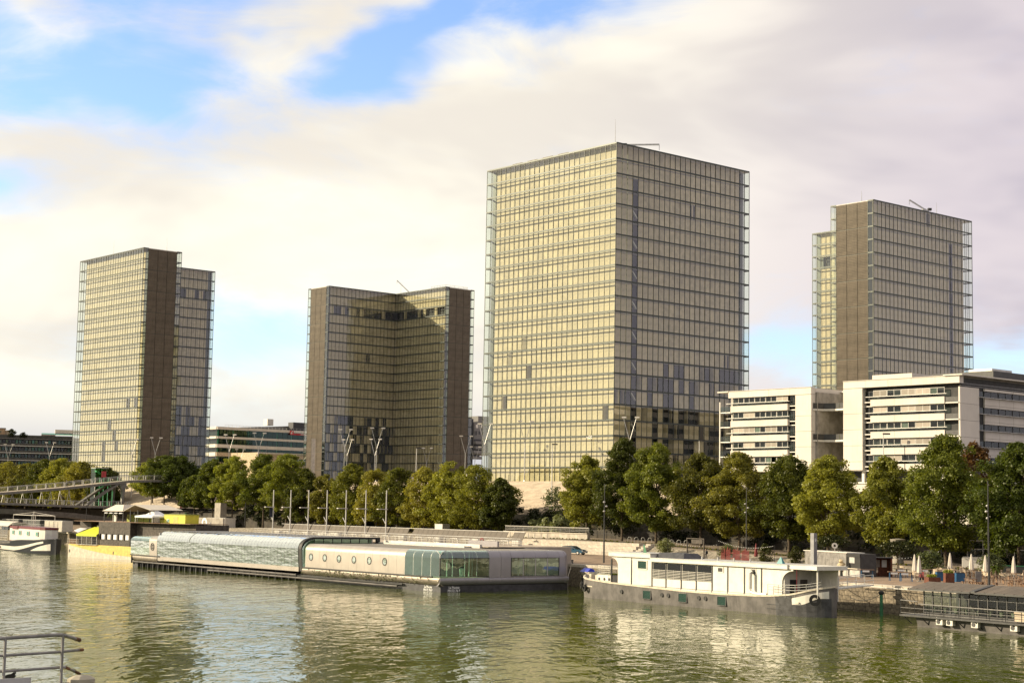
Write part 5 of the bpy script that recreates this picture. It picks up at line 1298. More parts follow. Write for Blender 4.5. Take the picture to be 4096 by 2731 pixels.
b0 = nearpt(325, 2733, D0+.8); MB().ball((b0.x, b0.y, zt+.02), .22, 9, 5, 1.3, 1.0, .5).build('rope_coil', 'rope', FB)

# mooring lines and side fenders
def rope(label, a, b, sag, r_=.035):
    a = Vector(a); b = Vector(b)
    o = MB().tube([a.lerp(b, k/8)-Vector((0,0,sag*4*(k/8)*(1-k/8))) for k in range(9)], r_, 5).build('mooring_rope', 'rope'); tag(o, label, 'rope', 'mooring ropes')
rope('mooring rope from the houseboat bow to the quay bollard', (-129.2, -161.6, 2.6), (-114.9, -152.6, 3.4), .5)
rope('mooring rope from the houseboat stern up to the quay', (-127.0, -124.5, 2.5), (-111.8, -121, 3.1), .4)
rope('mooring rope slanting from the pool corner to the quay bollard', (-115.5, -109.0, 1.4), (-106.9, -100.8, 3.4), .3)
for x_ in (6, 11.5, 17, 22.5, 28): one('deck_box', 'cream_hull', HO, (x_, x_+.5, -.45, -.2, 1.5, 1.75))
for k in range(5): MB().tube([(12+k*2.6, -2.5, 5.1), (12+k*2.6, -2.5, 5.5)], .09, 8).build('roof_vent', 'galv', HO)
# ------------------------------------------------------------------ trees
def crown_mesh(name, seed, H, R, zb, kind, nleaf, lsize, m):
    """leaf cloud in clumps: uneven outline, gaps, clumps on limbs. Local z from the ground"""
    rg = np.random.default_rng(seed)
    hc = H-zb
    def prof(t):                                   # radius along the crown height
        if kind == 'cone': return np.interp(t, [0, .12, .3, .55, .8, .93, 1], [.45, .82, 1, .9, .6, .36, .08])
        if kind == 'dome': return np.interp(t, [0, .1, .3, .6, .82, .94, 1], [.5, .85, 1, .95, .7, .42, .12])
        return np.interp(t, [0, .2, .5, .8, 1], [.6, .95, 1, .7, .15])
    nc = int(120*(R/4.5)**1.4)+40
    ts = rg.random(nc)**.85; ang = rg.random(nc)*2*pi
    wob = 1+.20*np.sin(ang*3+seed+ts*4)+.16*np.sin(ang*5+ts*9+seed*2)+rg.normal(0, .17, nc)
    rr = prof(ts)*R*wob*np.clip(rg.random(nc)**.33, .2, 1)
    cc = np.stack([rr*np.cos(ang), rr*np.sin(ang), zb+ts*hc], 1)
    cr = (.80+.60*rg.random(nc))*(.55+.45*prof(ts))*(R/4.5)**.5
    w_ = cr**2; idx = rg.choice(nc, nleaf, p=w_/w_.sum())
    d = rg.normal(size=(nleaf, 3)); d /= np.linalg.norm(d, axis=1)[:, None]
    rad = cr[idx]*(rg.random(nleaf)**.45)
    pos = cc[idx]+d*rad[:, None]*np.array([1.05, 1.05, .8])
    # leaf orientation: mostly facing outward and up
    nrm = d*.8+np.array([0, 0, .55])+rg.normal(0, .55, (nleaf, 3)); nrm /= np.linalg.norm(nrm, axis=1)[:, None]
    a = np.cross(nrm, rg.normal(size=(nleaf, 3))); a /= np.linalg.norm(a, axis=1)[:, None]; b = np.cross(nrm, a)
    s = lsize*(.65+.7*rg.random(nleaf))[:, None]
    v = np.empty((nleaf, 4, 3)); v[:, 0] = pos-a*s*.62; v[:, 1] = pos-b*s*.42+nrm*s*.1; v[:, 2] = pos+a*s*.62; v[:, 3] = pos+b*s*.42+nrm*s*.1
    me = bpy.data.meshes.new(name); me.vertices.add(nleaf*4); me.vertices.foreach_set('co', v.ravel())
    me.loops.add(nleaf*4); me.loops.foreach_set('vertex_index', np.arange(nleaf*4, dtype=np.int32))
    me.polygons.add(nleaf); me.polygons.foreach_set('loop_start', np.arange(0, nleaf*4, 4, dtype=np.int32))
    me.update(calc_edges=True); me.materials.append(M[m])
    return me, cc
def trunk_mesh(H, zb, cc, seed, r0):
    rn = random.Random(seed); b = MB()
    b.tube([(0,0,-.3),(0,0,.2),(rn.uniform(-.1,.1),rn.uniform(-.1,.1),zb*.6),(0,.05,zb),(.1,0,zb+(H-zb)*.45),(0,0,H*.93)], [r0*1.5,r0*1.1,r0*.9,r0*.8,r0*.42,r0*.08], 8)
    for k in range(14):
        q = cc[rn.randrange(len(cc))]; z0 = min(zb*.85+rn.random()*(H-zb)*.5, q[2]-.3)
        z0 = max(z0, zb*.75)
        b.tube([(0,0,z0), (q[0]*.45, q[1]*.45, z0+(q[2]-z0)*.6), tuple(q)], [r0*.42, r0*.26, .03], 5)
    me = b.mesh('trunk', True); me.materials.append(M['bark']); return me
PROT = {}
def tree(label, cat, loc, H, R, zb, kind, m, nleaf=9000, ls=.36, group=None, rz=0.0, proto=None, r0=.22, name='tree', sc=1.0):
    key = proto or label
    if key not in PROT:
        seed = len(PROT)*7+3
        cm_, cc = crown_mesh('crown', seed, H, R, zb, kind, nleaf, ls, m)
        PROT[key] = (cm_, trunk_mesh(H, zb, cc, seed, r0))
    t = thing(name, label, cat, loc, rz, group, sc)
    inst('trunk', PROT[key][1], t); inst('crown', PROT[key][0], t)
    return t
G1 = 'plane trees in a row along the promenade'
# right part of the row, from the tiers to the right edge: (X, Y, top z, radius, leaf material, label)
rowR = [(-51.0,-45.0,20.3,4.3,'leaf_olive','pointed olive-green tree at the left of the row, directly behind the parked blue car'),
        (-53.2,-56.5,23.3,4.5,'leaf_olive','tallest pointed tree in front of the nearest tower corner'),
        (-55.2,-67.0,22.0,5.1,'leaf_green','bright green pointed tree before the shaded facade of the nearest tower'),
        (-57.6,-79.7,20.2,4.9,'leaf_autumn','brownish tree just left of the white apartment balconies'),
        (-59.6,-90.0,20.0,4.9,'leaf_autumn','brown-tinged tree below the first white apartment block'),
        (-61.9,-102.2,19.2,4.7,'leaf_olive','dark olive tree below the shadowed recess between the white blocks'),
        (-63.6,-111.2,19.0,5.0,'leaf_olive','olive tree standing behind the riveted grey bar cabin'),
        (-66.0,-123.7,18.6,4.3,'leaf_olive','narrow olive tree under the middle of the larger white block'),
        (-68.2,-135.2,21.3,5.9,'leaf_green','broad bright green tree under the open corner balconies of the white block'),
        (-70.5,-148.0,20.0,5.6,'leaf_green','large bright green tree cut by the right edge of the picture')]
for i, (x_, y_, zt, r_, m_, lb) in enumerate(rowR):
    g_ = ZP(y_)+.05; tree(lb, 'tree', (x_, y_, g_), zt-g_, r_*1.06, 2.6, 'cone', m_, 40000 if r_ > 5 else 33000, .28, G1)
rowL = [(-49.6,-18.0,16.2,3.1,'leaf_olive','short dark tree beside the pale steps, right of the brown screens'),
        (-49.2,-10.0,19.0,4.6,'leaf_olive','rounded olive tree with lamp posts in front, next left of the short dark tree'),
        (-48.7,-1.2,19.8,4.5,'leaf_olive','pointed olive tree left of the tree with lamp posts'),
        (-48.2,8.0,18.6,4.5,'leaf_autumn','yellowish tree behind the rightmost white masts'),
        (-47.7,17.8,18.5,4.4,'leaf_olive','olive tree standing second right of the last white mast'),
        (-47.3,26.2,18.3,4.4,'leaf_autumn','yellow-brown tree just right of the last white mast'),
        (-46.7,36.8,19.6,4.6,'leaf_olive','full olive tree behind the two last white masts'),
        (-46.1,47.8,17.4,3.7,'leaf_autumn','small yellowing tree behind the middle white masts'),
        (-45.6,57.8,18.8,3.8,'leaf_olive','narrow olive tree right of the large rounded one')]
for i, (x_, y_, zt, r_, m_, lb) in enumerate(rowL):
    tree(lb, 'tree', (x_, y_, 5.0), zt-5, r_*1.1, 1.4, 'cone', m_, 21000, .31, G1)
grp2 = [(-45.3,65.5,22.3,5.6,'leaf_green','large rounded dense tree behind the first white masts'),
        (-45.1,76,22.4,5.6,'leaf_green','large dense tree left of the masts, its crown merging with the next'),
        (-42.0,95.5,22.4,4.6,'leaf_green','tall rounded tree beside the concrete pillar'),
        (-41.5,106,21.6,4.4,'leaf_green','rounded tree at the left of the middle clump'),
        (-40.5,117.0,17.6,3.9,'leaf_green','lower rounded tree left of the middle clump'),
        (-36.5,133.0,23.0,5.6,'leaf_green','right half of the big round double tree beside the footbridge'),
        (-36.0,141.5,23.3,5.2,'leaf_green','middle of the big round tree clump beside the footbridge'),
        (-35.0,150.0,21.6,5.4,'leaf_green','left half of the big round tree clump beside the footbridge')]
for (x_, y_, zt, r_, m_, lb) in grp2:
    g_ = 8.4 if y_ > 120 else 5.0
    tree(lb, 'tree', (x_, y_, g_), zt-g_, r_, 4.0 if y_ > 120 else 4.5, 'dome', m_, 27000, .32, 'clipped trees near the footbridge')
grp3 = [(-40,236,22.2,6.5,'leaf_autumn','yellowing tree at the far left edge behind the footbridge'),(-40,222,21.6,6,'leaf_autumn','second yellowing tree from the left edge behind the footbridge'),(-40,209,22.7,6.2,'leaf_olive','olive tree behind the footbridge, third from the left edge'),(-40,197,22.9,6,'leaf_olive','olive tree behind the footbridge, fourth from the left edge'),(-40,184,21.8,6,'leaf_autumn','brownish tree behind the footbridge just left of its glass lift'),(-39,171,20.0,5.0,'leaf_olive','olive tree partly behind the footbridge glass lift')]
for i, (x_, y_, zt, r_, m_, lb) in enumerate(grp3):
    tree(lb, 'tree', (x_, y_, 8.2), zt-8.2, r_, .8, 'dome', m_, 16000, .40, 'trees behind the footbridge')
tree('small dark tree standing on the quay road before the pale timber steps', 'tree', (-44, -14.5, 9.2), 5.8, 2.6, 1.2, 'round', 'leaf_olive', 2300, .34, r0=.12)
tree('slender pale green tree at the foot of the pale steps', 'tree', (-43, -27.5, 8.9), 6.0, 2.2, .6, 'round', 'leaf_pale', 1300, .30, r0=.08)
tree('rust-red tree between the two bright green trees at the right', 'tree', (-44, -124, 9.2), 12.5, 3.2, 2, 'round', 'leaf_rust', 4500, .4)
tree('pale feathery tree before the first white apartment block', 'tree', (-43, -87, 9.2), 11.2, 3.8, 2, 'round', 'leaf_pale', 3000, .3)
tree('dark tree filling the gap behind the bright green tree', 'tree', (-46, -75, 9.0), 8.0, 4, 1, 'round', 'leaf_dark', 4500, .4)
# roof garden trees on the dark building at far left
tree('small rooftop tree beside the ochre penthouse', 'tree', (13.0, 353.5, 35.2), 3.2, 1.6, .4, 'round', 'leaf_dark', 600, .4, r0=.06)
tree('low rooftop bush on the dark slatted building', 'tree', (17.0, 351.5, 35.0), 2.2, 1.3, .3, 'round', 'leaf_dark', 400, .4, r0=.05)
# shrubs of the planted bank
def leafstrip(name, label, pts, n, ls, m, seed, cat='hedge'):
    rg = np.random.default_rng(seed); P0 = np.array(pts, float)
    k = rg.integers(0, len(P0), n); r = P0[k, 3]
    d = rg.normal(size=(n, 3)); d /= np.linalg.norm(d, axis=1)[:, None]
    pos = P0[k, :3]+d*(r*rg.random(n)**.4)[:, None]*np.array([1, 1.3, .9])
    nrm = d+np.array([0, 0, .5])+rg.normal(0, .5, (n, 3)); nrm /= np.linalg.norm(nrm, axis=1)[:, None]
    a = np.cross(nrm, rg.normal(size=(n, 3))); a /= np.linalg.norm(a, axis=1)[:, None]; b = np.cross(nrm, a); s = ls*(.6+.8*rg.random(n))[:, None]
    v = np.empty((n, 4, 3)); v[:, 0] = pos-a*s*.6; v[:, 1] = pos-b*s*.4; v[:, 2] = pos+a*s*.6; v[:, 3] = pos+b*s*.4
    me = bpy.data.meshes.new(name); me.vertices.add(n*4); me.vertices.foreach_set('co', v.ravel()); me.loops.add(n*4); me.loops.foreach_set('vertex_index', np.arange(n*4, dtype=np.int32))
    me.polygons.add(n); me.polygons.foreach_set('loop_start', np.arange(0, n*4, 4, dtype=np.int32)); me.update(calc_edges=True); me.materials.append(M[m])
    o = bpy.data.objects.new(name, me); COL.objects.link(o)
    return o
rn = random.Random(4); pts = []
for k in range(760):
    y_ = rn.uniform(-185, 95)
    pts.append((XW(y_)+rn.uniform(-.9, 5.5), y_, ZP(y_)+.6+rn.uniform(.2, 4.6), rn.uniform(.7, 1.5)))
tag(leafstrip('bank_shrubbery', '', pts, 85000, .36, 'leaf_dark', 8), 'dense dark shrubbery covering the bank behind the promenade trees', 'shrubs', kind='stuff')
pts = []
for k in range(26): pts.append((-46+rn.uniform(-1.5, 1.5), -29+rn.uniform(-5, 5), 7.2+rn.uniform(-1, 1.4), rn.uniform(.6, 1.2)))
tag(leafstrip('tall_grass', '', pts, 5000, .42, 'leaf_pale', 9), 'feathery pale green ornamental grass below the steps, left of the first row tree', 'grass', kind='stuff')
pts = [(XT(y_)+4.5+rn.uniform(-1.5, 2.2), y_, ZP(y_)+.1, .12) for y_ in np.linspace(-150, 55, 420)]
tag(leafstrip('fallen_leaves', '', pts, 7000, .22, 'leaf_autumn', 10), 'brown fallen leaves and thin grass under the tree row', 'leaves', kind='stuff')
# ------------------------------------------------------------------ footbridge
FY = 137.0
FBR = thing('footbridge', 'steel footbridge with two crossing decks reaching the quay at the left', 'bridge', (0, FY, 0))
def ribbon(pts, wy, th): 
    return MB().loft([[(x, -wy/2, z-th), (x, wy/2, z-th), (x, wy/2, z), (x, -wy/2, z)] for x, z in pts])
up = [(-150, 9.0), (-120, 10.3), (-100, 11.4), (-85.8, 12.4), (-70, 13.9), (-57, 15.5), (-50, 16.3), (-44, 16.6), (-12, 16.8)]
lo_ = [(-150, 12.5), (-120, 11.0), (-100, 10.2), (-85, 9.75), (-64, 9.3), (-48, 9.35)]
ribbon(up, 6.0, .35).build('upper_deck', 'bridge_deck', FBR); ribbon(lo_, 6.0, .35).build('lower_deck', 'bridge_deck', FBR)
for s in (-3.05, 3.05):
    b = MB(); b.loft([[(x, s-.15, z-.65), (x, s+.15, z-.65), (x, s+.15, z-.1), (x, s-.15, z-.1)] for x, z in up]); b.build('edge_girder', 'bridge_steel', FBR)
    b = MB(); b.loft([[(x, s-.15, z-.6), (x, s+.15, z-.6), (x, s+.15, z-.1), (x, s-.15, z-.1)] for x, z in lo_]); b.build('edge_girder', 'bridge_steel', FBR)
zu = interp(sorted(up)); zl = interp(sorted(lo_))
for s in (-3.0, 3.0):
    for fz, xa, xb, nm in ((zu, -150, -12, 'a'), (zl, -150, -50, 'b')):
        rl = MB(); xs = np.linspace(xa, xb, 30)
        for h in (1.15,): rl.tube([(x, s, fz(x)+h) for x in xs], .05, 5)
        for h in (.35, .65, .9): rl.tube([(x, s, fz(x)+h) for x in xs], .015, 3)
        rl.build('handrail', 'galv', FBR)
        x = xa
        ps = MB()
        while x < xb: ps.beam((x, s, fz(x)-.1), (x, s*1.02, fz(x)+1.15), .16, .10); x += 2.6
        ps.build('rail_posts', 'galv', FBR); tag(FBR.children[-1], kind='stuff')
for x_ in np.arange(-146, -66, 5.2):
    for s in (-2.6, 2.6):
        b = MB(); b.tube([(x_-.6, s, zl(x_-.6)), (x_, s, zu(x_)-.5)], .07, 5); b.tube([(x_+.6, s, zl(x_+.6)), (x_, s, zu(x_)-.5)], .07, 5); b.build('hanger', 'galv', FBR)
ab = MB(); ab.loft([[(x, -2.2, z-h), (x, 2.2, z-h), (x, 2.6, z), (x, -2.6, z)] for x, z, h in ((-150, 8.2, 1.0), (-100, 8.4, 1.2), (-82, 8.1, 1.3), (-66, 7.3, 1.3), (-52, 5.9, 1.2), (-42, 4.5, 1.4))]); ab.build('arch_beam', 'bridge_steel', FBR)
for s in (-2.7, 2.7):
    b = MB(); b.loft([[(x-.0, s-.4, z), (x+.9, s-.4, z), (x+.9, s+.4, z+.2), (x, s+.4, z+.2)] for x, z in ((-63.5, 9.3), (-58, 13.0), (-54.2, 15.3))] ); b.build('inclined_leg', 'bridge_steel', FBR)
    b = MB(); b.loft([[(x, s-.4, z), (x+w_, s-.4, z), (x+w_, s+.4, z+.1), (x, s+.4, z+.1)] for x, z, w_ in ((-53.0, 9.2, .5), (-52.8, 13.2, .7), (-53.6, 15.0, 1.9), (-55, 15.6, 3.2))]); b.build('bent_column', 'bridge_steel', FBR)
LF = thing('glass_lift', 'green glass lift cabin and shaft beside the footbridge landing', 'lift', (-55.6, FY+5, 0))
MB().box(-1.9, 1.9, -1.3, 1.3, 16.9, 19.4).build('cabin', 'elevator_glass', LF); MB().box(-1.95, 1.95, -1.35, 1.35, 19.4, 19.55).build('cabin_roof', 'galv', LF); MB().box(-.2, 1.2, -1.45, -1.4, 17.0, 18.6).build('poster', 'cloth_red', LF)
MB().box(-1.9, 1.9, -1.3, 1.3, 9.2, 16.9).build('shaft', 'elevator_glass', LF)
for x_ in (-1.9, -.6, .6, 1.9): MB().box(x_-.08, x_+.08, -1.42, -1.26, 9.2, 16.9).build('shaft_post', 'galv', LF)
# ------------------------------------------------------------------ people
def person(label, loc, rz, top, legs, H=1.75, bag=None, walk=.25):
    t = thing('person', label, 'person', loc, rz)
    s = H/1.75; me = bpy.data.meshes.new('body'); 
    V = [(0,0,.95),(0,0,1.15),(0,0,1.38),(0,0,1.50),(0,0,1.58),(0,.01,1.68),
         (.09,0,.90),(.10,walk*.45,.50),(.10,walk*.3-.02,.08),(.10,walk*.3+.14,.03),
         (-.09,0,.90),(-.10,-walk*.3,.50),(-.10,-walk,.10),(-.10,-walk+.14,.04),
         (.19,0,1.38),(.24,-.08,1.12),(.24,.08,.92),(.24,.12,.84),(-.19,0,1.38),(-.24,.08,1.12),(-.24,.16,.92),(-.24,.2,.84)]
    E_ = [(0,1),(1,2),(2,3),(3,4),(4,5),(0,6),(6,7),(7,8),(8,9),(0,10),(10,11),(11,12),(12,13),(2,14),(14,15),(15,16),(16,17),(2,18),(18,19),(19,20),(20,21)]
    R_ = [.155,.145,.165,.065,.085,.10,.10,.07,.05,.045,.10,.07,.05,.045,.075,.052,.042,.045,.075,.052,.042,.045]
    me.from_pydata([tuple(c*s for c in v) for v in V], E_, [])
    o = bpy.data.objects.new('body', me); COL.objects.link(o); o.parent = t
    sm = o.modifiers.new('skin', 'SKIN'); me.skin_vertices.new() if not me.skin_vertices else None
    for i, r_ in enumerate(R_): me.skin_vertices[0].data[i].radius = (r_*s, r_*s*.8 if i in (1, 2) else r_*s); me.skin_vertices[0].data[i].use_root = (i == 0)
    o.modifiers.new('sub', 'SUBSURF').levels = 1
    me.materials.append(M[top])
    lg = MB()
    for sx, kn, an in ((.09, walk*.45, walk*.3-.02), (-.09, -walk*.3, -walk)):
        lg.tube([(sx*s,0,.93*s),(sx*1.1*s,kn*s,.5*s),(sx*1.1*s,an*s,.09*s)], [.125*s,.09*s,.075*s], 8)
    lg.build('trousers', legs, t, True)
    MB().ball((0, .03*s, 1.655*s), .098*s, 10, 7, .88, 1.0, 1.18).build('face', 'skin', t, True)
    MB().ball((0, -.012*s, 1.69*s), .105*s, 10, 6, .95, 1.0, 1.0).build('hair', 'hair', t, True)
    if bag: MB().hexa([(-.16*s,-.30*s,1.0*s),(.16*s,-.30*s,1.0*s),(.16*s,-.13*s,1.0*s),(-.16*s,-.13*s,1.0*s),(-.14*s,-.26*s,1.45*s),(.14*s,-.26*s,1.45*s),(.14*s,-.13*s,1.48*s),(-.14*s,-.13*s,1.48*s)]).build('backpack', bag, t)
    return t
person('person in dark jacket with black backpack walking on the quay beyond the houseboat', (-73.5, -95.4, 3.0), 0.9, 'cloth_navy', 'cloth_grey', 1.78, 'black')
person('person in grey clothes walking down the footbridge upper deck', (-68.2, FY-1.5, zu(-68.2)), 1.4, 'cloth_grey', 'cloth_navy', 1.75)
person('person in a red top on the upper road beneath the double tree', (-40.3, 124.5, 8.2), 2.2, 'cloth_red', 'cloth_grey', 1.7)
person('person in dark clothes on the upper road between two tree trunks', (-39.6, 134, 8.25), 1.2, 'cloth_navy', 'cloth_grey', 1.75)

# ------------------------------------------------------------------ lamps
def vlamp_mesh():
    return None
VL = thing('esplanade_lamp', 'x', 'street lamp', (0, 0, 0), 0, 'forked lamps on the esplanade')
MB().tube([(0,0,0),(0,0,.3),(0,0,9.0)], [.2,.11,.085], 7).build('pole', 'steel', VL)
for s in (-1, 1):
    a = MB().tube([(0,0,8.8),(s*1.45,0,13.9)], [.07,.05], 6).build('arm', 'steel', VL)
    MB().box(s*1.45-.35, s*1.45+.65, -.25, .25, 13.8, 14.1).build('lamp_head', 'white_paint', VL)
VLP = [(-7.6,309.4,'at the far left edge before the dark slatted building'),(-8.2,273.8,'left of the leftmost tower'),(-7.5,214.8,'before the bright facade of the leftmost tower'),(-9.4,196.1,'before the louvred end of the leftmost tower'),
       (-8.8,152.8,'before the left part of the green office block'),(-10.3,134.4,'before the right part of the green office block'),(-10.2,91.9,'taller left one before the middle tower'),(29.6,147.0,'smaller left one before the middle tower'),
       (-10.1,77.6,'taller middle one before the middle tower'),(31.9,135.7,'smaller middle one before the middle tower'),(31.9,92.3,'at the right louvred end of the middle tower'),(85,178,'low one half hidden before the dark end of the middle tower'),
       (-8.9,35.3,'at the left edge of the nearest tower'),(85,152,'small one in the gap left of the nearest tower'),(-11,18.2,'before the sunlit facade of the nearest tower'),(-9.6,-14.8,'before the shaded facade of the nearest tower, above the tallest tree'),(62,262,'low one before the green office block, left'),(55,235,'low one before the beige cinema wall')]
for i, (x_, y_, lb) in enumerate(VLP):
    L_ = 'forked white esplanade lamp '+lb
    if i == 0: VL.location = (x_, y_, EZ); VL.rotation_euler = (0,0,-YAW); VL['label'] = L_
    else: clone(VL, L_, (x_, y_, EZ), -YAW+random.uniform(-.3, .3))
QL = thing('quay_lamp', 'x', 'street lamp', (0, 0, 0), 0, 'tall slim lamp posts along the quay')
MB().tube([(0,0,0),(0,0,3.2),(0,0,3.25),(0,0,11.2)], [.13,.12,.09,.05], 7).build('pole', 'dark_metal', QL)
for k, z_ in enumerate((8.6, 8.0, 7.3)):
    MB().ball((.22*(1 if k % 2 else -1), -.15, z_), .16, 8, 4, 1.2, 1, .8).build('spotlight', 'galv', QL)
QLP = [(-99.6,-99.6,3.0,1.0,'on the quay apron between the pool and the houseboat'),(-68,-99.8+1,3.2,1.0,'behind the red picket fence'),(-111.9,-170.2,3.0,1.0,'among the cafe tables at the right'),(-39,-2,6,.98,'right of the last row tree, beside the brown screens'),(-42,-12,6.0,1.02,'beside the pale steps at the right end of the brown screens'),(-44,38,5.0,.8,'behind the second last white mast'),(-44,86,5,.92,'behind the first white masts'),(-36,124.7,3,1.02,'beside the parked black car near the concrete wall'),(-70,120,3,.9,'under the footbridge'),(-37,147,8.3,.9,'inside the big round tree clump')]
for i, (x_, y_, z_, s_, lb) in enumerate(QLP):
    L_ = 'slim dark lamp post '+lb
    if i == 0: QL.location = (x_, y_, z_); QL['label'] = L_
    else: clone(QL, L_, (x_, y_, z_), random.uniform(0, 6), s_)
RL = thing('road_lamp', 'x', 'street lamp', (0, 0, 0), 0, 'single-headed lamps on the upper road')
MB().tube([(0,0,0),(0,0,14.4)], [.13,.07], 7).build('pole', 'galv', RL); MB().box(-.1,1.1,-.2,.2,14.35,14.6).build('lamp_head', 'dark_metal', RL)
RLP = [(-36,-18.7,'before the sunlit facade of the nearest tower'),(-36,-59.5,'before the shaded facade of the nearest tower'),(-36,27,'before the middle tower parapet'),(-40.5,-104.5,'before the larger white apartment block'),(-30,172,'before the corner of the leftmost tower')]
for i, (x_, y_, lb) in enumerate(RLP):
    L_ = 'tall single-headed road lamp '+lb
    if i == 0: RL.location = (x_, y_, 9.3); RL['label'] = L_; RL.rotation_euler = (0,0,-YAW)
    else: clone(RL, L_, (x_, y_, 9.3), -YAW+random.uniform(-.2, .2))

# ------------------------------------------------------------------ vehicles
def car(name, label, loc, rz, body, L=4.6, Wd=1.78, kind='hatch'):
    t = thing(name, label, 'car' if kind != 'van' else 'van', loc, rz)
    hl = L/2
    if kind == 'van':
        prof = [(-hl,.45),(-hl,1.75),(-hl+.15,1.88),(hl*.30,1.88),(hl*.55,1.25),(hl*.95,1.0),(hl,.75),(hl,.35),(-hl,.35)]
        cab = [(-hl+.1,1.05),(-hl+.2,1.7),(hl*.28,1.76),(hl*.53,1.22),(hl*.53,1.05)]
    else:
        prof = [(-hl,.5),(-hl+.05,.95),(-hl+.35,1.05),(hl*.35,.98),(hl*.85,.82),(hl,.62),(hl,.32),(-hl,.32)]
        cab = [(-hl+.15,1.0),(-hl+.75,1.38),(-hl+1.5,1.47),(hl*.05,1.43),(hl*.42,.97)]
    def ex(p, w0, w1, b): return b.loft([[(x, -w0 if z < .95 else -w1, z) for x, z in p], [(x, w0 if z < .95 else w1, z) for x, z in p]])
    b = MB(); n = len(prof); b.loft([[(x*.985, -Wd/2, z) for x, z in prof], [(x, -Wd/2+.08, z+.0) for x, z in prof], [(x, Wd/2-.08, z) for x, z in prof], [(x*.985, Wd/2, z) for x, z in prof]]); o = b.build('body', body, t)
    b = MB(); b.loft([[(x, -Wd/2+.10+.18*(z-.95), z) for x, z in cab], [(x, Wd/2-.10-.18*(z-.95), z) for x, z in cab]]); b.build('greenhouse', 'car_black', t)
    if kind != 'van':
        b = MB(); b.loft([[(x, -Wd/2+.22, z+.02) for x, z in cab[1:4]]+[(x, -Wd/2+.22, z-.04) for x, z in cab[1:4][::-1]], [(x, Wd/2-.22, z+.02) for x, z in cab[1:4]]+[(x, Wd/2-.22, z-.04) for x, z in cab[1:4][::-1]]]); b.build('roof', body, t)
        for s in (-1, 1):
            b = MB(); y_ = s*(Wd/2-.16); b.tube([(cab[0][0], s*(Wd/2-.1), 1.0), (cab[1][0], y_, cab[1][1])], .045, 4); b.tube([(cab[3][0], y_, cab[3][1]), (cab[4][0], s*(Wd/2-.1), .98)], .04, 4); b.tube([(-.35, s*(Wd/2-.1), .98), (-.4, y_, 1.44)], .035, 4); b.build('pillar', body, t)
    for sx in (-hl+.85, hl-.9):
        for s in (-1, 1):
            w_ = MB().ring((sx, s*(Wd/2-.1), .33), (0,1,0), .25, .08, .2, 16).build('wheel', 'tyre', t); MB().disc((sx, s*(Wd/2-.08), .33), (0,1,0), .19, .18, 10).build('rim', 'galv', w_)
    for s in (-1, 1):
        MB().box(hl-.22, hl-.02, s*.62-.16, s*.62+.16, .62, .74).build('headlight', 'letter_white', t); MB().box(.35, .55, s*(Wd/2+.08)-.08, s*(Wd/2+.08)+.08, .98, 1.1).build('mirror', body, t)
    MB().box(hl-.01, hl+.02, -.26, .26, .42, .53).build('number_plate', 'letter_white', t); MB().box(hl-.03, hl+.01, -.5, .5, .54, .66).build('grille', 'car_black', t)
    return t
car('parked_car', 'dark blue hatchback parked on the quay before the stone tiers', (-75.2, -67.2, 3.0), -1.35, 'car_blue', 4.7)
car('parked_car', 'black car with glinting bonnet parked at the foot of the concrete wall', (-37.5-3, 115.5, 3.05), -2.3, 'car_black', 4.4)
car('delivery_van', 'small white van with red stripe parked behind the cafe parasols', (-66.5, -139.3, 3.1), -1.0, 'car_white', 4.4, 1.8, 'van')

# ------------------------------------------------------------------ quay furniture
BL = thing('bollard', 'x', 'bollard', (0,0,0), 0, 'iron mooring bollards')
MB().lathe([(.2,0),(.16,.1),(.13,.3),(.2,.4),(.22,.48),(.1,.52)], 10).build('bollard_body', 'dark_metal', BL)
for i, (x_, y_, lb) in enumerate(((-106.9,-100.8,'on the quay edge right of the pool'),(-114.9,-152.6,'on the quay edge behind the houseboat bow'),(-119.0,-171,'on the quay edge above the restaurant boat roof'))):
    if i == 0: BL.location = (x_, y_, 3.02); BL['label'] = 'dark iron bollard '+lb
    else: clone(BL, 'dark iron bollard '+lb, (x_, y_, 3.02))
HP = thing('bicycle_hoop', 'x', 'bike rack', (0,0,0), 0, 'steel bicycle hoops')
MB().tube([(-.35,0,0),(-.35,0,.6),(-.25,0,.8),(0,0,.88),(.25,0,.8),(.35,0,.6),(.35,0,0)], .035, 6).build('hoop', 'galv', HP)
hl_ = [(-58.2+.0*k, -31.5-1.75*k, 5.05, .75) for k in range(7)]+[(-56.2-.35*k, -61.5-2.0*k, 4.95, 1.9) for k in range(4)]+[(-58.8-.35*k, -72.5-2.0*k, 4.8, 1.9) for k in range(4)]
ords = ['first','second','third','fourth','fifth','sixth','seventh']
for i, (x_, y_, z_, a) in enumerate(hl_):
    lb = f'steel bicycle hoop, {ords[i]} from the left in the group by the low wall' if i < 7 else (f'steel bicycle hoop, {ords[i-7]} of the four between the second and third row trees' if i < 11 else f'steel bicycle hoop, {ords[i-11]} of the four left of the white cabin skylight')
    if i == 0: HP.location = (x_, y_, z_); HP.rotation_euler = (0,0,a); HP['label'] = lb
    else: clone(HP, lb, (x_, y_, z_), a)
LW = thing('terrace_wall', 'low pale stone wall with steel railing behind the bicycle hoops', 'wall')
for k in range(9): one('wall_stone', 'pale_stone', LW, (-55.6+k*-.32*0+.0, -54.9, -50+k*2.6+.01, -50+k*2.6+2.58, 4.9, 6.05))
one('cap_stone', 'pale_stone', LW, (-55.75, -54.75, -50, -26.6, 6.05, 6.2))
rl = MB()
for z_ in (6.5, 6.75, 7.0): rl.tube([(-55.2, -50, z_), (-55.2, -26.6, z_)], .03, 4)
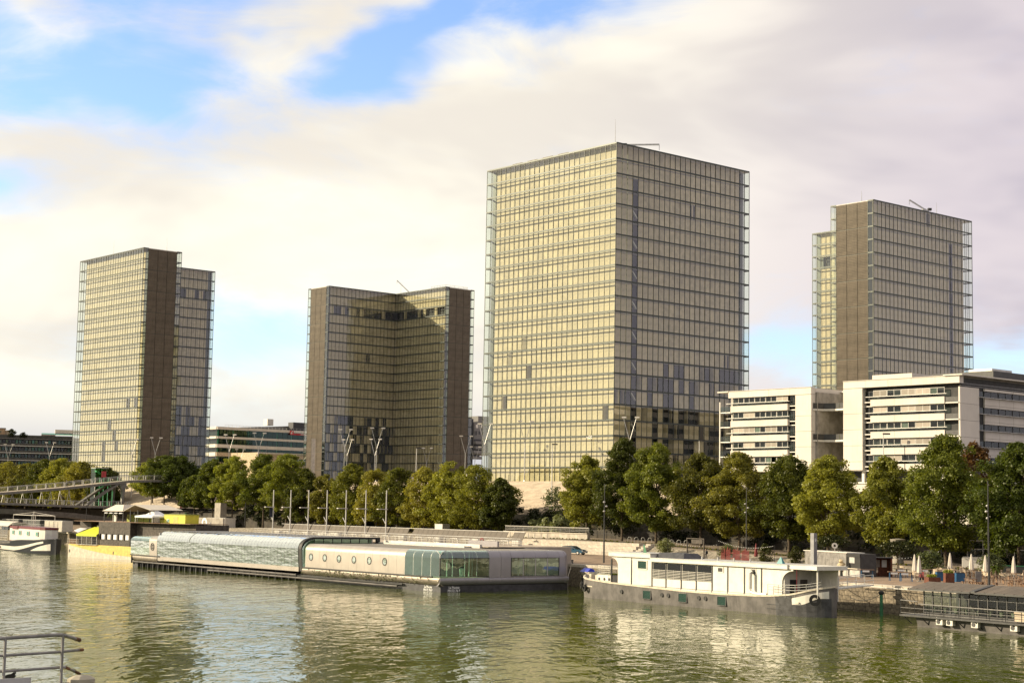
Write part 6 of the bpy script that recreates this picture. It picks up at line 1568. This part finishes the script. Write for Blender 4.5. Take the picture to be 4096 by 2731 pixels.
for k in range(10): rl.tube([(-55.2, -50+k*2.6, 6.2), (-55.2, -50+k*2.6, 7.15)], .04, 4)
rl.build('railing', 'galv', LW); one('handrail', 'white_paint', LW, (-55.3, -55.1, -50, -26.6, 7.13, 7.2))
FN = thing('promenade_fence', 'dark steel fence along the wall behind the promenade trees', 'fence')
fm = MB()
for k in range(60):
    y0 = -170+k*2.6; y1 = y0+2.6; z0 = ZP(y0)+1.5
    for h in (.3, .6, .9, 1.15): fm.tube([(XW(y0)-.1, y0, z0+h-1.0), (XW(y1)-.1, y1, ZP(y1)+1.5+h-1.0)], .03, 3)
    fm.tube([(XW(y0)-.1, y0, z0-1.4), (XW(y0)-.1, y0, z0+.2)], .04, 4)
fm.build('rails', 'dark_metal', FN)
UR = thing('road_railing', 'dark post and rail fence on top of the concrete wall near the footbridge', 'fence')
fm = MB()
for k in range(28):
    y0 = 100+k*2.4; y1 = y0+2.4
    for h in (.45, 1.0): fm.tube([(XW(y0)+.2, y0, 7.95+h), (XW(y1)+.2, y1, 7.95+h)], .03, 3)
    fm.tube([(XW(y0)+.2, y0, 7.8), (XW(y0)+.2, y0, 9.0)], .04, 4)
fm.build('rails', 'dark_metal', UR)
PL = thing('concrete_pillar', 'tall grey concrete pillar with blue lower half beside the row trees', 'pillar', (-44.5, 97, 3))
one('shaft', 'concrete', PL, (-.9, .9, -1.4, 1.4, 2.4, 7.6)); one('painted_base', 'blue_paint', PL, (-.92, .92, -1.42, 1.42, 0, 2.4)); one('side_wall', 'container_dark', PL, (.9, 2.6, -1.4, 1.4, 0, 4.2))
def shed(name, label, loc, rz, sx_, sy_, h, m, cat='container', ribs=0):
    t = thing(name, label, cat, loc, rz)
    one('body', m, t, (-sx_/2, sx_/2, -sy_/2, sy_/2, .12, h)); one('base_frame', 'dark_metal', t, (-sx_/2+.1, sx_/2-.1, -sy_/2+.1, sy_/2-.1, 0, .12)); one('roof_lip', 'galv', t, (-sx_/2-.05, sx_/2+.05, -sy_/2-.05, sy_/2+.05, h, h+.08))
    for k in range(ribs): one('rib', m, t, (-sx_/2+.1+k*(sx_-.2)/ribs, -sx_/2+.3+k*(sx_-.2)/ribs, sy_/2, sy_/2+.06, .2, h-.1))
    return t
shed('shipping_container', 'grey corrugated container beside the parked black car', (-46, 107, 3.02), 1.75, 6, 2.4, 2.6, 'container_grey', ribs=14)
shed('shipping_container', 'dark container right of the grey corrugated one', (-47.5, 98.5, 3.02), 1.75, 6, 2.4, 2.5, 'container_dark', ribs=10)
shed('kiosk', 'white framed glass kiosk behind the first white mast', (-52, 84, 4.2), 1.6, 8, 3, 2.7, 'white_paint', 'kiosk', ribs=6)
shed('barrier_stack', 'grey ribbed barriers stacked behind the brown screens', (-58, 28, 3.05), 1.6, 8, 1.6, 1.9, 'galv', 'barriers', ribs=16)
shed('kiosk', 'small grey hut on the path behind the brown screens', (-52, -3, 5.0), 1.6, 2.4, 2, 2.0, 'galv', 'kiosk', ribs=0)
TL = thing('portable_toilet', 'teal portable toilet under the footbridge behind the river boat', 'toilet', (-88, 78, 3)); one('cabin', 'teal_panel', TL, (-.9, .9, -.9, .9, 0, 2.3)); one('door', 'teal_paint', TL, (-.93, -.9, -.6, .6, .1, 2.0)); one('roof', 'white_paint', TL, (-.95, .95, -.95, .95, 2.3, 2.45))
TL2 = thing('portable_toilet', 'second teal portable toilet standing right against the first', 'toilet', (-87.6, 75.6, 3)); one('cabin', 'teal_panel', TL2, (-.9, .9, -.9, .9, 0, 2.3)); one('door', 'teal_paint', TL2, (-.93, -.9, -.6, .6, .1, 2.0)); one('roof', 'white_paint', TL2, (-.95, .95, -.95, .95, 2.3, 2.45))
for i in range(3):
    shed('quay_hut', ['dark hut with white roof edge at the far left under the footbridge', 'dark hut with white roof right of the first under the footbridge', 'low beige hut under the footbridge at the left edge'][i], (-88+i*.5, 122-i*11, 3.02), 1.75, 7, 3, 2.6, ['container_dark', 'container_dark', 'canvas'][i], 'hut', 4)
PW = thing('painted_wall', 'wall under the footbridge painted with pale and blue graffiti', 'wall', (-70, 62, 3)); one('wall', 'concrete', PW, (-.2, .2, -9, 8, 0, 4.2))
gr = MB(); gr.ring((-.24, -1, 3.0), (1,0,0), .9, .25, .05, 18); gr.build('pale_graffiti', 'letter_white', PW); gr = MB(); gr.tube([(-.25,-3,1),(-.25,-2,2.6),(-.25,-1,1.4),(-.25,0,2.4),(-.25,1.2,1.2)], .3, 6); gr.build('blue_graffiti', 'blue_paint', PW); gr = MB(); gr.tube([(-.24,-4.2,1),(-.24,-3.6,3),(-.24,-2.8,1.6)], .22, 6); gr.build('white_graffiti', 'letter_white', PW)
# palms on the left quay
def palm(label, loc, H, n=11, sc=1.0):
    t = thing('palm', label, 'palm', loc, 0, None, sc); b = MB(); b.tube([(0,0,0),(.05,0,H*.5),(0,.05,H)], [.16,.12,.13], 7); b.build('trunk', 'bark', t)
    b = MB(); rn = random.Random(n)
    for k in range(n*3):
        a = rn.random()*6.28; el = rn.uniform(-.2, 1.2); L = rn.uniform(.8, 1.3)
        p0 = Vector((0,0,H)); pts = []
        for j in range(5):
            u_ = j/4; pts.append(Vector((cos(a)*L*u_*cos(el*.5), sin(a)*L*u_*cos(el*.5), H+L*(sin(el)*u_-.75*u_*u_))))
        sd = Vector((-sin(a), cos(a), 0))
        for j in range(4):
            w0 = .16*(1-j/4)+.03; w1 = .16*(1-(j+1)/4)+.02
            b.add([pts[j]-sd*w0, pts[j]+sd*w0, pts[j+1]+sd*w1, pts[j+1]-sd*w1], [(0,1,2,3)])
    b.build('fronds', 'leaf_green', t, fix=False); return t
palm('fan palm on the quay behind the river boat cabin', (-95, 58, 3), 4.0, 12, 1.2); palm('smaller fan palm at the river boat bow, before the bridge pier', (-100, 40, 3), 3.2, 10, 1.1); palm('small fan palm among the cafe tables near the lamp post', (-93.4, -159.2, 3.0), 1.5, 12)
# ------------------------------------------------------------------ cafe terrace
CB = thing('bar_cabin', 'long grey riveted bar cabin with bulb-studded panels behind the houseboat', 'cabin', (-99.0, -139.2, 3.0), atan2(-7.4, -3.1))
for k in range(6):
    pn = one('panel', 'container_grey', CB, (-6.2+k*1.75+.02, -6.2+k*1.75+1.73, -.1, 0, 1.0, 2.75)); 
    bl = MB()
    for j in range(9): bl.ball((-6.2+k*1.75+.12, -.14, 1.1+j*.19), .03, 5, 3)
    for j in range(9): bl.ball((-6.2+k*1.75+.15+j*.18, -.14, 1.95), .03, 5, 3)
    bl.build('bulb_row', 'bulb_white', pn)
    one('lower_panel', 'galv', CB, (-6.2+k*1.75+.02, -6.2+k*1.75+1.73, -.12, -.02, 0, .92))
one('counter_top', 'cream_hull', CB, (-6.3, 7.6, -.5, 0, .92, 1.0)); one('body', 'dark_metal', CB, (-6.2, 7.4, .05, 2.2, 0, 2.75)); one('roof', 'white_paint', CB, (-6.4, 4.6, -.2, 2.3, 2.75, 2.83))
one('front_panel', 'galv', CB, (4.4, 7.5, -.14, -.02, 0, .92)); one('shutter', 'galv', CB, (4.9, 6.1, -.02, .04, 1.6, 2.3)); one('fascia', 'black', CB, (4.3, 7.4, -.05, .05, 2.3, 2.74)); one('opening', 'black', CB, (4.4, 7.4, .0, .045, 1.0, 2.3))
CS = thing('round_sign', 'small round white sign on the bar cabin roof', 'sign', (-99.5, -140.4, 5.83)); MB().tube([(0,0,0),(0,0,.5)], .04, 5).build('post', 'galv', CS); MB().ring((0,0,.75), (.65,.75,0), .26, .1, .06, 16).build('disc', 'white_paint', CS)
# big plush bear leaning on the counter
BR = thing('plush_bear', 'big cream teddy bear propped on a stool against the bar counter', 'toy bear', (-101.7, -143.1, 3.0), -.9, None, 1.2)
me = bpy.data.meshes.new('body'); V = [(0,0,.75),(0,.02,1.0),(0,.05,1.25),(0,.1,1.42),(-.1,.2,1.52),(-.18,.3,1.46),(.22,.12,1.25),(.36,.25,1.12),(-.22,.12,1.2),(-.34,.28,1.0),(.1,.05,.65),(.13,.12,.4),(-.1,.05,.65),(-.12,.14,.42),(-.05,.02,1.62),(.12,.06,1.62)]
me.from_pydata(V, [(0,1),(1,2),(2,3),(3,4),(4,5),(2,6),(6,7),(2,8),(8,9),(0,10),(10,11),(0,12),(12,13),(3,14),(3,15)], []); bo = bpy.data.objects.new('body', me); COL.objects.link(bo); bo.parent = BR; bo.modifiers.new('skin', 'SKIN'); bo.modifiers.new('sub', 'SUBSURF').levels = 2
for i, r_ in enumerate([.22,.24,.21,.22,.2,.11,.12,.11,.12,.11,.12,.11,.12,.11,.07,.07]): me.skin_vertices[0].data[i].radius = (r_, r_); me.skin_vertices[0].data[i].use_root = (i == 0)
me.materials.append(M['plush']); MB().tube([(0,0,0),(0,0,.6)], [.16,.12], 8).build('stool', 'black', BR); MB().ball((-.24,.42,1.47), .04, 6, 4).build('nose', 'black', BR)
# trestle tables, chairs, parasols
TT = thing('trestle_table', 'x', 'table', (0,0,0), 0, 'cafe tables on blue trestles')
one('table_top', 'brown_wood', TT, (-.85, .85, -.4, .4, .98, 1.04))
for sx in (-.65, .65):
    for s in (-1, 1): MB().tube([(sx, s*.38, 0), (sx, s*.08, .98)], .04, 5).build('leg', 'blue_paint', TT)
for k in range(4): one('menu_card', 'letter_white', TT, (-.6+k*.4, -.48+.0, -.41, -.4, .75, .95)) if k % 2 == 0 else None
TTP = [(-104.5,-149,.5,'nearest the bar'),(-106.4,-154.4,.45,'second along the quay edge'),(-106.9,-156.2,.45,'third along the quay edge, before the red scooter'),(-97,-148.5,.6,'behind the first one'),(-95,-150.5,.6,'in the second row'),(-93.5,-153,.6,'in the second row beside the olive tree')]
for i, (x_, y_, a, lb) in enumerate(TTP):
    L_ = 'narrow high table on blue trestle legs, '+lb
    if i == 0: TT.location = (x_, y_, 3); TT.rotation_euler = (0,0,-YAW+a-.5); TT['label'] = L_
    else: clone(TT, L_, (x_, y_, 3), -YAW+a-.5)
CH = thing('shell_chair', 'x', 'chair', (0,0,0), 0, 'tan shell chairs of the cafe')
MB().loft([[(.26*cos(a), -.22+.5*(j/4)*.0+.26*sin(a)*(.3 if j > 1 else 1), .45+j*.13) for a in np.linspace(0, pi, 7)]+[(.22*cos(a), -.22+.22*sin(a)*(.3 if j > 1 else 1), .45+j*.13) for a in np.linspace(pi, 0, 7)] for j in range(5)]).build('backrest', 'chair_tan', CH)
MB().box(-.25,.25,-.2,.26,.42,.47).build('seat', 'chair_tan', CH)
for sx in (-.2, .2):
    for sy in (-.15, .2): MB().tube([(sx*1.15, sy*1.15, 0), (sx, sy, .43)], .018, 4).build('leg', 'brown_wood', CH)
rn = random.Random(12); cps = []
for k in range(30):
    u_ = rn.random(); cps.append((-94+rn.uniform(-6, 14), -150+rn.uniform(-9, 7)))
for k, (x_, y_) in enumerate(cps):
    L_ = 'tan rounded shell chair among the tables of the crowded cafe terrace'
    if k == 0: CH.location = (x_, y_, 3); CH['label'] = L_
    else: clone(CH, None, (x_, y_, 3), rn.random()*6.28, 1.15)
CT = thing('cafe_table', 'x', 'table', (0,0,0), 0, 'low wooden cafe tables')
one('table_top', 'brown_wood', CT, (-.6, .6, -.4, .4, .74, .79))
for sx in (-.5, .5):
    for sy in (-.3, .3): one('leg', 'brown_wood', CT, (sx-.03, sx+.03, sy-.03, sy+.03, 0, .74))
for sy in (-.75, .75): one('bench', 'brown_wood', CT, (-.6, .6, sy-.14, sy+.14, .42, .47), (-.5, -.44, sy-.1, sy+.1, 0, .42), (.44, .5, sy-.1, sy+.1, 0, .42))
cps = [(-109.2,-166.2),(-108.6,-168.0),(-103,-163.5),(-101,-166),(-98,-162),(-96.5,-165.5),(-105.5,-169.5),(-106.5,-171.6),(-100,-169.5),(-93,-163),(-88,-158.5),(-86,-154),(-84,-150),(-91,-155),(-104,-173),(-82,-147)]
ORD = ['first','second','third','fourth','fifth','sixth','seventh','eighth']
def depth(q): return (Vector((q[0], q[1], 3))-CAM).dot(_f)
def across(q): return (Vector((q[0], q[1], 3))-CAM).dot(_r2)/depth(q)
by_d = sorted(cps, key=depth); TL_ = {}
for ri, rown in enumerate(('nearest the restaurant boat', 'in the middle of the terrace', 'farthest back towards the white van')):
    for ki, q in enumerate(sorted(by_d[ri*6:ri*6+6] if ri < 2 else by_d[12:], key=across)): TL_[q] = f'brown picnic table, {ORD[ki]} from left of those {rown}'
for k, (x_, y_) in enumerate(cps):
    L_ = TL_[(x_, y_)]
    if k == 0: CT.location = (x_, y_, 3); CT['label'] = L_; CT.rotation_euler = (0,0,-.3)
    else: clone(CT, L_, (x_, y_, 3), rn.uniform(-.6, .6))
PR = thing('closed_parasol', 'x', 'parasol', (0,0,0), 0, 'folded cream parasols of the cafe')
MB().tube([(0,0,0),(0,0,2.9)], .03, 5).build('pole', 'galv', PR)
MB().loft([[(rr*(1+.18*(k % 2))*cos(2*pi*k/12), rr*(1+.18*(k % 2))*sin(2*pi*k/12), z_) for k in range(12)] for rr, z_ in ((.22,.95),(.27,1.05),(.22,1.7),(.14,2.4),(.06,2.85),(.02,2.95))]).build('canopy', 'canvas', PR)
MB().lathe([(.3,0),(.3,.06),(.06,.12)], 10).build('base', 'concrete', PR)
PRP = [(-105.5,-157.0,'in the front row beside the red scooter, right of a pair'),(-101.0,-153.2,'left of the front pair beside the olive tree'),(-88,-146.3,'behind the olive tree'),(-88.5,-149.9+.3,'before the white van'),(-89.5,-153.3,'right of the white van'),(-92.5,-157.2,'left of the tall lamp post'),(-93,-161.3,'right of the small palm'),(-88,-160.2,'farthest right, behind the others')]
for i, (x_, y_, lb) in enumerate(PRP):
    L_ = 'folded cream parasol '+lb
    if i == 0: PR.location = (x_, y_, 3); PR['label'] = L_
    else: clone(PR, L_, (x_, y_, 3), rn.random()*6)
RP = thing('red_parasol', 'folded red parasol beside the red picket fence', 'parasol', (-72.5, -104.6, 3.0)); MB().tube([(0,0,0),(0,0,2.9)], .03, 5).build('pole', 'galv', RP); MB().lathe([(.26,.9),(.3,1.0),(.22,1.8),(.1,2.6),(.03,2.9)], 10).build('canopy', 'red_paint', RP)
RF = thing('picket_fence', 'red wooden picket fence on the quay above the houseboat roof', 'fence', (-73.5, -98.5, 3.0), atan2(-8.0, -2.2))
rn = random.Random(8)
for k in range(26):
    if k in (9, 10, 18): continue
    h = rn.uniform(1.7, 2.2); one('picket', 'red_paint', RF, (k*.3, k*.3+.13, -.03, .03, .05, h))
one('rail', 'red_paint', RF, (0, 7.6, .03, .07, .5, .6), (0, 7.6, .03, .07, 1.3, 1.4))
def planter(label, loc, rz, w_, d_, h, m, leaf=True):
    t = thing('planter', label, 'planter', loc, rz); one('box', m, t, (-w_/2, w_/2, -d_/2, d_/2, 0, h)); one('soil', 'earth', t, (-w_/2+.05, w_/2-.05, -d_/2+.05, d_/2-.05, h, h+.02))
    if leaf:
        o = leafstrip('plants', '', [(rn.uniform(-w_*.4, w_*.4), rn.uniform(-d_*.35, d_*.35), h+.15, .25) for k in range(8)], 220, .18, 'leaf_green', int(loc[0]*7) % 97); o.parent = t
    return t
planter('wide rust-red steel planter at the quay edge above the restaurant boat', (-109.6, -161.6, 3), .85, 2.1, 1.3, .75, 'corten')
planter('tall rust-red planter box with green plants beside the menu board', (-105.0, -160.6, 3), .85, 1.1, 1.0, 1.1, 'corten')
for i, (x_, y_) in enumerate(((-100.8, -156.6), (-100.8, -159.2))):
    o = thing('storage_bin', ['blue storage bin left of the tall planter', 'dark blue storage bin right of the tall planter'][i], 'bin', (x_, y_, 3), -.7); one('bin_body', 'blue_paint', o, (-.5, .5, -.4, .4, 0, 1.0)); one('lid', 'dark_metal', o, (-.52, .52, -.42, .42, 1.0, 1.06))
MN = thing('menu_board', 'grey chalkboard standing before the cafe tables', 'sign', (-106.2, -165.2, 3), -.7); one('board', 'container_grey', MN, (-.35, .35, -.03, .03, .35, 1.5)); one('leg', 'brown_wood', MN, (-.35, -.29, -.2, .2, 0, .4)); one('leg', 'brown_wood', MN, (.29, .35, -.2, .2, 0, .4))
SCO = thing('red_scooter', 'red scooter parked among the front tables', 'scooter', (-101.6, -154.6, 3), .3)
for x_ in (-.55, .55): w_ = MB().ring((x_, 0, .24), (0,1,0), .18, .07, .12, 12).build('wheel', 'tyre', SCO)
b = MB(); b.hexa([(-.75,-.16,.35),(.15,-.16,.28),(.15,.16,.28),(-.75,.16,.35),(-.7,-.13,.72),(-.1,-.13,.62),(-.1,.13,.62),(-.7,.13,.72)]); b.build('body', 'red_paint', SCO); MB().box(-.65,-.05,-.14,.14,.72,.8).build('seat', 'black', SCO); b = MB(); b.hexa([(.12,-.18,.25),(.22,-.18,.25),(.22,.18,.25),(.12,.18,.25),(.38,-.16,.95),(.45,-.16,.95),(.45,.16,.95),(.38,.16,.95)]); b.build('leg_shield', 'red_paint', SCO); MB().tube([(.55,0,.3),(.36,0,1.0)], .03, 5).build('fork', 'dark_metal', SCO); MB().tube([(.36,-.32,1.03),(.36,.32,1.03)], .025, 5).build('handlebar', 'dark_metal', SCO)
# olive shrubs and greenery on the terrace
tree('bushy grey-green olive tree in the middle of the cafe terrace', 'tree', (-92.1, -149.1, 3), 3.0, 1.5, .9, 'round', 'leaf_pale', 2200, .22, r0=.09)
tree('second olive tree left of the tall lamp post before the shelter', 'tree', (-84, -152.5, 3), 2.8, 1.3, .8, 'round', 'leaf_pale', 1600, .22, r0=.08)
tree('round grey-green shrub on the slope right of the skylight', 'tree', (-71.2, -84.6, 3.6), 2.4, 1.25, .3, 'round', 'leaf_pale', 1500, .2, r0=.05, name='shrub')
tree('round pale shrub beside the red picket fence', 'tree', (-70.5, -97.2, 3.4), 2.1, 1.2, .3, 'round', 'leaf_pale', 1300, .2, r0=.05, name='shrub')
tree('young conifer left of the grey mooring guide', 'tree', (-74.5, -108, 3), 2.8, .9, .2, 'cone', 'leaf_dark', 1100, .2, r0=.05); tree('young conifer right of the grey mooring guide', 'tree', (-75.5, -114.5, 3), 2.7, .9, .2, 'cone', 'leaf_dark', 1100, .2, r0=.05); tree('young conifer nearest the bar cabin', 'tree', (-76.2, -118, 3), 2.5, .9, .2, 'cone', 'leaf_dark', 1100, .2, r0=.05)
tree('wide low pine over the red cafe shelter', 'tree', (-88, -141.5, 3), 4.0, 2.3, 2.4, 'round', 'leaf_dark', 2600, .2, r0=.1); tree('dark pine branch bush above the bar cabin roof', 'tree', (-90, -133, 3), 4.6, 1.8, 3.2, 'round', 'leaf_dark', 1600, .2, r0=.08)
SH = thing('cafe_shelter', 'small dark red timber shelter with posters right of the bar', 'shelter', (-97.6, -145.6, 3), -.75)
one('roof', 'dark_metal', SH, (-1.6, 1.6, -.9, .9, 2.25, 2.35)); one('back_wall', 'corten', SH, (-1.5, 1.5, .75, .85, 0, 2.25)); one('side_wall', 'corten', SH, (1.35, 1.5, -.8, .75, 0, 2.25))
for k in range(3): one('poster', ['letter_white', 'blind', 'letter_white'][k], SH, (-1.2+k*.85, -.6+k*.85, .70, .75, 1.1, 2.0))
for sx in (-1.5, 1.3): one('post', 'corten', SH, (sx, sx+.12, -.85, -.73, 0, 2.25))
ST_ = thing('bus_shelter', 'white framed glass shelter behind the white van', 'shelter', (-62, -139.5, 3.2), -1.0)
for k in range(5):
    for sy in (-1, 1): one('post', 'white_paint', ST_, (-4.2+k*2.1, -4.1+k*2.1, sy*1.0-.05, sy*1.0+.05, 0, 3.9))
one('roof_frame', 'white_paint', ST_, (-4.4, 4.4, -1.1, -1.0, 3.85, 4.0), (-4.4, 4.4, 1.0, 1.1, 3.85, 4.0)); one('back_rail', 'white_paint', ST_, (-4.3, 4.3, .98, 1.02, 2.7, 2.8))
for k in range(4): one('pane', 'window_glass', ST_, (-4.1+k*2.1, -2.1+k*2.1, .98, 1.0, .3, 2.7))
shed('shipping_container', 'dark container behind the right end of the glass shelter', (-57, -147, 3.4), -1.0, 8, 2.6, 3.0, 'container_dark', ribs=8)
for i in range(3):
    o = thing('green_bin', ['green-lidded bin left of the parasols at the right edge', 'green-lidded bin in the middle at the right edge', 'green-lidded bin farthest right'][i], 'bin', (-76+i*.3, -149.6-i*1.7, 3), -.9); one('bin_body', 'container_dark', o, (-.6, .6, -.5, .5, 0, 1.2)); one('lid', 'green_paint', o, (-.63, .63, -.53, .53, 1.2, 1.3))
VP = thing('vent_column', 'curved pale concrete vent column behind the cafe terrace', 'column', (-70, -128.5, 3.2)); MB().lathe([(.9,0),(.75,1.2),(.78,2.4),(1.0,3.6),(1.1,3.9),(.2,4.0)], 14).build('column_body', 'concrete', VP, True); MB().ring((-.85,-.4,2.9), (-1,-.3,0), .14, .05, .05, 10).build('badge', 'dark_metal', VP)
ER = thing('corner_canopy', 'blue and cream canvas canopy cut by the right edge', 'canopy', (-91, -163.8, 3)); b = MB(); b.hexa([(-1,-2,4.2),(1,-2,4.2),(1,0.2,3.6),(-1,.2,3.6),(-1,-2,4.3),(1,-2,4.3),(1,.2,3.7),(-1,.2,3.7)]); b.build('canvas', 'canvas', ER); b = MB(); b.hexa([(-1,-.2,3.75),(1,-.2,3.75),(1,.25,4.5),(-1,.25,4.5),(-1,-.2,3.8),(1,-.2,3.8),(1,.25,4.6),(-1,.25,4.6)]); b.build('blue_flap', 'blue_tarp', ER); MB().tube([(0,.1,0),(0,.1,3.7)], .05, 5).build('post', 'dark_metal', ER)
FRM = thing('timber_frame', 'dark rectangular frame standing on the quay around the walking person', 'frame', (-75.5, -94.5, 3), atan2(-4.2, -1.0)); 
for x_ in (-1.6, 3.0): one('post', 'dark_wood', FRM, (x_-.08, x_+.08, -.08, .08, 0, 3.4))
one('top_beam', 'dark_wood', FRM, (-1.7, 3.1, -.07, .07, 3.3, 3.42)); one('sign_panel', 'dark_wood', FRM, (-.4, 2.6, -.03, .03, 2.6, 3.2))
# strings of bulbs
def bulbs(label, a, b, sag, n, post=True):
    t = thing('bulb_string', label, 'string lights', (0,0,0)); a = Vector(a); b = Vector(b)
    P0 = [a.lerp(b, k/n)-Vector((0,0,sag*4*(k/n)*(1-k/n))) for k in range(n+1)]
    MB().tube(P0, .015, 3).build('wire', 'black', t)
    m_ = MB()
    for q in P0[1:-1]: m_.ball((q.x, q.y, q.z-.07), .055, 5, 3)
    m_.build('bulb_row', 'bulb_white', t); 
    for q in (a, b):
        if post: MB().tube([(q.x, q.y, 3), q], .04, 4).build('post', 'dark_metal', t)
bulbs('string of white bulbs from the bar roof sagging over the cafe tables', (-98.5,-140.2,6.0), (-88,-148,6.2), 1.0, 34)
bulbs('string of white bulbs above the red picket fence', (-72.5,-96.8,6.2), (-77,-112,5.8), .7, 34)
bulbs('string of white bulbs before the dark timber frame', (-74.5,-88.2,6.0), (-73.5,-98,5.6), .6, 22)
# mooring pile in front of the quay wall
MP = thing('mooring_pile', 'green mooring pile with black cap in front of the stone quay wall', 'pile', (-120.9, -163.1, 0)); MB().tube([(0,0,-2),(0,0,2.3)], [.2,.16], 8).build('pile', 'green_paint', MP); MB().ball((0,0,2.35), .32, 8, 5, 1, 1, .7).build('cap', 'tyre', MP)
rp = MB(); rp.tube([(-118.2,-157.5,2.9),(-118.8,-163,2.75),(-120,-168,2.8),(-121.5,-174,2.85)], .05, 5); tag(rp.build('white_hose', 'white_paint'), 'white hose running along the top of the quay wall', 'hose')
rp = MB(); P0 = [Vector((-119.5,-158,1.6)).lerp(Vector((-121,-163,2.2)), k/8)-Vector((0,0,.5*4*(k/8)*(1-k/8))) for k in range(9)]; rp.tube(P0, .04, 5); tag(rp.build('mooring_rope', 'rope'), 'dark slack mooring rope between the houseboat and the green pile', 'rope')
